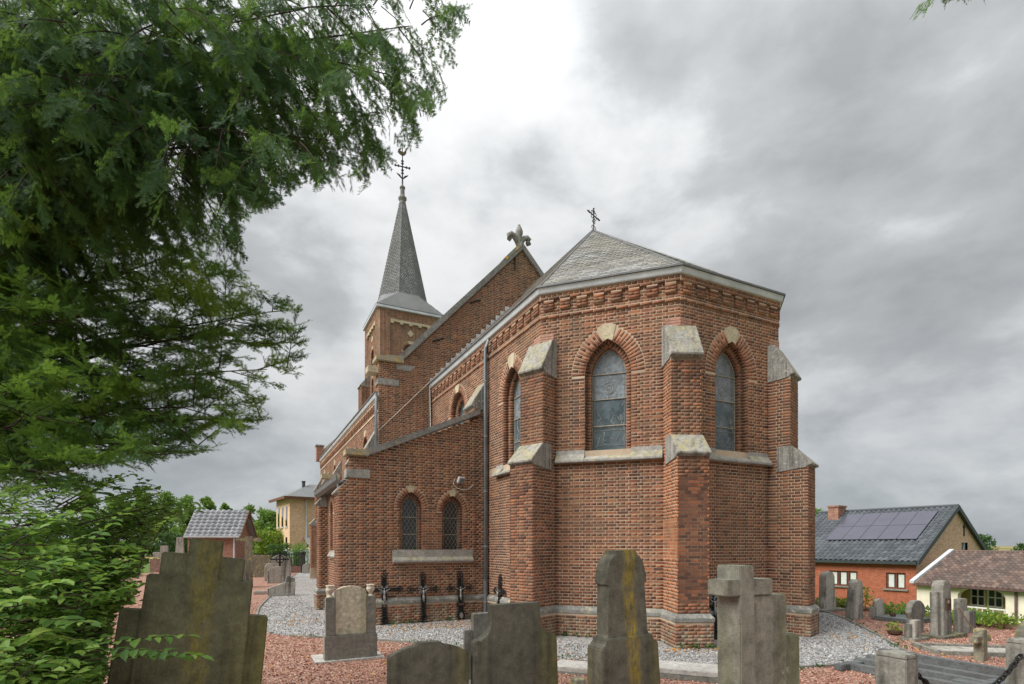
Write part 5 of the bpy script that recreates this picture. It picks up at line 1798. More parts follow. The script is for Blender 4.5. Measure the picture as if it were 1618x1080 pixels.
def grave(name, x, y, label, cat='gravestone', lean=0.0, tilt=0.0, rz=None, group=None, z=0.0):
    """lean: clockwise in the plane of the stone (degrees); tilt: backwards"""
    o = empty(name, (x, y, z), 0, label, cat, group)
    o.rotation_euler = Matrix.Rotation(ROT if rz is None else rz, 3, 'Z').to_4x4().to_euler()
    m = Matrix.Rotation(ROT if rz is None else rz, 3, 'Z') @ Matrix.Rotation(R(lean), 3, 'Y') @ Matrix.Rotation(R(-tilt), 3, 'X')
    o.rotation_euler = m.to_euler()
    return o


def part(parent, name, outline, t, mat, y0=0.0, bevel=0.008):
    return MB().slab(outline, t, y0).build(name, mat, parent, bevel=bevel)


def arc(cx, cz, r, a0, a1, n=12):
    return [(cx + r * math.cos(R(a)), cz + r * math.sin(R(a))) for a in np.linspace(a0, a1, n)]


def mirror(pts):
    return pts + [(-x, z) for x, z in pts[::-1] if abs(x) > 1e-6]


# S1: stepped cross stone, leaning, green with algae
g = grave('stepped_gravestone', -2.26, 3.58, 'large dark stepped gravestone leaning right beside the leafy shrub', lean=6.5)
part(g, 'lower_slab', [(-0.475, -0.15), (0.475, -0.15), (0.44, 1.34), (-0.44, 1.34)], 0.13, 'grave_green', 0.03)
part(g, 'middle_slab', [(-0.345, -0.1), (0.345, -0.1), (0.315, 1.58), (-0.315, 1.58)], 0.15, 'grave_green', 0.0)
part(g, 'cross_arms', [(-0.25, 1.50), (0.25, 1.50), (0.25, 1.735), (-0.25, 1.735)], 0.13, 'grave_green', 0.014)
part(g, 'cross_head', [(-0.10, 1.56), (0.10, 1.56), (0.10, 1.845), (-0.10, 1.845)], 0.15, 'grave_green', 0.002)

# S2: low segmental stone
g = grave('low_gravestone', -0.69, 4.5, 'low dark gravestone with flat segmental top in the foreground', lean=1.0)
top = [(0.345, -0.1), (0.345, 0.875), (0.30, 0.905), (0.20, 0.945), (0.10, 0.965), (0.098, 0.985), (0, 0.985)]
part(g, 'slab', [(-0.345, -0.1), (0.345, -0.1)] + [p for p in top[1:]] + [(-x, z) for x, z in top[-2:0:-1]], 0.10, 'grave_dark')

# S3: concave shoulders
g = grave('shouldered_gravestone', 0.06, 4.8, 'dark gravestone with concave scooped shoulders and flat top', lean=-0.8)
sh = [(0.24, 1.275), (0.235, 1.18)] + [(0.41 - 0.17 * math.cos(R(a)), 1.12 - 0.15 * math.sin(R(a))) for a in (10, 30, 50, 70, 85)] + [(0.405, 0.95)]
left = [(-x, z) for x, z in sh][::-1]
part(g, 'slab', [(-0.41, -0.1), (0.43, -0.1)] + [(0.41, 0.9)] + sh[::-1] + left[::-1] + [(-0.40, 0.9)], 0.12, 'grave_dark')
g = grave('cross_gravestone', -0.36, 6.05, 'grey stepped gravestone half hidden behind the scoop-shouldered stone')
part(g, 'upper_slab', [(-0.07, -0.1), (0.35, -0.1), (0.35, 1.03), (-0.07, 1.03)], 0.10, 'grave_mid', 0.0)
part(g, 'lower_slab', [(-0.16, -0.1), (0.44, -0.1), (0.44, 0.845), (-0.16, 0.845)], 0.07, 'grave_mid', 0.03)
part(g, 'base', [(-0.25, -0.05), (0.55, -0.05), (0.55, 0.3), (-0.25, 0.3)], 0.42, 'grave_mid', -0.2)
MB().box((0.0, -0.30, 0.36), (0.30, 0.2, 0.05)).build('tray', 'black_slab', g)

# S4: round-topped stele with ochre lichen
g = grave('round_topped_gravestone', 1.02, 4.5, 'round-topped stele streaked with ochre lichen on a broad chamfered base', lean=-2.0)
half = [(0.225, 0.98), (0.225, 1.02), (0.205, 1.06), (0.185, 1.47), (0.205, 1.475), (0.205, 1.56)] + arc(0.0, 1.56, 0.195, 0, 58, 7) + [(0.10, 1.755), (0.0, 1.755)]
part(g, 'stele', half + [(-x, z) for x, z in half[-2::-1]], 0.17, 'grave_ochre', 0.03)
half = [(0.335, -0.1), (0.29, 0.96), (0.235, 1.0), (0.235, 1.035), (0, 1.035)]
part(g, 'base', half + [(-x, z) for x, z in half[-2::-1]], 0.22, 'grave_ochre', 0.0)

# S5: block cross on stepped slab
g = grave('block_cross_gravestone', 1.97, 4.3, 'large grey block cross joined to stepped side slabs, right foreground')
part(g, 'cross_shaft', [(-0.20, -0.1), (-0.015, -0.1), (-0.06, 1.635), (-0.215, 1.635)], 0.24, 'grave_grey', 0.0)
part(g, 'cross_arms', [(-0.335, 1.395), (0.165, 1.395), (0.165, 1.525), (-0.335, 1.525)], 0.215, 'grave_grey', 0.006)
part(g, 'inner_slab', [(-0.1, -0.1), (0.36, -0.1), (0.345, 1.39), (-0.1, 1.39)], 0.15, 'grave_grey', 0.02)
part(g, 'outer_slab', [(0.30, -0.1), (0.55, -0.1), (0.52, 1.045), (0.30, 1.045)], 0.13, 'grave_grey', 0.03)

# S6: cream panel between pillars with urns
g = grave('urn_gravestone', -2.54, 8.42, 'cream arched headstone between grey pillars topped by two pale urns')
part(g, 'panel', [(-0.20, 0.40), (0.28, 0.40), (0.28, 1.05)] + [(0.04 + 0.24 * math.cos(R(a)), 1.05 + 0.11 * math.sin(R(a))) for a in range(15, 180, 15)] + [(-0.20, 1.05)], 0.10, 'cream_panel', 0.05)
for x0, x1 in ((-0.34, -0.20), (0.28, 0.42)):
    part(g, 'pillar', [(x0, 0.40), (x1, 0.40), (x1, 0.985), (x0, 0.985)], 0.15, 'limestone', 0.02)
    MB().lathe([(0.055, 0), (0.055, 0.02), (0.025, 0.035), (0.03, 0.055), (0.062, 0.10), (0.066, 0.135), (0.05, 0.165), (0.066, 0.18), (0.066, 0.19), (0.045, 0.19), (0.04, 0.16)], ((x0 + x1) / 2, 0.095, 0.985), 14).build('urn', 'urn', g, smooth=True)
part(g, 'base', [(-0.36, 0.0), (0.44, 0.0), (0.44, 0.40), (-0.36, 0.40)], 0.20, 'limestone', 0.0)
part(g, 'footing', [(-0.50, -0.05), (0.55, -0.05), (0.55, 0.03), (-0.50, 0.03)], 0.62, 'concrete_pale', -0.05)

# flat slabs
g = grave('grave_slab', 2.0, 7.6, 'pale flat stone slab lying on the red gravel beside the lichen-streaked stele', 'grave slab', rz=R(-22))
MB().box((0.25, 0.0, 0.10), (1.7, 0.55, 0.07)).build('slab', 'concrete_pale', g, bevel=0.01)
MB().box((0.25, 0.0, 0.03), (1.74, 0.59, 0.07)).build('kerb', 'grave_mid', g, bevel=0.01)
g = grave('grave_slab', 0.95, 7.75, 'pale slab end showing behind the lichen-streaked stele', 'grave slab', rz=R(-22))
MB().box((0.1, 0.0, 0.055), (0.9, 0.5, 0.07)).build('slab', 'concrete_pale', g, bevel=0.01)
MB().box((0.1, 0.0, 0.01), (0.94, 0.54, 0.03)).build('kerb', 'grave_mid', g, bevel=0.01)
g = grave('lichened_stump', 0.72, 5.9, 'small lichened stone stump on the gravel left of the ochre stele', 'stump', rz=R(15))
MB().lathe([(0.085, -0.02), (0.085, 0.10), (0.10, 0.12), (0.10, 0.30), (0.085, 0.34), (0.03, 0.36)], (0, 0, 0), 6).build('head', 'grave_lichen', g, bevel=0.006)
MB().tube([(0.05, -0.03, 0.16), (0.30, -0.12, 0.05)], 0.015, 6).build('rod', 'grave_mid', g)

# right-hand graves
g = grave('tall_gravestone', 8.72, 14.8, 'tall grey gravestone with pointed round top beside the apse corner', lean=0)
half = [(0.27, 0), (0.27, 0.25), (0.21, 0.40), (0.19, 0.85)] + arc(0, 0.9, 0.19, 0, 90, 6)
part(g, 'slab', half + [(-x, z) for x, z in half[-2::-1]], 0.2, 'grave_pale')
part(g, 'base', [(-0.5, 0), (0.5, 0), (0.5, 0.07), (-0.5, 0.07)], 0.5, 'grave_mid', -0.15)
g = grave('tall_gravestone', 8.40, 13.15, 'tall pale stepped gravestone with rounded head before the orange-red wall', lean=2)
half = [(0.13, 0.0), (0.13, 0.82)] + arc(0, 0.84, 0.13, 0, 90, 6)
part(g, 'centre', half + [(-x, z) for x, z in half[-2::-1]], 0.2, 'grave_pale', -0.04)
part(g, 'shoulders', [(-0.25, 0), (0.24, 0), (0.22, 0.72), (-0.20, 0.72), (-0.21, 0.42), (-0.25, 0.42)], 0.14, 'grave_mid', 0.0)
g = grave('white_headstone', 9.0, 13.2, 'small whitish round-topped headstone on a dark ledger slab')
half = [(0.17, 0.08), (0.17, 0.32)] + arc(0, 0.33, 0.17, 0, 90, 6)
part(g, 'head', half + [(-x, z) for x, z in half[-2::-1]], 0.1, 'grave_pale')
part(g, 'side_block', [(-0.26, 0.05), (-0.15, 0.05), (-0.15, 0.30), (-0.26, 0.30)], 0.12, 'grave_mid')
MB().box((0.15, -0.45, 0.05), (0.95, 0.85, 0.10)).build('ledger', 'granite_blue', g, bevel=0.01)
MB().box((0.0, -0.28, 0.14), (0.14, 0.1, 0.08)).build('ornament', 'rust', g, bevel=0.02)
g = grave('rounded_gravestone', 8.35, 11.1, 'grey gravestone with wide rounded head left of the framed-plaque stone')
half = [(0.20, 0), (0.20, 0.30), (0.27, 0.42)] + arc(0, 0.40, 0.27, 10, 90, 8)
part(g, 'slab', half + [(-x, z) for x, z in half[-2::-1]], 0.12, 'grave_mid')
g = grave('small_gravestone', 7.66, 10.25, 'small grey block headstone in front of the wide rounded gravestone')
part(g, 'panel', [(-0.09, 0), (0.13, 0), (0.13, 0.38), (-0.09, 0.38)], 0.1, 'grave_pale', -0.03)
part(g, 'block', [(-0.17, 0), (0.20, 0), (0.20, 0.31), (-0.17, 0.31)], 0.1, 'grave_mid', 0.02)
part(g, 'base', [(-0.22, -0.02), (0.28, -0.02), (0.28, 0.05), (-0.22, 0.05)], 0.28, 'grave_mid', -0.1)
g = grave('plaque_gravestone', 8.45, 10.55, 'tall dark gravestone with round head and a framed rusty plaque', lean=-2)
half = [(0.14, 0.05), (0.14, 0.98)] + arc(0, 0.98, 0.14, 0, 90, 7)
part(g, 'centre', half + [(-x, z) for x, z in half[-2::-1]], 0.2, 'grave_mid', -0.05)
part(g, 'shoulders', [(-0.25, 0.05), (0.25, 0.05), (0.25, 0.90), (-0.25, 0.90)], 0.13, 'grave_mid', 0.0)
part(g, 'step', [(0.2, 0.05), (0.31, 0.05), (0.31, 0.72), (0.2, 0.72)], 0.1, 'grave_mid', 0.02)
part(g, 'base', [(-0.34, -0.03), (0.5, -0.03), (0.5, 0.06), (-0.34, 0.06)], 0.42, 'grave_dark', -0.15)
pf_ = MB()
for bx in ((0.005, -0.07, 0.76, 0.15, 0.02, 0.02), (0.005, -0.07, 0.56, 0.15, 0.02, 0.02), (0.005, -0.07, 0.665, 0.15, 0.02, 0.02), (-0.06, -0.07, 0.66, 0.02, 0.021, 0.22), (0.07, -0.07, 0.66, 0.02, 0.021, 0.22)):
    pf_.box(bx[:3], bx[3:])
pf_.build('plaque_frame', 'rust', g)
MB().box((0.005, -0.056, 0.71), (0.11, 0.01, 0.075)).build('plaque', 'urn', g)
g = grave('rear_gravestone', 9.28, 11.1, 'dark gravestone showing behind the framed-plaque stone on its right')
part(g, 'slab', [(-0.16, 0), (0.16, 0), (0.14, 0.70), (-0.14, 0.70)], 0.12, 'grave_mid')
part(g, 'block', [(-0.02, 0), (0.24, 0), (0.24, 0.45), (-0.02, 0.45)], 0.14, 'grave_mid', -0.1)
rod = MB().tube([(8.42, 10.2, 0.62), (7.9, 8.95, 0.02)], 0.012, 6).build('iron_rod', 'rust')
tag(rod, 'thin rusty iron rod leaning against the framed-plaque gravestone', 'rod')
g = grave('stone_cross', 7.32, 8.35, 'small rough stone cross standing alone on the red gravel', 'stone cross', lean=-2)
part(g, 'shaft', [(-0.07, -0.05), (0.07, -0.05), (0.065, 0.50), (-0.065, 0.50)], 0.13, 'grave_lichen')
part(g, 'arms', [(-0.21, 0.30), (0.21, 0.30), (0.21, 0.40), (-0.21, 0.40)], 0.11, 'grave_lichen', 0.01)
g = grave('edge_gravestone', 7.40, 7.55, 'dark round-shouldered gravestone cut by the right edge of the picture')
half = [(0.36, -0.05), (0.36, 0.55)] + [(0.36 * math.cos(R(a)), 0.55 + 0.19 * math.sin(R(a))) for a in (15, 30, 45, 60, 75, 90)]
part(g, 'slab', half + [(-x, z) for x, z in half[-2::-1]], 0.16, 'grave_dark')
g = grave('broken_slab', 7.75, 9.05, 'broken whitish slab inside a stone kerb beside the small cross', 'grave slab', rz=R(-12))
MB().box((0, 0, 0.02), (1.15, 0.5, 0.07)).build('slab', 'grave_pale', g, bevel=0.015)
kb = MB().sweep([(-0.7, -0.33), (0.9, -0.33), (0.9, 0.42), (-0.7, 0.42), (-0.7, -0.33)], [(-0.04, -0.03), (-0.04, 0.07), (0.04, 0.07), (0.04, -0.03)])
kb.build('kerb', 'grave_mid', g)
g = grave('planter', 7.68, 10.85, 'small planted bowl with yellow-green leaves among the right-hand graves', 'planter')
MB().lathe([(0.08, 0), (0.13, 0.04), (0.14, 0.09), (0.12, 0.09)], (0, 0, 0), 10).build('bowl', 'rust', g)
LEAFV = np.array([(-.5, 0, 0), (-.1, .0, .0), (.5, 0, -0.05), (-.18, .26, .06), (.16, .24, .04), (-.18, -.26, .06), (.16, -.24, .04)])
LEAFF = np.array([(0, 1, 3, 3), (1, 2, 4, 3), (0, 5, 1, 1), (1, 5, 6, 2)])
# proper quads only: leaf as two folded halves
LEAFV = np.array([(0, 0, 0), (.33, 0, 0.03), (.68, 0, 0.02), (1.0, 0, -0.06), (.30, .23, .10), (.66, .19, .08), (.30, -.23, .10), (.66, -.19, .08)])
LEAFT = np.array([(0, 1, 4), (1, 5, 4), (1, 2, 5), (2, 3, 5), (0, 6, 1), (1, 6, 7), (1, 7, 2), (2, 7, 3)])


def rand_frames(n, up_bias=0.0, rs=None):
    rs = rs or rng
    d = rs.normal(size=(n, 3))
    d[:, 2] += up_bias
    d /= np.linalg.norm(d, axis=1)[:, None]
    q = rs.normal(size=(n, 3))
    q -= (q * d).sum(1)[:, None] * d
    q /= np.linalg.norm(q, axis=1)[:, None]
    return d, q, np.cross(d, q)


def leaf_cloud(name, P, size, mat, parent=None, up=0.2):
    n = len(P)
    a, b, c = rand_frames(n, up)
    flip = c[:, 2] < 0
    b[flip] *= -1
    c[flip] *= -1
    s = size * rng.uniform(0.7, 1.3, n)
    rows = np.concatenate([P, a, b, c, np.stack([s, s, s], 1)], 1)
    V, F, idx = instance(rows, LEAFV, LEAFT)
    return np_mesh(name, V, F, mat, parent, rng.random(n)[idx])


def ball(n, r, c=(0, 0, 0), shell=0.45):
    d = rng.normal(size=(n, 3))
    d /= np.linalg.norm(d, axis=1)[:, None]
    t = shell + (1 - shell) * rng.random(n) ** 0.6
    return d * t[:, None] * np.array(r) + np.array(c)


leaf_cloud('foliage', ball(60, (0.17, 0.15, 0.10), (0, 0, 0.14)), 0.07, 'lime_leaf', g)

# chained grave at the right edge
for i, (px, py, lab) in enumerate(((3.92, 5.48, 'short grey chamfered stone post holding one end of the heavy chain'), (5.92, 6.2, 'grey stone chain post at the right edge of the picture'))):
    g = grave('chain_post', px, py, lab, 'post')
    g['group'] = 'posts of the chained grave'
    oct_ = [(0.15, -0.06), (0.06, -0.15), (-0.15, -0.15), (-0.15, 0.15), (0.15, 0.15)]
    MB().prism([(x, y, -0.05) for x, y in oct_], (0, 0, 0.72)).build('shaft', 'grave_mid', g, bevel=0.008)
    MB().prism([(x * 0.98, y * 0.98, 0.67) for x, y in oct_], (0, 0, 0.045)).build('cap', 'grave_mid', g, bevel=0.01)
    MB().tube([(0.14 * (1 if i == 0 else -1), 0, 0.55), (0.19 * (1 if i == 0 else -1), 0, 0.55)], 0.018, 6).build('eye_bolt', 'cast_iron', g)
chain = empty('iron_chain', (3.92, 5.48, 0), 0, 'heavy black iron chain sagging between the two stone posts', 'chain')
p0, p1 = np.array([0.17, 0.08, 0.55]), np.array([1.84, 0.64, 0.55])
nl = 34
prev = None
for k in range(nl):
    t = (k + 0.5) / nl
    c = p0 + (p1 - p0) * t
    c[2] -= 1.05 * t * (1 - t) * 1.5
    t2 = t + 0.01
    d = p0 + (p1 - p0) * t2
    d[2] -= 1.05 * t2 * (1 - t2) * 1.5
    dr = Vector(d - c).normalized()
    sd = dr.cross(Vector((0, 0, 1))).normalized()
    nm = sd if k % 2 else dr.cross(sd).normalized()
    L, W = 0.052, 0.026
    pts = [tuple(Vector(c) + dr * (L * math.cos(a)) + nm * (W * math.sin(a))) for a in np.linspace(0, 2 * math.pi, 11)]
    MB().tube(pts, 0.0095, 5).build('link', 'cast_iron', chain, smooth=True)
kg = empty('granite_grave_kerb', (5.75, 7.1, 0), TH, 'blue-grey granite grave surround with stepped rails behind the chain', 'grave surround')
for x, z, h in ((-0.45, 0.05, 0.10), (-0.12, 0.06, 0.13), (0.22, 0.07, 0.13), (0.60, 0.09, 0.20)):
    MB().box((x, 0.15 + 0.1 * x, z), (0.13, 2.0, h)).build('rail', 'granite_blue', kg, bevel=0.01)
MB().box((0.05, 1.05, 0.05), (1.5, 0.13, 0.09)).build('end_rail', 'granite_blue', kg, bevel=0.01)
MB().box((-0.28, -0.35, 0.085), (0.22, 0.34, 0.06)).build('plate', 'granite_blue', kg, bevel=0.01)
MB().box((0.05, -0.55, 0.10), (0.2, 0.3, 0.06)).build('plate', 'granite_blue', kg, bevel=0.01)
MB().box((0.62, -0.75, 0.24), (0.4, 0.13, 0.5)).build('headstone', 'grave_mid', kg, bevel=0.01)

# left distance graves
g = grave('fallen_gravestone', -8.2, 19.2, 'broken gravestone slab tipped over at the edge of the grey path', tilt=0)
part(g, 'slab', [(-0.42, 0), (0.45, 0.0), (0.48, 0.50), (0.10, 0.47), (-0.45, 0.28)], 0.22, 'grave_pale', 0.0, 0.015)
part(g, 'fragment', [(0.15, 0.45), (0.46, 0.48), (0.46, 0.64), (0.30, 0.64), (0.30, 0.72), (0.18, 0.70)], 0.2, 'grave_mid', 0.02, 0.01)
g = grave('round_gravestone', -11.2, 25.9, 'grey gravestone with gently curved top below the small iron cross')
part(g, 'slab', [(-0.48, 0), (0.48, 0), (0.48, 0.62), (0.3, 0.76), (0.0, 0.82), (-0.3, 0.76), (-0.48, 0.62)], 0.18, 'grave_pale', 0)
g = grave('iron_cross_gravestone', -12.9, 30.0, 'tall grey gravestone behind a black iron crucifix at the far left')
part(g, 'slab', [(-0.55, 0), (0.6, 0), (0.6, 1.05), (0.35, 1.2), (0.0, 1.3), (-0.3, 1.2), (-0.5, 0.95)], 0.2, 'grave_pale', 0)
MB().box((0.0, -0.3, 0.9), (0.09, 0.06, 1.2)).build('crucifix_post', 'cast_iron', g)
MB().box((0.0, -0.3, 1.05), (0.95, 0.05, 0.07)).build('crucifix_arm', 'cast_iron', g)
MB().tube([(0.2 * math.cos(a), -0.3, 1.05 + 0.2 * math.sin(a)) for a in np.linspace(0, 2 * math.pi, 13)], 0.03, 5).build('crucifix_ring', 'cast_iron', g)
g = grave('slab_gravestone', -14.3, 30.8, 'plain broad grey gravestone slab left of the iron crucifix')
part(g, 'slab', [(-0.5, 0), (0.5, 0), (0.5, 1.25), (-0.5, 1.28)], 0.2, 'grave_lichen', 0)
g = grave('dark_gravestone', -11.5, 22.9, 'narrow dark grey gravestone just right of the leaning stepped stone')
part(g, 'slab', [(-0.22, 0), (0.22, 0), (0.22, 0.95), (0.10, 1.15), (-0.22, 1.15)], 0.25, 'grave_mid', 0)
part(g, 'step', [(0.2, 0), (0.36, 0), (0.36, 0.55), (0.2, 0.55)], 0.2, 'grave_mid', 0.02)
g = grave('lichened_cross', -11.4, 23.4, 'lichen-spotted stone cross rising beside the brick outbuilding', 'stone cross')
part(g, 'shaft', [(-0.17, 0), (0.17, 0), (0.15, 2.2), (-0.15, 2.2)], 0.25, 'grave_lichen', 0)
part(g, 'arms', [(-0.5, 1.98), (0.5, 1.98), (0.5, 2.14), (-0.5, 2.14)], 0.2, 'grave_lichen', 0.02)
g = grave('white_obelisk', -15.5, 25.2, 'white tapering obelisk among the shrubs left of the outbuilding', 'obelisk')
MB().prism([(-0.22, 0, 0.7), (0.22, 0, 0.7), (0.13, 0.06, 2.2), (-0.13, 0.06, 2.2)], (0, 0.3, 0)).build('shaft', 'grave_pale', g, bevel=0.02)
MB().box((0, 0.15, 0.35), (0.7, 0.6, 0.7)).build('pedestal', 'grave_pale', g, bevel=0.02)
g = grave('concrete_cross', -13.2, 20.5, 'grey stone cross standing behind the shrub leaves', 'stone cross')
part(g, 'shaft', [(-0.12, 0), (0.12, 0), (0.12, 1.8), (-0.12, 1.8)], 0.2, 'grave_pale', 0)
part(g, 'arms', [(-0.36, 1.35), (0.36, 1.35), (0.36, 1.55), (-0.36, 1.55)], 0.18, 'grave_pale', 0.01)
for i, (x, y, w, h, mt, lab) in enumerate(((-14.0, 33.2, 0.4, 0.85, 'chapel_brick', 'small pinkish pillar stone near the far boundary wall'), (-9.2, 19.9, 0.6, 0.12, 'grave_pale', 'low stone kerb block on the gravel left of the broken slab'),
                                       (-16.4, 29.5, 0.8, 1.2, 'grave_pale', 'pale gravestone seen through the shrub beside the obelisk'), (-12.3, 27.5, 0.55, 0.9, 'grave_pale', 'small pale headstone behind the curved-top gravestone'),
                                       (-15.6, 33.8, 0.7, 1.0, 'grave_pale', 'pale headstone in front of the boundary wall'), (-17.9, 31.0, 0.6, 0.9, 'grave_mid', 'grey headstone below the outbuilding wall'),
                                       (-13.3, 35.0, 0.5, 0.6, 'grave_pale', 'tiny white headstone beside the iron railing'))):
    g = grave('small_stone', x, y, lab)
    part(g, 'block', [(-w / 2, 0), (w / 2, 0), (w / 2 * 0.9, h * 0.85), (w * 0.2, h), (-w * 0.2, h), (-w / 2 * 0.9, h * 0.85)] if h > 0.3 else [(-w / 2, 0), (w / 2, 0), (w / 2, h), (-w / 2, h)], 0.25, mt, 0, 0.02)


# ------------------------------------------------------------ cast iron crosses against the church
def figure(mb, c, h, y):
    x0, z0 = c
    t = lambda pts, r: mb.tube([(x0 + a * h, y, z0 + b * h) for a, b in pts], [q * h for q in r], 6)
    t([(0.0, -0.62), (0.02, -0.42), (-0.02, -0.22), (0.0, -0.08), (0.0, 0.10), (0.0, 0.16)], [0.03, 0.05, 0.065, 0.07, 0.085, 0.05])
    for s in (-1, 1):
        t([(0.05 * s, 0.10), (0.2 * s, 0.16), (0.36 * s, 0.25), (0.40 * s, 0.28)], [0.04, 0.032, 0.026, 0.02])
        t([(0.03 * s, -0.2), (0.045 * s, -0.45), (0.01 * s, -0.68)], [0.05, 0.04, 0.025])
    mb.lathe([(0.005, -0.07 * h), (0.045 * h, -0.04 * h), (0.055 * h, 0), (0.045 * h, 0.05 * h), (0.005, 0.075 * h)], (x0 - 0.01 * h, y, z0 + 0.25 * h), 8)


def iron_cross(lx, ly, label, H_=0.98, half=0.27, kind=0, rz=None, tilt=5):
    wx_, wy_ = toworld(lx, ly)
    o = grave('iron_cross', wx_, wy_, label, 'iron cross', tilt=tilt, group='cast iron grave crosses leaning on the church', rz=rz)
    fm = MB()
    za = H_ * 0.655
    rw = 0.052 if kind == 0 else 0.058
    # openwork shaft: two rails with rings between, rosettes
    for s in (-1, 1):
        fm.tube([(s * rw, 0, 0.05), (s * rw, 0, H_ - 0.10)], 0.011, 5)
    for s in (-1, 1):
        fm.tube([(-half + 0.06, 0, za + s * 0.03), (half - 0.06, 0, za + s * 0.03)], 0.010, 5)
    z = 0.12
    while z < H_ - 0.12:
        fm.tube([(0.032 * math.cos(a), 0, z + 0.032 * math.sin(a)) for a in np.linspace(0, 2 * math.pi, 9)], 0.010, 4)
        z += 0.075
    for s in (-1, 1):
        x = 0.10
        while x < half - 0.08:
            fm.tube([(s * x + 0.024 * math.cos(a), 0, za + 0.024 * math.sin(a)) for a in np.linspace(0, 2 * math.pi, 9)], 0.009, 4)
            x += 0.055
    fm.box((0, 0.008, H_ * 0.45), (0.07, 0.006, H_ * 0.8))
    fm.build('frame', 'cast_iron', o)

    def trefoil(cx, cz, dx, dz):
        tm = MB()
        for ax, az in ((dx, dz), (dz, dx), (-dz, -dx)):
            q = (cx + ax * 0.04, cz + az * 0.04)
            tm.tube([(q[0] + 0.033 * math.cos(a), 0, q[1] + 0.033 * math.sin(a)) for a in np.linspace(0, 2 * math.pi, 10)], 0.011, 5)
        tm.lathe([(0.002, -0.02), (0.02, 0), (0.002, 0.02)], (cx + dx * 0.075, 0, cz + dz * 0.075), 6)
        tm.build('trefoil', 'cast_iron', o)
    trefoil(0, H_ - 0.08, 0, 1)
    trefoil(-half + 0.07, za, -1, 0)
    trefoil(half - 0.07, za, 1, 0)
    ry = MB()
    for a in (45, 135, 225, 315):
        for da in (-14, 0, 14):
            q = R(a + da)
            ry.tube([(0.05 * math.cos(q), -0.005, za + 0.05 * math.sin(q)), (0.125 * math.cos(q), -0.005, za + 0.125 * math.sin(q))], [0.012, 0.006], 4)
    ry.build('rays', 'iron_dark' if kind else 'silver_paint', o)
    cm = MB()
    figure(cm, (0, za - 0.07), 0.33, -0.03)
    cm.build('corpus', 'silver_paint', o, smooth=True)
    fb = MB()
    if kind == 0:
        fb.tube([(0.06 * math.cos(a), 0, 0.13 + 0.06 * math.sin(a)) for a in np.linspace(0, 2 * math.pi, 13)], 0.018, 5)
        fb.box((0, 0, 0.02), (0.18, 0.07, 0.05))
    else:
        fb.prism([(-0.08, -0.02, 0), (0.08, -0.02, 0), (0.09, -0.02, 0.14), (0.06, -0.02, 0.26), (0.05, -0.02, 0.36), (-0.05, -0.02, 0.36), (-0.06, -0.02, 0.26), (-0.09, -0.02, 0.14)], (0, 0.04, 0))
        fb.box((0, -0.02, 0.39), (0.20, 0.05, 0.09))
    fb.build('foot', 'cast_iron', o)
    if kind:
        MB().prism([(0.045 * math.cos(a), -0.026, 0.12 + 0.07 * math.sin(a)) for a in np.linspace(0, 2 * math.pi, 13)[:-1]], (0, 0.01, 0)).build('medallion', 'silver_paint', o)
        MB().box((0, -0.048, 0.39), (0.15, 0.006, 0.05)).build('name_plate', 'rust', o)
    return o


iron_cross(-5.80, 1.30, 'black iron cross behind the cream urn headstone, leftmost against the wall', 1.22, 0.42, 0)
iron_cross(-4.90, 1.26, 'black iron crucifix with rosette foot, middle of three against the lean-to wall', 1.18, 0.38, 0)
iron_cross(-3.98, 1.26, 'black iron crucifix with oval medallion foot, near the downpipe', 1.18, 0.33, 1)
iron_cross(-3.14 - 0.22, 0.55, 'iron crucifix standing in the corner right of the downpipe', 1.12, 0.30, 1, rz=ROT - R(90), tilt=4)
iron_cross(-0.55, -3.36, 'black iron crucifix against the apse behind the block cross', 1.15, 0.33, 0)
bk = MB().prism([(0, 0, 0), (0.16, 0, 0), (0.16, 0, 0.16), (0, 0, 0.16)], (0, 0.05, 0)).build('enamel_plaque', plain('blue_enamel', (0.05, 0.06, 0.10), 0.4))
q = toworld(-3.42, 0.85)
bk.location = (q[0], q[1], 0.12)
bk.rotation_euler = (R(-8), 0, ROT - R(30))
tag(bk, 'small dark blue plaque leaning in the corner beside the downpipe', 'plaque')


# ------------------------------------------------------------ vegetation
def PX(px, py, d):
    return np.array([(px - 809) / 854 * d, d, EYE + (862 - py) / 854 * d])


def unit(v):
    return v / (np.linalg.norm(v) + 1e-9)


def bez(a, b, c, n=12):
    t = np.linspace(0, 1, n)[:, None]
    return (1 - t) ** 2 * a + 2 * t * (1 - t) * b + t * t * c


def inside(pt, poly):
    d = max(pt[1], 0.05)
    x, y = 809 + 854 * pt[0] / d, 862 - 854 * (pt[2] - EYE) / d
    r, j = False, len(poly) - 1
    for i in range(len(poly)):
        xi, yi = poly[i]
        xj, yj = poly[j]
        if (yi > y) != (yj > y) and x < (xj - xi) * (y - yi) / (yj - yi + 1e-12) + xi:
            r = not r
        j = i
    return r


def cross3(a, b):
    return np.array([a[1] * b[2] - a[2] * b[1], a[2] * b[0] - a[0] * b[2], a[0] * b[1] - a[1] * b[0]])


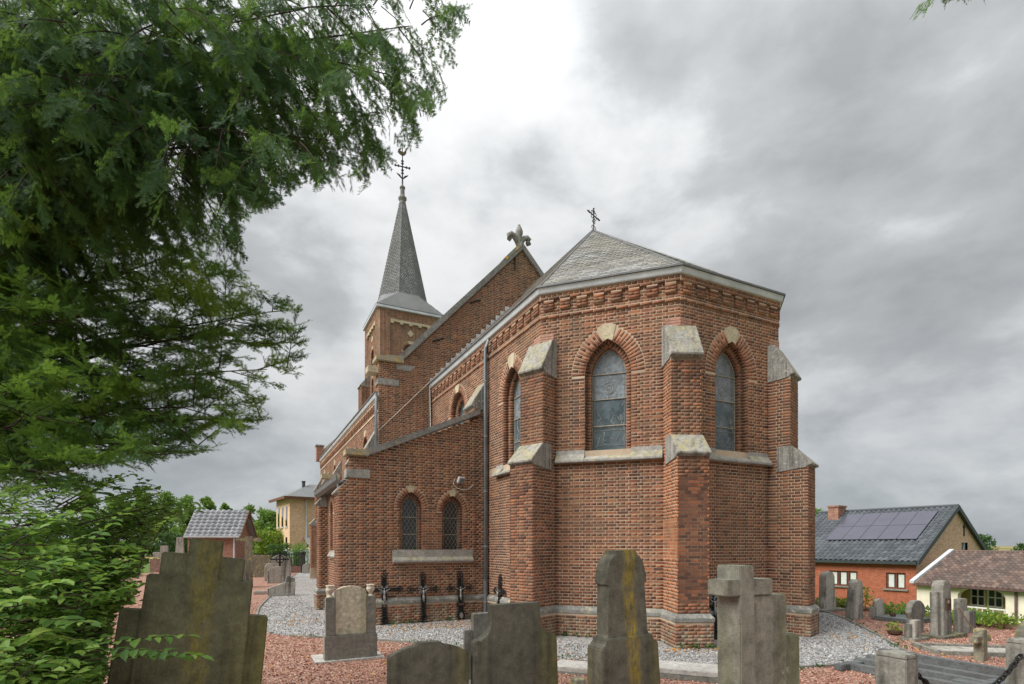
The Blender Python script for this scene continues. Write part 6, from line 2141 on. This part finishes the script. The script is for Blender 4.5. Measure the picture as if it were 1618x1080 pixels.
# needle spray: a main axis with flat side twigs, each set with two ranks of needles
def make_spray(seed, L=0.17, ntw=5, dens=0.0085):
    r = np.random.default_rng(seed)
    V, F = [], []

    def needles(p0, p1, ln):
        d = p1 - p0
        L_ = np.linalg.norm(d)
        d = d / L_
        side = np.array([-d[1], d[0], 0.0])
        side = side / (np.linalg.norm(side) + 1e-9)
        n = max(4, int(L_ / dens))
        for i in range(n):
            t = (i + r.random() * 0.5) / n
            tap = 1.0 if t < 0.8 else 1.0 - (t - 0.8) * 2.2
            for s in (-1, 1):
                b = p0 + d * (t * L_)
                a = r.uniform(0.85, 1.15)
                dirn = side * s * math.sin(a) + d * math.cos(a) + np.array([0, 0, r.uniform(-0.05, 0.30)])
                tip = b + dirn * ln * tap * r.uniform(0.8, 1.1)
                w = d * 0.0038
                k = len(V)
                V.extend([b - w, b + w, tip])
                F.append((k, k + 1, k + 2))
        k = len(V)
        w = side * 0.0012
        V.extend([p0 - w, p0 + w, p1])
        F.append((k, k + 1, k + 2))
    axis = [np.array([0, 0, 0.0])]
    for i in range(1, 4):
        axis.append(np.array([L * i / 3, r.uniform(-0.015, 0.015), -0.02 * (i / 3) ** 2]))
    for i in range(3):
        needles(axis[i], axis[i + 1], 0.024)
    for i in range(ntw):
        t = 0.06 + 0.8 * i / ntw
        k = min(2, int(t * 3))
        b = axis[k] + (axis[k + 1] - axis[k]) * (t * 3 - k)
        s = 1 if i % 2 else -1
        ln = r.uniform(0.05, 0.085) * (1.05 - 0.5 * t)
        a = r.uniform(0.6, 0.95)
        needles(b, b + np.array([math.cos(a) * ln, s * math.sin(a) * ln, r.uniform(-0.02, 0.012)]), 0.023)
    return np.array(V), np.array(F)


SPRAYS = [make_spray(i) for i in range(5)]
YEW_MASK = [(-170, -170), (765, -170), (752, 0), (742, 45), (724, 95), (714, 165), (676, 212), (648, 246), (592, 296), (560, 312), (520, 304), (474, 296), (442, 332),
            (404, 338), (378, 348), (388, 400), (398, 442), (462, 468), (502, 500), (514, 552), (490, 592), (452, 642), (428, 668), (372, 692), (342, 712), (292, 722),
            (252, 756), (220, 742), (170, 772), (100, 806), (0, 822), (-170, 850)]
YEW_GAP = [[(262, 215), (300, 235), (306, 300), (285, 345), (262, 300)], [(318, 322), (372, 338), (376, 372), (352, 392), (330, 360)], [(228, 30), (250, 40), (246, 96), (226, 80)], [(470, 20), (500, 8), (505, 50), (480, 56)]]


def yew_tree(name, base, limbs, label, mask, r_trunk=0.26, top=6.5, lean=(0.2, -0.2), gaps=()):
    t = empty(name, (base[0], base[1], 0), 0, label, 'yew tree')
    B = np.array([base[0], base[1], 0.0])
    MB().tube([(0, 0, -0.1), (0.03, 0, 0.6), (lean[0] * 0.3, lean[1] * 0.3, top * 0.4), (lean[0], lean[1], top * 0.75), (lean[0] * 1.4, lean[1] * 1.4, top)],
              [r_trunk * 1.25, r_trunk, r_trunk * 0.8, r_trunk * 0.5, r_trunk * 0.15], 10).build('trunk', 'bark', t, smooth=True)
    groups = [[] for _ in SPRAYS]
    tones = [[] for _ in SPRAYS]
    twig = MB()
    UPV = np.array([0.02, 0.01, 1.0])
    for li, (tip, h, mode) in enumerate(limbs):
        p0 = B + np.array([lean[0] * h / top, lean[1] * h / top, h])
        p2 = np.array(tip, float)
        p1 = (p0 + p2) / 2 + np.array([rng.uniform(-0.4, 0.4), rng.uniform(-0.4, 0.4), rng.uniform(0.7, 1.3) if mode == 'droop' else rng.uniform(-0.1, 0.45)])
        pts = bez(p0, p1, p2, 14)
        wob = np.cumsum(rng.normal(size=(14, 3)) * 0.035, 0)
        pts = pts + wob * np.linspace(0, 1, 14)[:, None] * np.linspace(1, 0.4, 14)[:, None]
        L = np.linalg.norm(p2 - p0)
        MB().tube([tuple(p - B) for p in pts[:13]], list(np.linspace(0.024, 0.003, 13)), 6).build('limb', 'bark', t, smooth=True)
        ns = int(10 + 5.6 * L)
        light = rng.random()
        for s in range(ns):
            u = 0.22 + 0.78 * (s + rng.random()) / ns
            k = min(12, int(u * 13))
            b = pts[k] + (pts[k + 1] - pts[k]) * (u * 13 - k)
            ax = unit(pts[k + 1] - pts[k])
            lat = unit(cross3(ax, UPV)) * (1 if s % 2 else -1)
            if mode == 'droop':
                d = unit(ax * rng.uniform(0.1, 0.9) + lat * rng.uniform(0.2, 1.0) + np.array([0, 0, rng.uniform(-1.0, 0.2)]))
                ln = rng.uniform(0.28, 0.55)
                sag = 0.35
            else:
                d = unit(ax * rng.uniform(0.3, 0.9) + lat * rng.uniform(0.3, 1.1) + np.array([0, 0, rng.uniform(-0.5, 0.75)]))
                ln = rng.uniform(0.22, 0.48)
                sag = 0.05
            e = b + d * ln + np.array([0, 0, -sag * ln])
            sb = bez(b, b + d * ln * 0.55, e, 6)
            if not inside(sb[3], mask):
                continue
            nb = int(rng.integers(7, 11))
            got = 0
            tone = rng.random()
            for q in range(nb):
                u2 = 0.12 + 0.88 * (q + 1) / nb
                kk = min(4, int(u2 * 5))
                c = sb[kk] + (sb[kk + 1] - sb[kk]) * min(1, u2 * 5 - kk)
                a2 = unit(sb[kk + 1] - sb[kk])
                l2 = unit(cross3(a2, UPV)) * (1 if q % 2 else -1)
                last = q == nb - 1
                dr = unit(a2 * rng.uniform(0.5, 1.0) + l2 * (0.0 if last else rng.uniform(0.3, 1.0)) + np.array([0, 0, rng.uniform(-0.7, 0.05) if mode == 'droop' else rng.uniform(-0.25, 0.45)]))
                nz = unit(rng.normal(size=3) * 0.7 + np.array([0, -0.2, 0.8]))
                sd = unit(cross3(nz, dr))
                nz = cross3(dr, sd)
                sc = rng.uniform(0.7, 1.1)
                tp = c + dr * 0.17 * sc
                if not (inside(c, mask) and inside(tp, mask)):
                    continue
                if any(inside(tp, g_) for g_ in gaps):
                    continue
                got = max(got, kk)
                gi = int(rng.integers(len(SPRAYS)))
                groups[gi].append(row(c - B, dr, sd, nz, (sc, sc, sc)))
                tones[gi].append((0.0 + 0.42 * tone if mode == 'droop' else 0.25 + 0.75 * tone) * 0.8 + 0.2 * rng.random())  # shade on upper boughs and backlight on lower ones put into needle colour
            if got:
                twig.tube([tuple(p - B) for p in sb[:got + 1]], list(np.linspace(0.0045, 0.002, got + 1)), 4)
    twig.build('twigs', 'bark', t, recalc=False)
    Vs, Fs, Rs, o = [], [], [], 0
    for (pv, pf), rows, tn in zip(SPRAYS, groups, tones):
        if not rows:
            continue
        V, F, idx = instance(rows, pv, pf)
        Vs.append(V)
        Fs.append(F + o)
        Rs.append(np.array(tn)[idx])
        o += len(V)
    np_mesh('crown', np.concatenate(Vs), np.concatenate(Fs), 'yew', t, np.concatenate(Rs))
    return t, sum(len(g_) for g_ in groups), sum(len(f_) for f_ in Fs)


LIMBS = []
for px, py, d, h in ((735, 20, 3.3, 4.9), (700, 120, 3.1, 4.7), (610, 225, 3.0, 4.5), (500, 235, 2.9, 4.3), (410, 265, 3.1, 4.0), (300, 190, 3.0, 4.0), (170, 110, 2.9, 4.0), (60, 240, 3.2, 3.7),
                     (560, 80, 3.6, 4.9), (420, 110, 3.3, 4.6), (250, 40, 3.2, 4.4), (650, -60, 3.4, 5.3), (520, -90, 3.5, 5.2), (330, -120, 3.2, 4.9), (110, -60, 3.0, 4.6), (580, 160, 3.3, 4.6),
                     (350, 180, 3.6, 4.2), (200, 260, 3.6, 3.9), (680, 60, 3.6, 4.9), (450, 190, 3.8, 4.4), (80, 60, 3.6, 4.3), (-60, 120, 3.2, 4.0), (640, 150, 3.5, 4.7),
                     (40, 150, 2.9, 4.4), (130, 40, 2.8, 4.6), (230, 150, 2.9, 4.5), (320, 60, 2.9, 4.7), (90, 200, 3.4, 4.2), (210, -40, 3.0, 4.8), (10, -40, 2.8, 4.5), (460, 80, 3.0, 4.8), (360, 230, 3.0, 4.3), (500, 30, 3.2, 4.9), (600, 10, 3.0, 4.9), (390, 20, 3.0, 4.7), (160, 180, 3.3, 4.0), (270, 110, 3.8, 4.3), (20, 30, 3.2, 4.2), (540, 250, 3.2, 4.4), (440, 290, 3.3, 4.1)):
    LIMBS.append((PX(px, py, d), h, 'droop'))
for px, py, d, h in ((505, 560, 4.3, 3.2), (495, 495, 4.6, 3.4), (425, 635, 4.2, 3.0), (390, 440, 4.6, 3.6), (380, 375, 4.8, 3.8), (300, 690, 3.9, 2.7), (235, 735, 3.7, 2.5), (150, 730, 3.5, 2.4),
                     (60, 750, 3.4, 2.4), (220, 570, 4.0, 2.9), (110, 480, 3.8, 3.2), (300, 500, 4.3, 3.3), (160, 360, 4.2, 3.6), (330, 600, 4.4, 3.0), (40, 610, 3.6, 2.8), (250, 420, 4.6, 3.6),
                     (60, 380, 3.9, 3.5), (170, 640, 3.9, 2.7), (430, 550, 4.6, 3.2), (10, 500, 3.9, 3.1), (260, 640, 4.1, 2.8), (360, 660, 4.0, 2.8), (90, 690, 3.6, 2.5), (320, 440, 4.9, 3.6),
                     (380, 520, 4.3, 3.2), (140, 560, 4.1, 2.9), (220, 330, 4.4, 3.8), (60, 550, 4.4, 2.9), (110, 300, 4.6, 3.8)):
    LIMBS.append((PX(px, py, d), h, 'spread'))
yew, ny, nt1 = yew_tree('yew_tree', (-5.7, 5.3), LIMBS, 'large dark yew tree overhanging the graves at upper left', YEW_MASK, gaps=YEW_GAP)
TW = [(PX(1468, -12, 3.2), 4.9, 'droop'), (PX(1525, -25, 3.3), 5.0, 'droop'), (PX(1490, -60, 3.0), 5.0, 'droop')]
yew2, ny2, nt2 = yew_tree('yew_tree', (5.6, -1.2), TW, 'yew twig tips hanging into the top right corner of the sky',
                     [(1440, 26), (1450, -600), (2400, -600), (2400, 0), (1600, 0), (1560, 8), (1530, 16), (1500, 14), (1470, 24)], 0.2, 6.0, (-0.3, 0.2))
print('sprays', ny, ny2, nt1)


# leafy shrub at lower left
SH_MASK = [(-150, 690), (60, 742), (150, 738), (215, 742), (252, 768), (268, 800), (335, 793), (352, 808), (300, 826), (258, 832), (236, 872), (228, 905), (216, 955), (184, 968), (172, 1034), (158, 1200), (-150, 1200)]
shrub = empty('leafy_shrub', (-2.75, 3.4, 0), 0, 'bright green leafy shrub filling the lower left corner', 'shrub')
SB = np.array([-2.75, 3.4, 0.0])
lrows = []
stem = MB()


def shoot(p, d, L, mask, leaf=0.075, sag=0.25, thick=0.006, dens=0.05, test=True):
    n = max(4, int(L / 0.07))
    pts = [p.copy()]
    dd = unit(d)
    for i in range(n):
        dd = unit(dd + np.array([rng.uniform(-0.08, 0.08), rng.uniform(-0.08, 0.08), -sag * 0.07 + rng.uniform(-0.04, 0.04)]))
        pts.append(pts[-1] + dd * L / n)
    pts = np.array(pts)
    vis_ = []
    for q in pts:
        if test and not inside(q, mask):
            break
        vis_.append(q)
    if len(vis_) < 3:
        return pts
    pv_ = np.array(vis_)
    stem.tube([tuple(q - SB) for q in pv_[::2]], list(np.linspace(thick, thick * 0.35, len(pv_[::2]))), 5)
    m = int(L / dens)
    for i in range(m):
        u = (0.15 + 0.85 * (i + 1) / m) * n
        k = min(n - 1, int(u))
        c = pts[k] + (pts[k + 1] - pts[k]) * (u - k)
        ax = unit(pts[k + 1] - pts[k])
        lat = unit(np.cross(ax, np.array([0.0, 0.05, 1.0])))
        for s in ((-1, 1) if i < m - 1 else (0,)):
            dr = unit(ax * rng.uniform(0.25, 0.7) + lat * s * rng.uniform(0.7, 1.0) + np.array([0, 0, rng.uniform(-0.45, 0.15)])) if s else unit(ax + np.array([0, 0, -0.2]))
            nz = unit(np.array([rng.uniform(-0.45, 0.45), rng.uniform(-0.6, 0.35), 1.0]))
            sd = unit(np.cross(nz, dr))
            nz = np.cross(dr, sd)
            sc = leaf * rng.uniform(0.7, 1.25)
            if test and not inside(c + dr * sc, mask):
                continue
            lrows.append(row(c - SB, dr, sd, nz, (sc, sc * rng.uniform(0.9, 1.2), sc)))
    return pts


for i in range(150):
    a = rng.uniform(0, 2 * math.pi)
    rad = rng.uniform(0.0, 1.0)
    rear = i >= 100
    p = SB + np.array([math.cos(a) * rad * 0.72, math.sin(a) * rad * 0.95 + 0.15, 0.0])
    h = rng.uniform(0.8, 2.4)
    if rear:
        p = np.array([-3.25 + math.cos(a) * rad * 0.55, 4.6 + math.sin(a) * rad * 0.45, 0.0])
        h = rng.uniform(1.3, 2.45)
    d = np.array([math.cos(a) * 0.22 + 0.05, math.sin(a) * 0.2, 1.0])
    base = shoot(p, d, h, SH_MASK, 0.07, 0.06, 0.008, 0.10)
    for j in range(int(10 + h * 17)):
        u = rng.uniform(0.12, 1.0)
        k = int(u * (len(base) - 1))
        b2 = rng.uniform(0, 2 * math.pi)
        if not inside(base[k], SH_MASK):
            continue
        shoot(base[k], np.array([math.cos(b2) + 0.25, math.sin(b2) - 0.35, rng.uniform(0.0, 0.8)]), rng.uniform(0.20, 0.48), SH_MASK, rng.uniform(0.05, 0.085), 0.5, 0.0035, 0.045)
# longer shoots reaching out to the right
for tgt, st in (((345, 800, 3.9), (120, 830, 3.7)), ((330, 806, 4.1), (150, 840, 3.9)), ((262, 775, 3.8), (110, 810, 3.6)), ((250, 745, 3.7), (100, 800, 3.5)), ((215, 744, 3.9), (90, 800, 3.7)), ((300, 815, 4.3), (140, 860, 4.0)), ((255, 860, 4.4), (140, 900, 4.2))):
    a, b = PX(*st), PX(*tgt)
    shoot(a, b - a + np.array([0, 0, 0.12]), np.linalg.norm(b - a), SH_MASK, 0.075, 0.25, 0.006, 0.05)
# sprig in front of the leaning stone
for st, tgt in (((120, 1030, 2.85), (318, 1028, 2.95)), ((130, 1045, 2.9), (270, 1055, 2.9)), ((150, 1020, 2.95), (290, 1015, 3.0))):
    a, b = PX(*st), PX(*tgt)
    shoot(a, b - a + np.array([0, 0, 0.10]), np.linalg.norm(b - a), SH_MASK, 0.085, 0.5, 0.005, 0.055, test=False)
print('leaves', len(lrows))
stem.build('stems', 'bark', shrub, recalc=False)
LA = np.asarray(lrows)
dd = np.linalg.norm(LA[:, 0:3] + SB - np.array([0, 0, EYE]), axis=1)
sx_, sy_ = project(LA[:, 0:3] + SB)
vis = ((sx_ > 0) & (sy_ < 1080)).astype(float)
pieces(lrows, 'leaf', 'foliage', 'shrub', shrub, 290, vis * LA[:, 12] / dd, LEAFV, LEAFT, 'leaf')


# trees and hedges in the background
def tree(name, x, y, h, r, label, mat='poplar', n=2600, leaf=0.42, z=0.0, slim=1.0, group=None):
    t = empty(name, (x, y, z), rng.uniform(0, 6), label, 'tree', group)
    MB().tube([(0, 0, -0.2), (0.05, 0, h * 0.3), (-0.05, 0.05, h * 0.6), (0, 0, h * 0.88)], [h * 0.022, h * 0.017, h * 0.010, h * 0.003], 7).build('trunk', 'bark', t, smooth=True)
    P = []
    nb = 34
    lim = MB()
    for k in range(nb):
        u = (k + rng.random()) / nb
        zz = h * (0.06 + 0.90 * u)
        wr = r * slim * (0.85 + 0.3 * math.sin(math.pi * u)) * (1 - 0.62 * u ** 1.6)
        a = rng.uniform(0, 2 * math.pi)
        q = rng.uniform(0.25, 0.95) * wr
        c = np.array([math.cos(a) * q, math.sin(a) * q, zz])
        lim.tube([(0, 0, max(0.5, zz - q * 0.9)), tuple(c * np.array([0.6, 0.6, 1]) - np.array([0, 0, 0.15 * q])), tuple(c)], [h * 0.007, h * 0.005, h * 0.001], 4)
        br = rng.uniform(0.30, 0.50) * r * (1 - 0.35 * u)
        P.append(ball(int(n / nb), (br, br, br * 0.85), c, 0.3))
    lim.build('limbs', 'bark', t, recalc=False)
    leaf_cloud('crown', np.concatenate(P), leaf, mat, t, 0.3)
    return t


TL = 'trees along the skyline at far left'
for i, (px, py, d, wpx, lab) in enumerate(((186, 782, 88, 40, 'leftmost tall green tree above the shrub shoots'), (226, 776, 92, 38, 'tall green tree right of the yew tips'), (262, 778, 96, 38, 'green tree left of the outbuilding roof'),
                                          (296, 784, 90, 34, 'rounded green tree just over the left roof end'), (328, 784, 98, 28, 'green tree peeking over the outbuilding ridge'), (356, 796, 110, 20, 'small distant tree above the ridge'),
                                          (392, 800, 92, 30, 'pale green tree right of the outbuilding gable'), (424, 806, 84, 36, 'full green tree left of the yellow house'), (444, 815, 96, 24, 'low green tree touching the yellow house wall'), (140, 775, 90, 40, 'green tree mostly behind the shrub'))):
    h = EYE + (862 - py) / 854 * d
    tree('skyline_tree', (px - 809) / 854 * d, d, h, wpx / 854 * d * 0.78, lab, 'poplar', 4200, 0.48, group=TL)
tree('garden_tree', (1301 - 809) / 854 * 42, 42, EYE + (862 - 805) / 854 * 42 + 1.6, 1.9, 'green tree beside the chimney of the black-tiled house', 'poplar', 2600, 0.26, z=-1.6)
tree('field_tree', (1556 - 809) / 854 * 110, 110, EYE + (862 - 845) / 854 * 110 + 1.6, 2.6, 'dark round tree on the field edge behind the gable', 'hedge', 1800, 0.45, z=-1.6)
tree('field_tree', (1612 - 809) / 854 * 160, 160, EYE + (862 - 864) / 854 * 160 + 1.6 + 1.0, 2.0, 'tiny bush on the field at the right edge', 'hedge', 800, 0.5, z=-1.6)


def hedge(name, pts, w, h, label, mat='hedge', dens=700, leaf=0.09, cat='hedge', z=0.0, bump=0.12):
    c = np.array([pts[0][0], pts[0][1], z])
    e = empty(name, tuple(c), 0, label, cat)
    P = []
    core = MB()
    for (x0, y0), (x1, y1) in zip(pts[:-1], pts[1:]):
        L = math.hypot(x1 - x0, y1 - y0)
        n = int(dens * L * (w + 2 * h) * 0.8)
        u = rng.random(n)
        f = rng.random((n, 2))
        edge = rng.integers(0, 3, n)
        yy = np.where(edge == 0, -w / 2, np.where(edge == 1, w / 2, (f[:, 0] - 0.5) * w))
        zz = np.where(edge == 2, h, f[:, 1] * h)
        q = np.stack([x0 + (x1 - x0) * u - (y1 - y0) / L * yy, y0 + (y1 - y0) * u + (x1 - x0) / L * yy, zz], 1)
        q += rng.normal(size=q.shape) * np.array([bump, bump, bump]) * 0.6
        q[:, 2] += 0.5 * bump * np.sin(q[:, 0] * 3.1) + 0.4 * bump * np.sin(q[:, 0] * 7.7 + 1)
        q[:, 2] = np.maximum(q[:, 2], 0.02)
        P.append(q)
        core.prism([(x0 + 0.15 - c[0], y0 - w * 0.25 - c[1], 0.0), (x1 - 0.15 - c[0], y1 - w * 0.25 - c[1], 0.0), (x1 - 0.15 - c[0], y1 + w * 0.25 - c[1], 0.0), (x0 + 0.15 - c[0], y0 + w * 0.25 - c[1], 0.0)], (0, 0, h * 0.8))
    core.build('branches', mat, e)
    leaf_cloud('foliage', np.concatenate(P) - np.array([c[0], c[1], 0]), leaf, mat, e, 0.3)
    return e


hedge('clipped_hedge', [(-24.5, 37.6), (-21.4, 37.4)], 0.9, 2.45, 'dark green clipped hedge left of the brick outbuilding', 'hedge', 420, 0.13)
hedge('clipped_hedge', [(-17.2, 38.6), (-15.9, 38.4)], 0.8, 1.75, 'low dark hedge between the outbuilding and the sheet fence', 'hedge', 500, 0.11)
hedge('flowering_hedge', [(-22.0, 46.5), (-17.0, 46.5)], 1.4, 2.6, 'yellow-green bushes behind the sheet metal fence', 'lime_leaf', 160, 0.24, bump=0.4)
hedge('gate_bush', [(-15.1, 37.2), (-14.2, 37.1)], 0.8, 1.7, 'rounded green bush beside the black gate post', 'shrub', 400, 0.12, 'bush', bump=0.3)
hedge('left_hedge', [(-30, 30.5), (-23.5, 31.5)], 1.2, 2.6, 'tall green hedge at the far left behind the shrub', 'hedge', 300, 0.15)
# low plants along the terrace edge at right
k = 0
EDGE_LAB = ['low yellow-green plant at the foot of the tall pointed gravestone', 'leafy plant patch between the two tall pale gravestones', 'upright yellow-green plant under the small brown window', 'spreading green plant behind the white headstone',
            'green leafy clump behind the wide rounded gravestone', 'ivy-like clump left of the white porch railing', 'broad green leafy clump below the porch railing', 'green clump at the foot of the brown downpipe', 'rightmost green plant along the terrace kerb', 'plant clump half hidden by the right-edge gravestone']
for px, py, w, h, mt in ((1322, 958, 0.5, 0.22, 'lime_leaf'), (1370, 962, 0.55, 0.28, 'lime_leaf'), (1408, 965, 0.35, 0.62, 'lime_leaf'), (1432, 972, 0.7, 0.28, 'shrub'), (1462, 976, 0.5, 0.25, 'shrub'),
                         (1520, 985, 0.6, 0.30, 'shrub'), (1548, 988, 0.75, 0.34, 'shrub'), (1585, 990, 0.7, 0.26, 'shrub'), (1612, 994, 0.6, 0.3, 'lime_leaf'), (1490, 982, 0.5, 0.2, 'lime_leaf')):
    d = 854 * EYE / (py - 862)
    x = (px - 809) / 854 * d
    x = min(x, float(edge_x(d)) - 0.35)
    e = empty('terrace_plant', (x, d, 0), 0, EDGE_LAB[k], 'plant', 'plants along the terrace kerb')
    leaf_cloud('foliage', ball(int(420 * w), (w, 0.28, h * 0.55), (0, 0, h * 0.5 + 0.03), 0.2), 0.085, mt, e, 0.6)
    sm = MB()
    for q in range(6):
        a = rng.uniform(-1, 1)
        sm.tube([(a * 0.1, 0, 0.0), (a * w * 0.7, rng.uniform(-0.1, 0.1), h * 0.8)], [0.006, 0.003], 4)
    sm.build('stems', 'bark', e)['kind'] = 'stuff'
    k += 1

# ------------------------------------------------------------ loose gravel and fallen leaves
OCTV = np.array([(.5, 0, 0), (-.5, .1, 0), (0, .5, .05), (.05, -.5, 0), (0, .05, .4), (0, 0, -.4)])
OCTF = np.array([(0, 2, 4), (2, 1, 4), (1, 3, 4), (3, 0, 4)])
FOOT = [toworld(x, y) for x, y in ((-6.9, 30), (-6.9, 1.3), (-3.3, 1.3), (-4.0, -1.75), (-1.6, -4.0), (1.6, -4.0), (4.0, -1.75), (4.0, 30))]


def scatter(n, dmin, dmax, power):
    d = dmin + (dmax - dmin) * rng.random(n) ** power
    s = rng.uniform(-0.97, 0.97, n)
    return s * d, d


def chips(name, n, inside, mat, size, z, dmax):
    X, Y = scatter(n, 4.0, dmax, 1.2)
    m = inpoly(X, Y, YARD) & ~inpoly(X, Y, FOOT)
    jx, jy = rng.normal(size=(2, len(X))) * np.where(rng.random(len(X)) < 0.25, 0.16, 0.03)
    pth = inpoly(X + jx, Y + jy, PATH)
    m &= pth if inside else ~pth
    X, Y = X[m], Y[m]
    k = len(X)
    a, b, c = rand_frames(k)
    s = size * rng.uniform(0.5, 1.35, k)
    # flip so the open side is down
    flip = c[:, 2] < 0
    b[flip] *= -1
    c[flip] *= -1
    P = np.stack([X, Y, np.full(k, z) + s * 0.12], 1)
    rows = np.concatenate([P, a, b, c, np.stack([s, s * rng.uniform(0.6, 1, k), s * 0.8], 1)], 1)
    V, F, idx = instance(rows, OCTV, OCTF)
    o = np_mesh(name, V, F, mat, None, rng.random(k)[idx])
    return o


tag(chips('red_gravel', 150000, False, 'chips_red', 0.028, 0.001, 17), 'loose reddish crushed stone between the graves', 'gravel', kind='stuff')
tag(chips('grey_gravel', 170000, True, 'chips_grey', 0.030, 0.007, 20), 'loose grey gravel of the path round the church', 'gravel', kind='stuff')

LP = []
for (cx_, cy_), (sx_, sy_), n, loc in (((-4.6, 0.55), (0.85, 0.28), 260, True), ((-3.6, 1.0), (0.4, 0.2), 60, True), ((-1.75, -3.75), (0.30, 0.25), 90, True), ((-1.1, -3.95), (0.5, 0.2), 40, True), ((-2.9, -3.0), (0.6, 0.4), 50, True),
                                        ((1.8, -4.2), (0.4, 0.2), 25, True), ((-7.6, 2.8), (0.35, 0.5), 60, True), ((7.5, 9.4), (0.7, 0.5), 60, False), ((0.3, 7.6), (1.5, 1.2), 70, False), ((-3.0, 8.5), (2.0, 1.6), 80, False), ((7.3, 10.3), (0.6, 0.4), 30, False)):
    p = rng.normal(size=(n, 2)) * np.array([sx_, sy_]) + np.array([cx_, cy_])
    if loc:
        p = np.stack([CC[0] + p[:, 0] * UV[0] + p[:, 1] * UU[0], CC[1] + p[:, 0] * UV[1] + p[:, 1] * UU[1]], 1)
    LP.append(p)
LP = np.concatenate(LP)
LP = LP[~inpoly(LP[:, 0], LP[:, 1], FOOT)]
k = len(LP)
a, b, c = rand_frames(k)
c = c * 0.35 + np.array([0, 0, 1.0])
c /= np.linalg.norm(c, axis=1)[:, None]
a -= (a * c).sum(1)[:, None] * c
a /= np.linalg.norm(a, axis=1)[:, None]
b = np.cross(c, a)
s = rng.uniform(0.045, 0.085, k)
rows = np.concatenate([np.concatenate([LP, np.full((k, 1), 0.024)], 1), a, b, c, np.stack([s, s * 1.2, s], 1)], 1)
V, F, idx = instance(rows, LEAFV, LEAFT)
tag(np_mesh('fallen_leaves', V, F, 'dry_leaf', None, rng.random(k)[idx]), 'scattered orange and brown fallen leaves on the gravel', 'leaves', kind='stuff')

# small weeds rooted along wall feet and kerbs
WP = []
for (a, b), n in (((OUT[7], OUT[8]), 26), ((OUT[12], OUT[13]), 14), ((OUT[10], OUT[11]), 8), ((OUT[14], OUT[15]), 10), ((OUT[16], OUT[17]), 8), ((OUT[8], OUT[9]), 10)):
    f = Frame(a, b)
    for q in range(n):
        u = rng.random() * f.L
        x, y, _ = f.at(u, 0, 0.10 + abs(rng.normal()) * 0.05)
        x, y = toworld(x, y)
        m = int(rng.integers(4, 11))
        WP.append(np.array([x, y, 0.02]) + np.abs(rng.normal(size=(m, 3))) * np.array([0.03, 0.03, 0.025]) * np.array([1, 1, 1]))
for i in range(60):
    k = int(rng.integers(6, 18))
    a, b = np.array(PATH[k]), np.array(PATH[k + 1])
    t = rng.random()
    c = a + (b - a) * t + rng.normal(size=2) * 0.08
    m = int(rng.integers(3, 8))
    WP.append(np.concatenate([c + rng.normal(size=(m, 2)) * 0.03, 0.02 + rng.random((m, 1)) * 0.03], 1))
tag(leaf_cloud('weeds', np.concatenate(WP), 0.05, 'hedge', None, 0.8), 'small green weeds rooted along the wall foot and path edge', 'weeds', kind='stuff')
